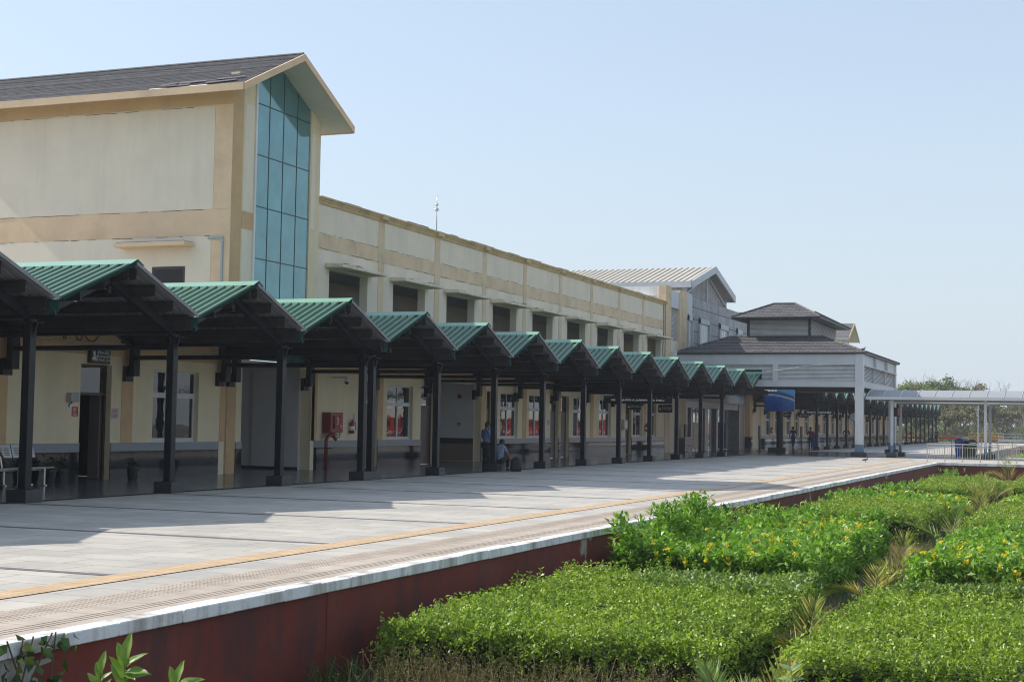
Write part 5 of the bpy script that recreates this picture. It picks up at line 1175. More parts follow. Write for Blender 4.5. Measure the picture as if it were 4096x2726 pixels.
def person(label, loc, rz, J, shirt, trouser, sleeve=0.6, h=1.0, long_shirt=False, shoe=None, group=None, collar=None, cuff=None):
    """J: joint positions in the figure's own frame, facing +Y; hands get a palm, four fingers and a thumb"""
    t = thing('person', loc, label, 'person', group); t.rotation_euler = (0, 0, rz)
    V_ = {k: Vector(p) for k, p in J.items()}
    n = {}; e = []
    L = lambda a, b, f: V_[a].lerp(V_[b], f)
    n['pelvis'] = (V_['pelvis'], (0.125, 0.10)); n['waist'] = (L('pelvis', 'chest', 0.45), (0.115, 0.09)); n['chest'] = (V_['chest'], (0.13, 0.10)); n['neck'] = (V_['neck'], 0.055)
    hd = V_['head']; up = (hd-V_['neck']).normalized(); fw = V_.get('face', Vector((0, 1, 0))).normalized()
    n['jaw'] = (hd-up*0.06+fw*0.02, (0.066, 0.07)); n['skull'] = (hd+up*0.035, (0.078, 0.088)); n['crown'] = (hd+up*0.09, (0.052, 0.06)); n['nose'] = (hd-up*0.015+fw*0.098, 0.014)
    e += [('pelvis', 'waist'), ('waist', 'chest'), ('chest', 'neck'), ('neck', 'jaw'), ('jaw', 'skull'), ('skull', 'crown'), ('jaw', 'nose')]
    for s in 'lr':
        n['hip'+s] = (V_['hip'+s], 0.088); n['thigh'+s] = (L('hip'+s, 'knee'+s, 0.5), 0.075); n['knee'+s] = (V_['knee'+s], 0.055); n['calf'+s] = (L('knee'+s, 'ankle'+s, 0.35), 0.055); n['ankle'+s] = (V_['ankle'+s], 0.036); n['toe'+s] = (V_['toe'+s], 0.032)
        e += [('pelvis', 'hip'+s), ('hip'+s, 'thigh'+s), ('thigh'+s, 'knee'+s), ('knee'+s, 'calf'+s), ('calf'+s, 'ankle'+s), ('ankle'+s, 'toe'+s)]
        n['sho'+s] = (V_['sho'+s], 0.058); n['upper'+s] = (L('sho'+s, 'elb'+s, 0.5), 0.045); n['elb'+s] = (V_['elb'+s], 0.037); n['fore'+s] = (L('elb'+s, 'wri'+s, 0.4), 0.034); n['wri'+s] = (V_['wri'+s], 0.024)
        d = (V_['wri'+s]-V_['elb'+s]).normalized(); sd = d.cross(Vector((1, 0, 0)));
        if sd.length < 0.1: sd = d.cross(Vector((0, 1, 0)))
        sd.normalize(); pal = V_['wri'+s]+d*0.07; n['palm'+s] = (pal, (0.036, 0.018))
        e += [('chest', 'sho'+s), ('sho'+s, 'upper'+s), ('upper'+s, 'elb'+s), ('elb'+s, 'fore'+s), ('fore'+s, 'wri'+s), ('wri'+s, 'palm'+s)]
        cur = d.cross(sd)
        for i in range(4):
            ln = (0.07, 0.08, 0.075, 0.058)[i]; off = sd*((i-1.5)*0.021)
            n['k%d%s' % (i, s)] = (pal+d*0.028+off, 0.010); n['f%d%s' % (i, s)] = (pal+d*(0.028+ln*0.6)+off-cur*0.012, 0.009); n['t%d%s' % (i, s)] = (pal+d*(0.028+ln*0.9)+off-cur*0.035, 0.007)
            e += [('palm'+s, 'k%d%s' % (i, s)), ('k%d%s' % (i, s), 'f%d%s' % (i, s)), ('f%d%s' % (i, s), 't%d%s' % (i, s))]
        n['th'+s] = (pal-d*0.01+sd*0.045-cur*0.01, 0.011); n['tt'+s] = (pal+d*0.035+sd*0.062-cur*0.02, 0.009); e += [('palm'+s, 'th'+s), ('th'+s, 'tt'+s)]
    body = skin_mesh('body', n, e, 'pelvis', SKIN, t)
    fs = MB(); sx = fw.cross(up)
    off = Vector(loc)
    for s in (-1, 1): fs.ball(hd+up*0.02+fw*0.082+sx*s*0.03+off, 0.012, 6, 4)
    o = fs.build('eyes', BLACK, t); fs = MB()
    for s in (-1, 1): fs.ball(hd+sx*s*0.08+off, 0.03, 6, 5, (0.5, 0.8, 1))
    fs.build('ears', SKIN, t, smooth=True)
    hb = MB(); hc = hd+up*0.055-fw*0.018+off
    hb.ball(hc, 0.105, 14, 9, (0.92, 1.0, 0.92)); hb.ball(hc-fw*0.03-up*0.05, 0.085, 10, 7, (0.95, 0.8, 1.0)); hb.build('hair', HAIR, t, smooth=True)
    # shirt: a shell round torso and sleeves
    k = 1.0; m = {}; ee = []
    m['pelvis'] = (V_['pelvis']+Vector((0, 0, -0.22 if long_shirt else -0.04)), (0.19, 0.145) if long_shirt else (0.150, 0.122)); m['waist'] = (L('pelvis', 'chest', 0.45), (0.15, 0.12)); m['chest'] = (V_['chest'], (0.16, 0.125)); m['neck'] = (L('chest', 'neck', 0.80), 0.072); ee += [('pelvis', 'waist'), ('waist', 'chest'), ('chest', 'neck')]
    for s in 'lr':
        m['sho'+s] = (V_['sho'+s], 0.075); m['up'+s] = (L('sho'+s, 'elb'+s, min(1, sleeve)*0.6), 0.064); m['cu'+s] = (L('sho'+s, 'elb'+s, sleeve) if sleeve <= 1 else V_['elb'+s], 0.058); ee += [('chest', 'sho'+s), ('sho'+s, 'up'+s), ('up'+s, 'cu'+s)]
        if sleeve > 1: m['w'+s] = (L('elb'+s, 'wri'+s, 0.88), 0.042); ee += [('cu'+s, 'w'+s)]
    sh = skin_mesh('shirt', m, ee, 'chest', shirt, t)
    if cuff:
        c = MB()
        for s in 'lr':
            a_ = L('sho'+s, 'elb'+s, sleeve-0.02); d_ = (V_['elb'+s]-V_['sho'+s]).normalized(); c.tube([a_+off, a_+d_*0.035+off], 0.066, 10)
        c.build('cuff', cuff, sh)
    m = {}; ee = []
    m['pelvis'] = (V_['pelvis'], (0.148, 0.118))
    for s in 'lr':
        m['hip'+s] = (V_['hip'+s], 0.104); m['th'+s] = (L('hip'+s, 'knee'+s, 0.5), 0.093); m['kn'+s] = (V_['knee'+s], 0.074); m['an'+s] = (L('knee'+s, 'ankle'+s, 0.92), 0.062); ee += [('pelvis', 'hip'+s), ('hip'+s, 'th'+s), ('th'+s, 'kn'+s), ('kn'+s, 'an'+s)]
    skin_mesh('trousers', m, ee, 'pelvis', trouser, t)
    for s in 'lr':
        a_ = V_['ankle'+s]; b_ = V_['toe'+s]; q = MB(); q.ball(a_.lerp(b_, 0.45)+Vector((0, 0, -0.035))+off, 0.12, 10, 6, (0.42, 0.42, 0.42)); q.ball(b_+off, 0.05, 8, 5, (0.95, 1, 0.8)); q.ball(a_+Vector((0, 0, -0.03))+off, 0.05, 8, 5); q.build('shoe', shoe or BLACK, t, smooth=True)
    return t
def stand(**kw):
    J = dict(pelvis=(0,0,0.92), chest=(0,-0.01,1.26), neck=(0,0,1.46), head=(0,0.03,1.585), hipl=(-0.09,0,0.88), hipr=(0.09,0,0.88), kneel=(-0.10,0.02,0.49), kneer=(0.10,0.02,0.49), anklel=(-0.11,-0.03,0.08), ankler=(0.11,-0.03,0.08), toel=(-0.13,0.14,0.035), toer=(0.13,0.14,0.035),
             shol=(-0.19,-0.01,1.40), shor=(0.19,-0.01,1.40), elbl=(-0.24,-0.04,1.10), elbr=(0.24,-0.04,1.10), wril=(-0.24,0.06,0.85), wrir=(0.24,0.06,0.85)); J.update(kw); return J
walk = dict(kneel=(-0.09,0.16,0.50), anklel=(-0.10,0.22,0.10), toel=(-0.10,0.38,0.05), kneer=(0.09,-0.02,0.49), ankler=(0.10,-0.30,0.14), toer=(0.10,-0.16,0.035), elbl=(-0.24,-0.16,1.12), wril=(-0.25,-0.12,0.87), elbr=(0.24,0.06,1.12), wrir=(0.23,0.22,0.92))
def check_mat():
    m, n, l, b = nt_mat('blue_white_check'); k = tex(n, l, 'ShaderNodeTexChecker', 42); k.inputs['Color1'].default_value = (0.36, 0.42, 0.5, 1); k.inputs['Color2'].default_value = (0.03, 0.06, 0.16, 1); l.new(k.outputs[0], b.inputs['Base Color']); b.inputs['Roughness'].default_value = 0.9; return m
NAVY = M('dark_trouser_cloth', (0.012, 0.013, 0.018), 0.9, var=0.2); LB = M('light_blue_shirt', (0.16, 0.27, 0.46), 0.9, var=0.1, scale=6); KURTA = M('deep_blue_kurta', (0.012, 0.04, 0.13), 0.9, var=0.2, scale=5); RED = M('dark_red_shirt', (0.20, 0.008, 0.012), 0.9, var=0.15); DKS = M('dark_shirt', (0.02, 0.02, 0.028), 0.9, var=0.2); GRS = M('grey_white_shirt', (0.25, 0.25, 0.26), 0.9, var=0.15)
person('man in a light blue shirt standing behind the canopy column', (-20.22, 48.35, 0), R(-35), stand(elbr=(0.27,0.0,1.12), wrir=(0.10,0.26,1.06), elbl=(-0.27,0.0,1.12), wril=(-0.08,0.28,1.04), head=(0,0.05,1.57)), LB, NAVY, sleeve=1.5)
px, py = -19.17, 47.02
seatz = 0.26
sit = dict(pelvis=(0,0,seatz+0.10), chest=(0.0,0.05,seatz+0.45), neck=(0.02,0.12,seatz+0.62), head=(0.03,0.18,seatz+0.705), hipl=(-0.09,0.03,seatz+0.09), hipr=(0.09,0.03,seatz+0.09), kneel=(-0.14,0.42,0.50), kneer=(0.16,0.42,0.48), anklel=(-0.13,0.36,0.08), ankler=(0.17,0.38,0.08), toel=(-0.15,0.53,0.035), toer=(0.19,0.55,0.035), shol=(-0.18,0.06,seatz+0.57), shor=(0.18,0.06,seatz+0.57), elbl=(-0.22,0.24,seatz+0.36), wril=(-0.10,0.40,seatz+0.30), elbr=(0.27,0.10,seatz+0.33), wrir=(0.36,0.20,seatz+0.14), face=(0.15,1,-0.55))
person('man in a blue checked shirt sitting on a column plinth, back to us', (px, py, 0), 0.0, sit, check_mat(), NAVY, sleeve=0.75, cuff=REDP)
person('woman in a deep blue kurta walking away past the portico', (-22.05, 115.4, 0), R(-8), stand(**walk), KURTA, KURTA, sleeve=0.9, long_shirt=True)
person('man in a dark red shirt standing beside a far column', (-19.55, 109.1, 0), R(165), stand(elbr=(0.26,0.02,1.14), wrir=(0.16,0.22,1.28)), RED, NAVY, sleeve=1.5)
person('person in dark clothes standing under the far canopies, hand on hip', (-23.3, 150, 0), R(170), stand(elbr=(0.36,-0.02,1.14), wrir=(0.18,0.06,1.0), elbl=(-0.36,-0.02,1.14), wril=(-0.18,0.06,1.0)), DKS, NAVY, sleeve=1.5)
person('person in dark clothes standing beyond the last canopy column', (-19.15, 198, 0), R(20), stand(), DKS, NAVY, sleeve=0.7)
s2 = dict(sit); person('person in a pale shirt sitting by the last canopy column', (-19.6, 197.5, 0), R(150), s2, GRS, NAVY, sleeve=0.7)
s3 = dict(sit, elbl=(-0.24,0.1,seatz+0.33), wril=(-0.2,0.3,seatz+0.24))
seat_ = thing('plinth_seat', (-19.6, 197.5, 0), 'low granite block under the sitting person by the last column', 'block'); MB().box(-19.8, -19.4, 197.3, 197.75, 0, 0.33).build('block', GRAN, seat_)
bs = dict(sit); dz = 0.12
bs = {k: ((v[0], v[1], v[2]+dz) if k not in ('anklel','ankler','toel','toer','face') else v) for k, v in sit.items()}
bs.update(face=(0,1,-0.1), head=(0,0.10,1.19), neck=(0,0.04,1.06), chest=(0,0,0.88), shor=(0.18,0.02,1.0), elbr=(0.25,0.06,0.74), wrir=(0.24,0.30,0.66), shol=(-0.18,0.02,1.0), elbl=(-0.25,0.30,0.86), wril=(-0.27,0.50,0.62))
person('person sitting on the metal bench, only a bare forearm in view', (-23.52, 26.45, 0), R(-90), bs, GRS, NAVY, sleeve=0.6)
def backpack(x, y, rz, label, tilt=0.0):
    t = thing('backpack', (x, y, 0), label, 'backpack'); t.rotation_euler = (tilt, 0, rz)
    m = MB(); prof = [(0.17, 0.0), (0.20, 0.06), (0.205, 0.22), (0.19, 0.36), (0.13, 0.45), (0.05, 0.48)]
    n_ = 16; o0 = len(m.v)
    for r, z in prof:
        for j in range(n_):
            a = 2*math.pi*j/n_; c, s = math.cos(a), math.sin(a); p = 0.7; m.v.append((x+r*math.copysign(abs(c)**p, c), y+r*0.62*math.copysign(abs(s)**p, s), z))
    for i in range(len(prof)-1):
        for j in range(n_): m.f.append([i*n_+j, i*n_+(j+1) % n_, (i+1)*n_+(j+1) % n_, (i+1)*n_+j]); m.m.append(0)
    m.f.append(list(range(n_-1, -1, -1))); m.m.append(0); m.f.append([(len(prof)-1)*n_+j for j in range(n_)]); m.m.append(0)
    m.build('bag', M('black_nylon', (0.014, 0.015, 0.018), 0.6, var=0.3, scale=15, bmp=0.3, bscale=20), t, smooth=True)
    p = MB(); p.box(x-0.13, x+0.13, y-0.18, y-0.10, 0.05, 0.24); p.build('front_pocket', MATS['black_nylon'], t, bevel=0.03)
    s = MB()
    for q in (-1, 1): s.tube([(x+q*0.08, y+0.10, 0.44), (x+q*0.12, y+0.20, 0.34), (x+q*0.13, y+0.20, 0.16), (x+q*0.14, y+0.10, 0.04)], 0.018, 6)
    s.tube([(x-0.05, y, 0.47), (x-0.03, y, 0.53), (x+0.03, y, 0.53), (x+0.05, y, 0.47)], 0.012, 6); s.build('strap', BLACK, t)
backpack(-18.62, 47.25, 0.3, 'black backpack on the floor under the sitting man\'s hand')
backpack(-19.62, 47.10, -0.2, 'black backpack leaning behind the plinth beside the standing man')
def pigeon(x, y, z, rz, label):
    t = thing('pigeon', (x, y, z), label, 'pigeon'); t.rotation_euler = (0, 0, rz)
    n = {'tail': ((x*0-0.17, 0, 0.115), 0.018), 'rump': ((-0.08, 0, 0.125), 0.042), 'mid': ((0, 0, 0.14), 0.062), 'breast': ((0.07, 0, 0.165), 0.058), 'neck': ((0.10, 0, 0.225), 0.032), 'head': ((0.115, 0, 0.27), 0.027)}
    skin_mesh('body', n, [('tail', 'rump'), ('rump', 'mid'), ('mid', 'breast'), ('breast', 'neck'), ('neck', 'head')], 'mid', M('pigeon_grey', (0.14, 0.15, 0.17), 0.6, var=0.4, scale=18), t, 2)
    off = Vector((x, y, z)); q = MB(); q.beam(Vector((0.135, 0, 0.268))+off, Vector((0.165, 0, 0.26))+off, 0.01, 0.008); q.build('beak', BLACK, t)
    for s in (-1, 1):
        w_ = MB(); w_.ball(off+Vector((-0.03, s*0.055, 0.145)), 0.1, 8, 6, (1.15, 0.18, 0.42)); w_.build('wing', MATS['pigeon_grey'], t, smooth=True)
        l_ = MB(); l_.tube([off+Vector((0.0, s*0.025, 0.09)), off+Vector((0.01, s*0.025, 0.004))], 0.007, 5); l_.tube([off+Vector((0.01, s*0.025, 0.006)), off+Vector((0.045, s*0.03, 0.005))], 0.006, 4); l_.build('leg', M('pink_leg', (0.3, 0.1, 0.08), 0.6), t)
pigeon(-10.5, 73.6, 0.006, R(20), 'grey pigeon walking on the sunlit platform')
pigeon(-12.60, 87.35, 6.20, R(10), 'grey pigeon perched on the corner of the portico roof')
# ------------------------------------------------------------------ vegetation
HLEAF = leaf_mat('hedge_leaf', [(0, (0.13, 0.205, 0.03)), (0.35, (0.25, 0.36, 0.05)), (0.75, (0.34, 0.46, 0.08)), (1, (0.46, 0.55, 0.19))], 0.36, 0.42)
HLEAF2 = leaf_mat('hedge_leaf_pale_tips', [(0, (0.12, 0.22, 0.05)), (0.5, (0.22, 0.32, 0.10)), (1, (0.36, 0.42, 0.20))], 0.3, 0.42)
TLEAF = leaf_mat('trumpet_bush_leaf', [(0, (0.11, 0.24, 0.025)), (0.4, (0.19, 0.36, 0.038)), (0.8, (0.27, 0.46, 0.055)), (1, (0.40, 0.52, 0.22))], 0.38, 0.38)
FLOW = leaf_mat('yellow_flower', [(0, (0.90, 0.62, 0.015)), (1, (0.92, 0.80, 0.06))], 0.3, 0.6)
STEM = M('woody_stem', (0.13, 0.09, 0.055), 0.9, var=0.3, scale=10); GSTEM = M('green_stem', (0.12, 0.17, 0.04), 0.7, var=0.2)
CORE = M('shrub_dark_core', (0.022, 0.026, 0.010), 1.0, var=0.6, scale=9)  # solid twig filler; its near-black also stands for shade between leaves
def wob(x, y, s=0): return 0.5*np.sin(1.9*x+1.3*y+s)+0.3*np.sin(4.3*x-3.1*y+2*s)+0.25*np.sin(7.7*x+6.1*y+3*s)+0.2*np.sin(13.1*y-9.7*x+s)
def leaves4(P, D, L, W, fold=0.22, curl=0.15):
    n = len(P); D = D/np.linalg.norm(D, axis=1, keepdims=True)
    a = rng.normal(size=(n, 3)); S = np.cross(D, a); S /= np.linalg.norm(S, axis=1, keepdims=True)+1e-9; N = np.cross(S, D); N *= np.sign(N[:, 2:3]+1e-6); S = np.cross(D, N)
    L = np.broadcast_to(np.asarray(L, float), (n,))[:, None]; W = np.broadcast_to(np.asarray(W, float), (n,))[:, None]
    tip = P+D*L-N*L*curl; mid = P+D*(L*0.5)+N*W*fold
    V = np.stack([P, mid+S*W/2, tip, mid-S*W/2], 1).reshape(-1, 3)
    return V, np.arange(4*n).reshape(n, 4)
def block_points(x0, x1, y0, y1, zt, n_top, n_side, amp, thick, rnd=0.32, seed=0):
    X = rng.uniform(x0, x1, n_top); Y = rng.uniform(y0, y1, n_top)
    e = np.minimum(np.minimum(X-x0, x1-X), np.minimum((Y-y0)*2.2, y1-Y)); drop = np.where(e < rnd, (1-e/rnd)**2*rnd*0.9, 0)
    Z = zt+wob(X, Y, seed)*amp-drop-rng.exponential(thick, n_top)
    Pt = np.stack([X, Y, Z], 1); Dt = rng.normal(size=(n_top, 3))*0.75; Dt[:, 2] += 0.75
    per = np.array([x1-x0, y1-y0, x1-x0, y1-y0]); side = rng.choice(4, n_side, p=np.array([0.5, 0.2, 0.1, 0.2]))
    u = rng.random(n_side); z = GZ+0.03+(zt-0.04-GZ)*rng.random(n_side)**0.8; inn = rng.exponential(thick*2.2, n_side)
    bul = (wob(u*4+side, z*3, seed+5)*1.1+0.8*np.sin(u*37+seed)*np.sin(z*17+u*9))*amp
    Xs = np.select([side == 0, side == 1, side == 2, side == 3], [x0+u*(x1-x0), x1-inn+bul, x0+u*(x1-x0), x0+inn-bul]); Ys = np.select([side == 0, side == 1, side == 2, side == 3], [y0+inn-bul, y0+u*(y1-y0), y1-inn+bul, y0+u*(y1-y0)])
    Ds = rng.normal(size=(n_side, 3))*0.7; o = np.select([side[:, None] == k for k in range(4)], [np.array([[0, -1, 0.3]]), np.array([[1, 0, 0.3]]), np.array([[0, 1, 0.3]]), np.array([[-1, 0, 0.3]])]); Ds += o*0.8
    return np.concatenate([Pt, np.stack([Xs, Ys, z], 1)]), np.concatenate([Dt, Ds])
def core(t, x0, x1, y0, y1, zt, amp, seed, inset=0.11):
    """a dark lumpy filler for twigs and the shade between the leaves"""
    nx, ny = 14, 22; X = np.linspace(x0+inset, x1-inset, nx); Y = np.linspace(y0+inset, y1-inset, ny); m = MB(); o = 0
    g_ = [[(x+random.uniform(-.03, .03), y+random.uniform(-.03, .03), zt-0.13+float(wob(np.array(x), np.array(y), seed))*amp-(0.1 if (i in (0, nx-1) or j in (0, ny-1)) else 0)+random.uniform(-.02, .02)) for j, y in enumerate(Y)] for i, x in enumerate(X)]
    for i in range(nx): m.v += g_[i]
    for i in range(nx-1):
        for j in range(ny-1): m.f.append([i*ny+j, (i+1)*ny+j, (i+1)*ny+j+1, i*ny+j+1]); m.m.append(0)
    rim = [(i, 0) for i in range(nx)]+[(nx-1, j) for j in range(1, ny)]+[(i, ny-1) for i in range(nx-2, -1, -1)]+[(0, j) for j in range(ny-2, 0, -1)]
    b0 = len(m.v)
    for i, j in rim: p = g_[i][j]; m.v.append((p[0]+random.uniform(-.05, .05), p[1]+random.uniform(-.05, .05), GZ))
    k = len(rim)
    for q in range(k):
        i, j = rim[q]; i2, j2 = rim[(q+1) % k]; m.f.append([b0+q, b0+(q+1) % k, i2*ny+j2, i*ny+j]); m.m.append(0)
    m.build('dark_core', CORE, t)
def shoots(t, pts, hmax, leafL, leafW, mat, name='shoots', step=0.03, lean=0.35):
    s = MB(); P = []; D = []
    for x, y, z in pts:
        h = hmax*random.uniform(0.45, 1.0); a = random.random()*6.28; q = random.uniform(0, lean)
        tip = Vector((x+math.cos(a)*q*h, y+math.sin(a)*q*h, z+h)); b = Vector((x, y, z-0.08)); mid = b.lerp(tip, 0.5)+Vector((0, 0, 0.02)); s.tube([b, mid, tip], [0.004, 0.003, 0.0015], 4, cap=False)
        k = int(h/step)
        for i in range(k):
            f = 0.25+0.75*i/k; p = b.lerp(tip, f)
            for w_ in (0, math.pi): c = random.random()*0.8+w_+i*1.57; P.append(p[:]); D.append((math.cos(c), math.sin(c), random.uniform(0.3, 1.0)))
    o = s.build(name, GSTEM, t); o['kind'] = 'stuff'; V, F = leaves4(np.array(P), np.array(D), leafL*rng.uniform(0.7, 1.1, len(P)), leafW, 0.2, 0.1); mesh_np('shoot_leaves', V, F, mat, o)
def hedge(x0, x1, y0, y1, zt, label, leafL, nt_, ns_, seed, amp=0.022, pale=None, shoot_pts=None):
    t = thing('hedge', ((x0+x1)/2, y0, GZ), label, 'hedge', 'clipped hedges in the garden bed')
    C, DD = block_points(x0, x1, y0, y1, zt, nt_//8, ns_//8, amp, 0.035, seed=seed)
    k = 9; n = len(C); ax = DD/np.linalg.norm(DD, axis=1, keepdims=True); C = C+ax*rng.normal(0.0, 0.022, (n, 1)); ax = np.repeat(ax, k, 0); r = rng.normal(size=ax.shape); r -= ax*np.sum(r*ax, 1, keepdims=True); r /= np.linalg.norm(r, axis=1, keepdims=True)
    f = np.tile(np.linspace(0, 1, k), n)[:, None]; P = np.repeat(C, k, 0)-ax*(1-f)*leafL*2.6; D = r*(1.0-0.55*f)+ax*(0.45+0.6*f)
    L = leafL*rng.uniform(0.65, 1.1, len(P))*(1.05-0.35*f[:, 0]); V, F = leaves4(P, D, L, L*0.55, 0.16, 0.18); mesh_np('foliage', V, F, HLEAF, t)
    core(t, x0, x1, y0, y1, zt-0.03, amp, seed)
    if pale: 
        q = np.stack([rng.uniform(pale[0], pale[1], pale[4]), rng.uniform(pale[2], pale[3], pale[4]), np.full(pale[4], zt+0.01)], 1); q[:, 2] += wob(q[:, 0], q[:, 1], seed)*amp+rng.uniform(-0.02, 0.05, pale[4])
        d = rng.normal(size=q.shape)*0.8; d[:, 2] += 0.7; V, F = leaves4(q, d, leafL*rng.uniform(0.8, 1.4, pale[4]), leafL*0.6); mesh_np('pale_new_leaves', V, F, HLEAF2, t)
    if shoot_pts: shoots(t, shoot_pts, 0.27, leafL*0.95, leafL*0.5, HLEAF)
    return t
U = random.uniform
zh = -0.36
sp1 = [(U(-6.8, -6.2), U(14.3, 19.6), zh-0.05) for _ in range(40)]+[(U(-6.7, -3.6), U(14.2, 19.8), zh-0.06) for _ in range(34)]+[(U(-6.75, -5.6), U(18.6, 19.8), zh-0.03) for _ in range(22)]
hedge(-7.0, -3.4, 13.85, 19.9, zh, 'large square clipped hedge nearest the red platform wall, in front', 0.058, 50000, 19000, 1, amp=0.06, pale=(-5.6, -3.4, 18.4, 19.85, 2600), shoot_pts=sp1)
hedge(-2.78, 1.4, 13.75, 20.1, zh, 'large clipped hedge filling the bottom right corner', 0.058, 50000, 19000, 2, amp=0.06, pale=(-2.4, 1.2, 19.4, 20.05, 1500), shoot_pts=[(U(-2.6, 0.5), U(19.2, 20.0), zh) for _ in range(26)])
hedge(-6.95, -3.85, 36.3, 42.4, -0.30, 'middle clipped hedge between two yellow flowering bushes by the wall', 0.062, 44000, 13000, 3, amp=0.06, shoot_pts=[(U(-6.8, -6.1), U(36.5, 42), -0.34) for _ in range(40)])
hedge(-2.8, 1.5, 35.4, 42.2, -0.34, 'middle clipped hedge at the right edge behind the flowering bush', 0.062, 44000, 13000, 4, amp=0.06)
hedge(-6.3, -3.6, 52.0, 64.0, -0.30, 'farthest clipped hedge near the red cross wall', 0.08, 40000, 16000, 5, amp=0.07, shoot_pts=[(U(-6.1, -5.6), U(53, 63.5), -0.34) for _ in range(26)])
hedge(-3.0, 1.5, 60.0, 69.0, -0.38, 'far clipped hedge at the right edge below the cross wall', 0.08, 34000, 14000, 6, amp=0.07)
def bush(x0, x1, y0, y1, zt, label, leafL, ncl, nfl, seed, amp=0.06, tall=()):
    t = thing('flowering_bush', ((x0+x1)/2, y0, GZ), label, 'bush', 'yellow flowering bushes in the garden bed')
    C, DD = block_points(x0, x1, y0, y1, zt, int(ncl*0.72), int(ncl*0.28), amp, 0.06, 0.35, seed)
    for (tx, ty, h, r, n_) in tall:
        c = np.stack([rng.normal(tx, r, n_), rng.normal(ty, r*1.3, n_), zt+rng.uniform(-0.1, h, n_)*np.exp(-0)], 1); C = np.concatenate([C, c]); d = rng.normal(size=c.shape)*0.4; d[:, 2] += 1; DD = np.concatenate([DD, d])
    k = 9; n = len(C); P = np.repeat(C, k, 0); ax = DD/np.linalg.norm(DD, axis=1, keepdims=True); ax = np.repeat(ax, k, 0)
    r = rng.normal(size=P.shape); r -= ax*np.sum(r*ax, 1, keepdims=True); r /= np.linalg.norm(r, axis=1, keepdims=True)
    f = np.tile(np.linspace(0, 1, k), n)[:, None]; P = P-ax*(1-f)*leafL*1.1+rng.normal(size=P.shape)*0.006; D = r*(1.05-0.75*f)+ax*(0.25+0.9*f)
    L = leafL*rng.uniform(0.65, 1.15, len(P))*(1.05-0.4*f[:, 0]); V, F = leaves4(P, D, L, L*0.38, 0.18, 0.28); mesh_np('foliage', V, F, TLEAF, t)
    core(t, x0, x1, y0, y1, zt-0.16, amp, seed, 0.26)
    if nfl:
        fx = rng.uniform(x0+0.1, x1-0.05, nfl); fy = rng.uniform(y0+0.1, y1-0.1, nfl); fz = zt+wob(fx, fy, seed)*amp+rng.uniform(-0.03, 0.09, nfl)
        ff = rng.random(nfl) < 0.16; fy = np.where(ff, y0+rng.uniform(-0.05, 0.1, nfl), fy); fz = np.where(ff, fz-rng.uniform(0.0, 0.3, nfl), fz)
        c = np.repeat(np.stack([fx, fy, fz], 1), 6, 0)+rng.normal(size=(nfl*6, 3))*0.022; Pf = np.repeat(c, 5, 0); Df = rng.normal(size=Pf.shape); Df[:, 2] += 0.3
        V, F = leaves4(Pf, Df, 0.024*rng.uniform(0.7, 1.4, len(Pf))*(leafL/0.09)**0.5, 0.020*(leafL/0.09)**0.5, 0.1, 0.2); mesh_np('flowers', V, F, FLOW, t)
    st = MB()
    for _ in range(40):
        x, y = U(x0+.2, x1-.2), U(y0+0.02, y0+0.5); st.tube([(x, y, GZ), (x+U(-.1, .1), y+U(-.1, .1), GZ+0.4), (x+U(-.2, .2), y+U(-.2, .2), zt-0.1)], [0.012, 0.009, 0.005], 5, cap=False)
    st.build('stems', STEM, t)
    return t
bush(-7.05, -3.95, 22.2, 31.3, -0.24, 'bright green bush with yellow flowers rising over the white coping', 0.15, 4200, 80, 11, 0.085, tall=((-6.9, 22.3, 0.52, 0.13, 50), (-6.9, 24.4, 0.62, 0.17, 90), (-6.85, 26.3, 0.72, 0.14, 110), (-6.7, 27.2, 0.42, 0.22, 90), (-6.8, 23.4, 0.26, 0.2, 60), (-6.9, 25.4, 0.4, 0.14, 50), (-6.2, 29.6, 0.34, 0.3, 120), (-5.6, 31.0, 0.32, 0.22, 70), (-4.7, 31.2, 0.22, 0.2, 40), (-4.2, 31.3, 0.28, 0.15, 30)))
bush(-2.65, 1.4, 23.4, 30.6, -0.30, 'yellow flowered bush at the right edge behind the front hedge', 0.15, 3800, 110, 12, 0.085, tall=((-1.6, 30.2, 0.22, 0.3, 50), (-0.3, 30.0, 0.25, 0.3, 60)))
bush(-6.9, -3.6, 43.4, 48.6, -0.42, 'yellow flowering bush behind the middle hedge by the wall', 0.17, 2700, 85, 13, 0.08, tall=((-6.8, 43.2, 0.34, 0.3, 80), (-6.6, 46, 0.3, 0.3, 70), (-6.0, 48.6, 0.4, 0.3, 80)))
bush(-2.7, 1.4, 45.5, 51.0, -0.46, 'yellow flowered bush at the right edge behind the middle hedge', 0.17, 2400, 120, 14, 0.08)
bush(-7.0, -2.8, 71.5, 76.8, -0.80, 'yellowish flowering bush at the foot of the cross wall', 0.15, 2600, 70, 15, 0.07, tall=((-6.6, 74.5, 0.62, 0.25, 70), (-5.5, 75.5, 0.3, 0.4, 60)))
# far garden beyond the crossing
t = thing('hedge', (-2, 99, GZ), 'low green hedge beyond the crossing, seen through the railings', 'hedge', 'clipped hedges in the garden bed')
P, D = block_points(-7.2, 3, 100, 150, -0.55, 26000, 8000, 0.06, 0.08, seed=8); V, F = leaves4(P, D, 0.16*rng.uniform(0.7, 1.2, len(P)), 0.09); mesh_np('foliage', V, F, TLEAF, t); core(t, -7.2, 3, 100, 150, -0.58, 0.05, 8, 0.2)

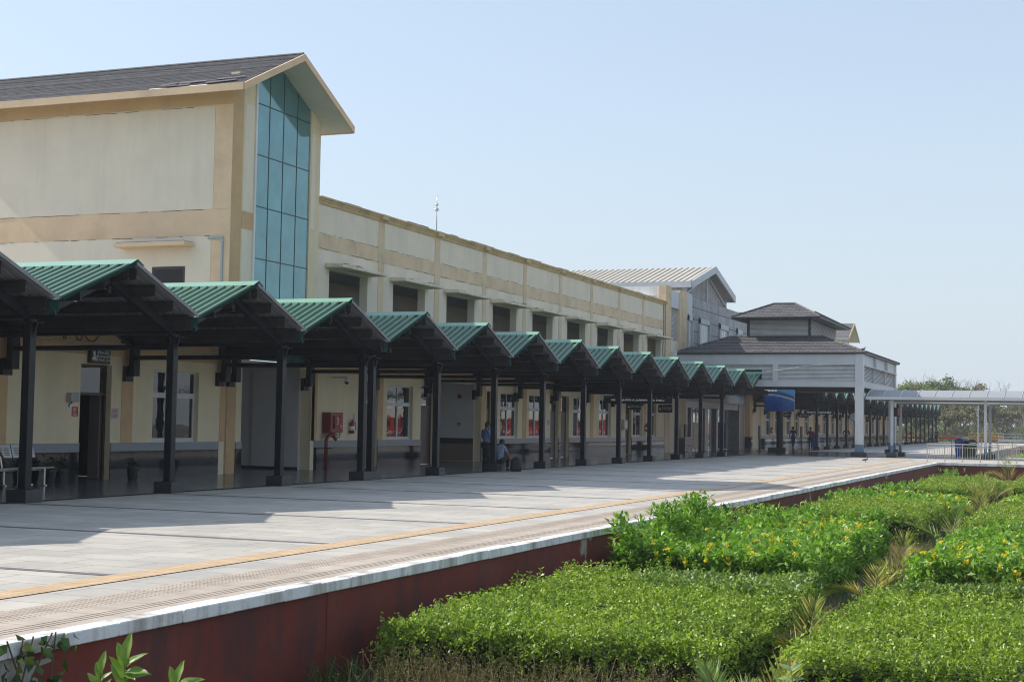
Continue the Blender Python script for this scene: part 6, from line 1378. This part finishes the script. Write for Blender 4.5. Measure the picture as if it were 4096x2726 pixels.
# palms
PALM = leaf_mat('palm_leaflet', [(0, (0.20, 0.27, 0.05)), (0.45, (0.34, 0.36, 0.09)), (0.8, (0.52, 0.43, 0.12)), (1, (0.56, 0.38, 0.10))], 0.4, 0.45)
PALMG = leaf_mat('green_palm_leaflet', [(0, (0.14, 0.24, 0.05)), (0.6, (0.25, 0.34, 0.09)), (1, (0.42, 0.42, 0.16))], 0.4, 0.45)
RACH = M('palm_rachis', (0.32, 0.25, 0.08), 0.6, var=0.2)
def palm(x, y, label, fronds, mat, z=GZ, scale=1.0):
    scale *= 0.82; fronds = [(a+U(-14, 14), e_-6, l_, d_+0.15) for a, e_, l_, d_ in fronds]
    t = thing('palm', (x, y, z), label, 'palm', 'young palms between the hedges')
    m = MB(); m.lathe(x, y, [(0.05*scale, z-0.05), (0.045*scale, z+0.12*scale), (0.03*scale, z+0.3*scale)], 8); m.build('trunk', STEM, t)
    for az, el, ln, droop in fronds:
        ln *= scale; a = R(az); pts = []
        for i in range(11):
            f = i/10; r = ln*f*math.cos(R(el))*(1+0.15*f); h = ln*f*math.sin(R(el))-droop*ln*f*f*0.6; pts.append(Vector((x+math.cos(a)*r, y+math.sin(a)*r, z+0.22*scale+h)))
        fr = MB(); fr.tube(pts, [0.010*scale*(1-0.085*i) for i in range(11)], 5); o = fr.build('frond', RACH, t)
        P = []; D = []; L = []
        nl = 26
        for i in range(nl):
            f = 0.22+0.78*i/(nl-1); k = min(9, int(f*10)); p = pts[k].lerp(pts[k+1], f*10-k); dr = (pts[k+1]-pts[k]).normalized(); sd = dr.cross(Vector((0, 0, 1)))
            if sd.length < 0.05: sd = Vector((1, 0, 0))
            sd.normalize(); un = sd.cross(dr)
            for s in (-1, 1):
                d = sd*s*(0.75-0.35*f)+dr*(0.55+0.5*f)+un*0.25; P.append(p[:]); D.append(d[:]); L.append(ln*0.42*(math.sin(math.pi*min(0.93, 0.18+f*0.78)))**0.7*U(0.85, 1.1))
        V, F = leaves(np.array(P), np.array(D), np.array(L), 0.013*scale+0.006, fold=0.12, curl=0.12); mesh_np('leaflets', V, F, mat, o)
palm(-2.98, 12.55, 'yellow green palm fan at the bottom edge, leaflets upright', [(125, 62, 0.95, 0.2), (60, 70, 0.75, 0.3), (165, 50, 0.7, 0.4)], PALMG)
palm(-2.62, 12.75, 'yellowing palm tuft at the bottom between the two front hedges', [(165, 50, 0.95, 0.75), (140, 62, 0.95, 0.6), (20, 55, 0.9, 0.6), (80, 72, 1.0, 0.3), (60, 60, 0.8, 0.5), (190, 42, 0.8, 0.8), (100, 60, 0.85, 0.5)], PALM)
palm(-3.04, 16.8, 'dry palm spilling out of the gap between the front hedges', [(200, 48, 0.95, 0.7), (150, 55, 0.9, 0.7), (20, 50, 0.8, 0.8), (95, 68, 1.1, 0.2), (250, 45, 0.8, 0.8)], PALM)
palm(-3.1, 22.6, 'spreading palm between the two yellow flowering bushes', [(60, 60, 1.2, 0.5), (100, 66, 1.1, 0.4), (150, 45, 1.2, 0.9), (175, 50, 0.9, 0.6), (20, 45, 0.9, 0.7)], PALM)
palm(-3.15, 26.5, 'tall yellow palm frond standing in the dry gap', [(95, 76, 1.2, 0.15), (60, 70, 1.0, 0.4), (150, 55, 0.9, 0.6), (210, 50, 0.8, 0.6)], PALM)
palm(-3.0, 33.8, 'grey green fan palm with a dead brown frond between hedges', [(160, 48, 1.3, 0.3), (85, 70, 1.3, 0.1), (25, 48, 1.3, 0.3), (60, 60, 1.0, 0.4)], PALMG, scale=1.1)
palm(-3.1, 44.6, 'brownish palm in the gap by the far yellow flowers', [(150, 55, 1.2, 0.6), (90, 70, 1.1, 0.3), (30, 55, 1.2, 0.5), (200, 50, 1, 0.6)], PALM, scale=1.2)
palm(-3.3, 51.0, 'dry brown palm in front of the far hedge', [(150, 60, 1.3, 0.4), (90, 72, 1.4, 0.2), (30, 60, 1.3, 0.4), (200, 50, 1, 0.6)], PALM, scale=1.3)
palm(-3.6, 70.5, 'yellow palm in front of the stained cross wall', [(150, 60, 1.3, 0.5), (90, 74, 1.4, 0.2), (30, 55, 1.5, 0.5), (0, 50, 1.3, 0.7), (180, 45, 1.2, 0.8)], PALM, scale=1.35)

# dry weeds, ground litter (nobody could count these)
DRY = leaf_mat('dry_weed', [(0, (0.10, 0.075, 0.04)), (0.6, (0.20, 0.16, 0.09)), (1, (0.28, 0.23, 0.13))], 0.2, 0.9)
def weeds(name, n, box_, h, mat, heads=True, w=0.004):
    X = rng.uniform(box_[0], box_[1], n); Y = rng.uniform(box_[2], box_[3], n); P = np.stack([X, Y, np.full(n, GZ)], 1); Hh = h*rng.uniform(0.35, 1, n)
    d = rng.normal(size=(n, 3))*0.28; d[:, 2] = 1; d /= np.linalg.norm(d, axis=1, keepdims=True)
    a = rng.random(n)*6.28; S = np.stack([np.cos(a), np.sin(a), 0*a], 1)*w; M1 = P+d*Hh[:, None]*0.55; bend = rng.normal(size=(n, 3))*0.12; bend[:, 2] = 0; T_ = P+d*Hh[:, None]+bend*Hh[:, None]*1.4
    V = np.stack([P-S, P+S, M1+S*0.8, M1-S*0.8, T_+S*0.4, T_-S*0.4], 1).reshape(-1, 3); b = np.arange(n)[:, None]*6; F = np.concatenate([np.concatenate([b, b+1, b+2, b+3], 1), np.concatenate([b+3, b+2, b+4, b+5], 1)])
    if heads:
        k = 9; f = np.tile(np.linspace(0.55, 1, k), n)[:, None]; Ph = np.repeat(M1, k, 0)+(np.repeat(T_-M1, k, 0))*((f-0.55)/0.45); Dh = rng.normal(size=Ph.shape); Dh[:, 2] += 0.3
        V2, F2 = leaves4(Ph, Dh, 0.035*rng.uniform(0.4, 1.2, len(Ph)), 0.010, 0.1, 0.4); F2 = F2+len(V); V = np.concatenate([V, V2]); F = np.concatenate([F, F2])
    o = mesh_np(name, V, F, mat); tag(o, kind='stuff'); return o
weeds('dry_weeds', 1300, (-6.7, -3.3, 12.4, 14.0), 0.62, DRY, w=0.005)
weeds('dry_weeds', 260, (-2.7, 0.8, 12.5, 13.7), 0.5, DRY)
GRASS = leaf_mat('garden_grass', [(0, (0.05, 0.09, 0.02)), (0.6, (0.12, 0.14, 0.04)), (1, (0.26, 0.21, 0.11))], 0.25, 0.8)
weeds('wild_grass', 9000, (-3.7, -2.4, 13, 78), 0.34, GRASS, heads=False, w=0.006)
weeds('wild_grass', 5000, (-7.3, 1.5, 19.9, 22.4), 0.30, DRY, heads=False, w=0.005)
weeds('wild_grass', 5000, (-7.3, 1.5, 31.5, 34.8), 0.34, DRY, heads=False, w=0.006)
weeds('wild_grass', 3000, (-7.3, 1.5, 49, 55), 0.34, GRASS, heads=False, w=0.008)
weeds('wild_grass', 9000, (-40, 5, 204, 240), 0.9, GRASS, heads=False, w=0.03)
weeds('green_blades', 160, (-7.3, -6.6, 12.6, 13.6), 0.5, leaf_mat('blade_green', [(0, (0.04, 0.09, 0.02)), (1, (0.10, 0.17, 0.05))], 0.2, 0.5), heads=False, w=0.010)
# broad-leaved saplings
GUAVA = leaf_mat('broad_green_leaf', [(0, (0.12, 0.21, 0.035)), (0.5, (0.18, 0.29, 0.05)), (1, (0.26, 0.36, 0.11))], 0.42, 0.4)
GUAVP = leaf_mat('pale_broad_leaf', [(0, (0.18, 0.27, 0.11)), (1, (0.26, 0.35, 0.16))], 0.3, 0.5)
def broad_leaf(P, D, N, L, W, mat, parent, name='leaf'):
    """one broad leaf as a curved, ribbed blade with a pointed tip"""
    P = Vector(P); D = Vector(D).normalized(); S = D.cross(Vector(N)).normalized(); N = S.cross(D); m = MB(); nu, nv = 9, 5
    for i in range(nu):
        f = i/(nu-1); wd = W*0.5*math.sin(math.pi*f**0.8)**0.75*(1-0.15*f)+0.0008
        for j in range(nv):
            g_ = (j/(nv-1)-0.5)*2; m.v.append(tuple(P+D*(L*f)-N*(L*0.22*f*f)+S*(g_*wd)+N*(abs(g_)*wd*0.35+0.0025*math.sin(f*38)*abs(g_))))
    for i in range(nu-1):
        for j in range(nv-1): m.f.append([i*nv+j, (i+1)*nv+j, (i+1)*nv+j+1, i*nv+j+1]); m.m.append(0)
    return m.build(name, mat, parent, smooth=True, recalc=False)
def sapling(tip, base, label, sets, mat, L0):
    t = thing('sapling', (base[0], base[1], GZ), label, 'sapling'); b = Vector(base); tp = Vector(tip); m = MB(); m.tube([b, b.lerp(tp, 0.5)+Vector((0.02, 0, 0)), tp], [0.009, 0.007, 0.003], 7); m.build('stem', GSTEM, t)
    for f, az, el, l in sets:
        p = b.lerp(tp, f); a = R(az); broad_leaf(p, (math.cos(a)*math.cos(R(el)), math.sin(a)*math.cos(R(el)), math.sin(R(el))), (-math.cos(a)*math.sin(R(el))+0.3, -math.sin(a)*math.sin(R(el))-0.6, math.cos(R(el))+0.2), L0*l, L0*l*0.42, mat, t)
S1 = [(1.0, 80, 82, 1.1), (0.985, 160, 66, 1.0), (0.985, 20, 42, 0.95), (0.97, 350, 14, 1.1), (0.965, 330, 4, 0.8), (0.95, 200, 62, 1.0), (0.95, 5, 22, 1.05), (0.93, 320, -5, 0.8), (0.92, 175, 58, 1.1), (0.90, 30, 30, 0.8), (0.88, 240, 40, 0.9), (0.86, 320, -12, 0.9), (0.84, 160, 50, 1.0), (0.81, 10, 20, 0.9)]
sapling((-4.40, 6.0, 0.50), (-4.37, 6.05, GZ), 'tall broad leaved sapling shoot in the foreground against the red wall', S1, GUAVA, 0.135)
S2 = [(1.0, 70, 76, 0.9), (0.99, 15, 26, 1.1), (0.975, 355, 8, 0.9), (0.98, 160, 70, 0.95), (0.955, 5, 18, 1.15), (0.955, 190, 40, 1.0), (0.94, 335, -4, 1.0), (0.93, 172, 55, 0.9), (0.92, 30, 24, 0.9), (0.90, 350, 0, 0.9), (0.89, 200, 48, 1.1)]
sapling((-4.10, 6.0, 0.42), (-4.13, 6.1, GZ), 'shorter broad leaved sapling shoot to the right of the tall one', S2, GUAVA, 0.13)
sapling((-4.54, 6.0, 0.44), (-4.56, 6.0, GZ), 'small leafy shoot at the left of the foreground saplings', [(1.0, 85, 80, 0.9), (0.98, 150, 60, 0.8), (0.97, 20, 50, 0.7), (0.95, 180, 50, 0.9), (0.93, 60, 60, 0.8)], GUAVA, 0.12)
sapling((-2.37, 12.4, -0.34), (-2.36, 12.4, GZ), 'pale broad leaved seedling beside the yellow palm tuft', [(1.0, 20, 42, 0.9), (0.99, 165, 32, 1.1), (0.9, 175, 10, 1.0), (0.9, 25, 15, 0.9), (0.78, 190, -5, 0.9), (0.78, 10, 0, 0.9)], GUAVP, 0.13)
sapling((-2.78, 12.2, -0.52), (-2.78, 12.2, GZ), 'pale low seedling at the bottom edge in front of the palm', [(1.0, 60, 70, 0.8), (0.97, 160, 40, 1.0), (0.97, 20, 40, 1.0), (0.9, 200, 25, 1.0), (0.9, 340, 25, 1.0)], GUAVP, 0.14)
def creeper(x, y0, y1, z0, z1, n, label):
    t = thing('creeper', (x, y0, z0), label, 'creeper'); P = np.stack([x+rng.uniform(0.02, 0.16, n), rng.uniform(y0, y1, n), z0+(z1-z0)*rng.random(n)**0.7], 1); D = rng.normal(size=P.shape)*0.4; D[:, 2] -= 0.7; D[:, 0] += 0.4
    V, F = leaves(P, D, 0.11*rng.uniform(0.6, 1.1, n), 0.075, fold=0.15, curl=0.2); mesh_np('foliage', V, F, CREEP, t); s = MB()
    for k in range(5): y = U(y0, y1); s.tube([(x+0.01, y, GZ), (x+0.03, y+U(-.2, .2), (z0+GZ)/2), (x+0.05, U(y0, y1), z1)], 0.007, 5)
    s.build('stems', STEM, t)
CREEP = leaf_mat('creeper_leaf', [(0, (0.02, 0.055, 0.015)), (0.7, (0.04, 0.09, 0.02)), (1, (0.14, 0.17, 0.03))], 0.2, 0.3)
creeper(KERB-0.01, 8.55, 9.35, -0.55, 0.04, 55, 'dark leaved creeper on the wall in the bottom left corner')
creeper(KERB-0.01, 29.4, 31.0, -0.6, 0.06, 220, 'dark leaved creeper climbing over the coping behind the flowering bush')

# ------------------------------------------------------------------ trees far beyond the platform end
BARK = M('tree_bark', (0.12, 0.095, 0.075), 0.9, var=0.25, scale=2)
TW = M('bare_twigs', (0.30, 0.25, 0.22), 0.9, var=0.2)
TG = [leaf_mat('tree_leaf_lime', [(0, (0.15, 0.21, 0.06)), (1, (0.27, 0.32, 0.10))], 0.35, 0.6), leaf_mat('tree_leaf_mid', [(0, (0.09, 0.14, 0.055)), (1, (0.17, 0.22, 0.09))], 0.3, 0.6), leaf_mat('tree_leaf_brown', [(0, (0.18, 0.155, 0.10)), (1, (0.28, 0.235, 0.155))], 0.3, 0.7)]  # leaf colours made paler, distance haze is mixed into them
def tree(x, y, h, spread, leafy, mat, label, zb=GZ, ls=0.42, group='trees beyond the platform end'):
    t = thing('tree', (x, y, zb), label, 'tree', group); tips = []; wood = MB(); fine = MB()
    def grow(p, d, ln, r, lev):
        q = p+d*ln; mid = p.lerp(q, 0.5)+Vector((U(-1, 1), U(-1, 1), U(-.3, .6)))*ln*0.09
        (wood if lev < 2 else fine).tube([p, mid, q], [r, r*0.85, r*0.66], 6 if lev < 2 else 3, cap=False)
        if lev >= 2: tips.append((mid, ln)); tips.append((q, ln))
        if lev == 5: return
        k = (3 if lev == 0 else random.choice((2, 3))) if lev < 3 else 2
        for i in range(k):
            a = U(0, 6.28) if lev else i*2.1+U(-.4, .4); o = Vector((math.cos(a), math.sin(a), 0)); nd = (d*U(0.55, 0.9)+o*U(0.45, 0.85)*spread+Vector((0, 0, 0.22))).normalized(); grow(q if i else p.lerp(q, 0.92), nd, ln*U(0.62, 0.84), r*0.62, lev+1)
    grow(Vector((x, y, zb)), Vector((U(-.06, .06), U(-.06, .06), 1)).normalized(), h*0.385, h*0.022, 0)
    wood.build('trunk', BARK, t, smooth=True); fine.build('branches', TW if leafy < 0.4 else BARK, t)
    n = int(len(tips)*leafy*22)
    if n:
        idx = rng.integers(0, len(tips), n); keep = rng.random(len(tips)) < (0.55 if leafy < 0.7 else 0.85); idx = idx[keep[idx]]
        P = np.array([tips[i][0][:] for i in idx])+rng.normal(size=(len(idx), 3))*np.array([0.05, 0.05, 0.04])*h*0.62; D = rng.normal(size=P.shape); D[:, 2] += 0.2
        V, F = leaves4(P, D, ls*rng.uniform(0.5, 1.2, len(P)), ls*0.6, 0.2, 0.2); mesh_np('crown', V, F, mat, t)
kinds = {'lime': (1.0, TG[0], 'lime green tree'), 'mid': (1.0, TG[1], 'mid green leafy tree'), 'bare': (0.0, TG[2], 'leafless pale twigged tree'), 'brown': (0.45, TG[2], 'half bare brownish tree')}
where = {0: 'standing behind the portico end', 1: 'rising above the left part of the walkway roof', 2: 'rising above the middle of the walkway roof', 3: 'seen under the walkway roof', 4: 'in the far row at the right edge'}
TREES = [(-35, 252, 9.5, 1.1, 'bare', 0), (-31.5, 246, 9.2, 1.1, 'lime', 0), (-29.5, 256, 11.0, 1.0, 'bare', 1), (-27.3, 245, 9.6, 1.05, 'lime', 1), (-25.6, 258, 11, 1.0, 'bare', 1), (-24.6, 247, 8.8, 1.0, 'brown', 1), (-22.6, 250, 10.2, 1.05, 'mid', 1), (-21.0, 259, 10.8, 1.0, 'bare', 2), (-19.8, 248, 9.6, 1.0, 'bare', 2), (-18.0, 252, 10.2, 1.0, 'bare', 2), (-16.6, 248, 8.6, 1.1, 'brown', 2),
         (-26, 225, 5.6, 1.2, 'mid', 3), (-21.5, 228, 6.2, 1.2, 'mid', 3), (-18.2, 222, 5.8, 1.2, 'brown', 3), (-15.8, 232, 6.6, 1.2, 'mid', 3), (-13.6, 236, 6.0, 1.1, 'brown', 3), (-17, 240, 7.2, 1.2, 'mid', 3), (-20, 238, 7.4, 1.2, 'brown', 3), (-24, 236, 7, 1.2, 'brown', 3),
         (-26, 385, 7.6, 1.2, 'brown', 4), (-22.5, 380, 7.8, 1.2, 'mid', 4), (-19.5, 390, 8.6, 1.2, 'mid', 4), (-16.5, 384, 8.4, 1.2, 'mid', 4), (-13, 380, 8, 1.2, 'brown', 4), (-18, 372, 6.5, 1.3, 'brown', 4), (-24, 370, 6.2, 1.3, 'brown', 4), (-9.5, 385, 8.4, 1.2, 'mid', 4)]
for x, y, h, s, kd, wh in TREES:
    lf, mt, nm = kinds[kd]; tree(x, y, h, s, lf, mt, nm+' '+where[wh], ls=0.42 if y < 300 else 0.6)
# undergrowth reading as one mass
def mass(name, n, bx, h, mat, L):
    X = rng.uniform(bx[0], bx[1], n); Y = rng.uniform(bx[2], bx[3], n); Z = GZ+h*rng.random(n)*np.clip(0.55+0.4*np.sin(X*0.9+Y*0.21)+0.25*np.sin(X*2.3), 0.12, 1.1); P = np.stack([X, Y, Z], 1); D = rng.normal(size=P.shape); V, F = leaves4(P, D, L*rng.uniform(0.5, 1.2, n), L*0.55, 0.2, 0.2); tag(mesh_np(name, V, F, mat), kind='stuff')
mass('undergrowth', 26000, (-42, 2, 214, 250), 3.2, TG[1], 0.4); mass('undergrowth', 14000, (-42, 2, 216, 262), 4.4, TG[2], 0.45)
mass('far_woodland', 16000, (-70, 40, 392, 420), 6.2, TG[1], 0.9); mass('far_woodland', 12000, (-70, 40, 390, 425), 6.8, TG[2], 0.9)
mass('undergrowth', 7000, (-12, 3, 178, 200), 1.0, TG[0], 0.3)

# ------------------------------------------------------------------ train on the far track, out of frame but mirrored in the windows and granite
RD = M('train_red_paint', (0.42, 0.03, 0.025), 0.4, var=0.06, scale=0.5); WT = M('train_grey_white_paint', (0.55, 0.54, 0.52), 0.45, var=0.05, scale=0.5)
def coach(y0):
    t = thing('train_coach', (4.6, y0, GZ), 'red and white passenger coach on the track right of the frame, mirrored in windows', 'train', 'coaches of the train on the next track'); y1 = y0+22.6
    MB().box(3.1, 6.1, y0, y1, 0.0, 2.05).build('lower_body', RD, t, bevel=0.05); MB().prism([(3.1, 2.052), (6.1, 2.052), (6.08, 2.75), (5.6, 3.1), (3.6, 3.1), (3.12, 2.75)], 'Y', y0, y1).build('upper_body', WT, t)
    w = MB()
    for k in range(9): w.box(3.08, 3.1, y0+2.2+k*2.1, y0+3.4+k*2.1, 1.25, 1.95)
    w.build('windows', BLACK, t); d = MB()
    for y in (y0+0.6, y1-1.4): d.box(3.075, 3.1, y, y+0.8, 0.05, 2.0)
    d.build('doors', WT, t); s = MB(); s.box(3.07, 3.1, y0+1.6, y1-1.6, 0.75, 0.85); s.build('stripe', WT, t); b = MB()
    for y in (y0+3.5, y0+6, y1-6, y1-3.5): b.tube([(3.6, y, GZ+0.5), (5.6, y, GZ+0.5)], 0.45, 14)
    b.box(3.5, 5.7, y0+1, y1-1, GZ+0.5, -0.001); b.build('bogies', BLACK, t)
    return t
c0 = coach(94)
for k in range(1, 6): o = copy_tree(c0); o.location.y = 94+k*23.4

# ------------------------------------------------------------------ hazy air
hm = bpy.data.materials.new('thin_haze'); hm.use_nodes = True; hn = hm.node_tree.nodes; hl = hm.node_tree.links; hn.remove(hn['Principled BSDF'])
pv = hn.new('ShaderNodeVolumePrincipled'); pv.inputs['Color'].default_value = (0.86, 0.92, 1.0, 1); pv.inputs['Density'].default_value = HAZED; pv.inputs['Anisotropy'].default_value = 0.0
hl.new(pv.outputs[0], hn['Material Output'].inputs['Volume'])
if HAZED > 0:
    hz_ = MB().box(-430, 310, -70, 910, GZ-1.0, 24).build('haze', hm); tag(hz_, kind='stuff')

# ------------------------------------------------------------------ sky, sun, camera
wd = bpy.data.worlds.new('World'); sc.world = wd; wd.use_nodes = True
n = wd.node_tree.nodes; l = wd.node_tree.links; bg = n['Background']
sky = n.new('ShaderNodeTexSky'); sky.sky_type = 'NISHITA'; sky.sun_disc = False
TX, TYS = 1.2, 0.06
elev = math.atan2(1, math.hypot(TX, TYS)); sky.sun_elevation = elev; sky.sun_rotation = math.atan2(-TX, -TYS)
sky.altitude = 0; sky.air_density = AIR; sky.dust_density = DUST; sky.ozone_density = OZ
tcw = n.new('ShaderNodeTexCoord'); spw = n.new('ShaderNodeSeparateXYZ'); l.new(tcw.outputs['Generated'], spw.inputs[0])
hr = ramp(n, [(0.0, (0.97,)*3), (0.06, (0.86,)*3), (0.22, (0.60,)*3), (0.5, (0.45,)*3)]); l.new(spw.outputs['Z'], hr.inputs['Fac'])   # the hazy layer of air thickens towards the horizon
HK = 1/(SKYS*2**EXPO)
hz = mixc(n, l, sky.outputs[0], (0.64*HK, 0.73*HK, 0.82*HK), hr.outputs['Color']); l.new(hz, bg.inputs['Color']); bg.inputs['Strength'].default_value = SKYS
ld = bpy.data.lights.new('sun', 'SUN'); ld.energy = SUNS; ld.angle = R(0.5); ld.color = (1.0, 0.94, 0.85)
lo_ = bpy.data.objects.new('sun', ld); COL.objects.link(lo_); lo_.rotation_euler = Vector((-TX, -TYS, 1)).to_track_quat('Z', 'Y').to_euler(); lo_.location = (-40, 40, 60)
cam = bpy.data.cameras.new('camera'); co_ = bpy.data.objects.new('camera', cam); COL.objects.link(co_); sc.camera = co_
cam.sensor_width = 36; cam.lens = 5844.357/4096*36; cam.clip_start = 0.1; cam.clip_end = 3000
yaw, pitch, roll = 0.379606479, 0.0554584661, 0.0169426143
cyw, syw, cp_, sp__ = math.cos(yaw), math.sin(yaw), math.cos(pitch), math.sin(pitch)
f_ = Vector((-syw*cp_, cyw*cp_, sp__)); r_ = Vector((cyw, syw, 0)); u_ = r_.cross(f_); rr_ = r_*math.cos(roll)+u_*math.sin(roll); uu_ = -r_*math.sin(roll)+u_*math.cos(roll)
co_.matrix_world = Matrix((( rr_.x, uu_.x, -f_.x, 0), (rr_.y, uu_.y, -f_.y, 0), (rr_.z, uu_.z, -f_.z, 1.7), (0, 0, 0, 1)))
sc.view_settings.view_transform = 'Standard'; sc.view_settings.look = 'None'; sc.view_settings.exposure = EXPO; sc.view_settings.gamma = 1
sc.cycles.max_bounces = 7; sc.cycles.diffuse_bounces = 4; sc.cycles.glossy_bounces = 4; sc.cycles.transmission_bounces = 4; sc.cycles.volume_bounces = 0; sc.cycles.transparent_max_bounces = 8
sc.cycles.caustics_reflective = False; sc.cycles.caustics_refractive = False; sc.cycles.use_adaptive_sampling = True; sc.cycles.adaptive_threshold = 0.006; sc.cycles.filter_width = 1.1
sc.cycles.use_denoising = True; sc.cycles.denoiser = 'OPENIMAGEDENOISE'; sc.cycles.sample_clamp_indirect = 6
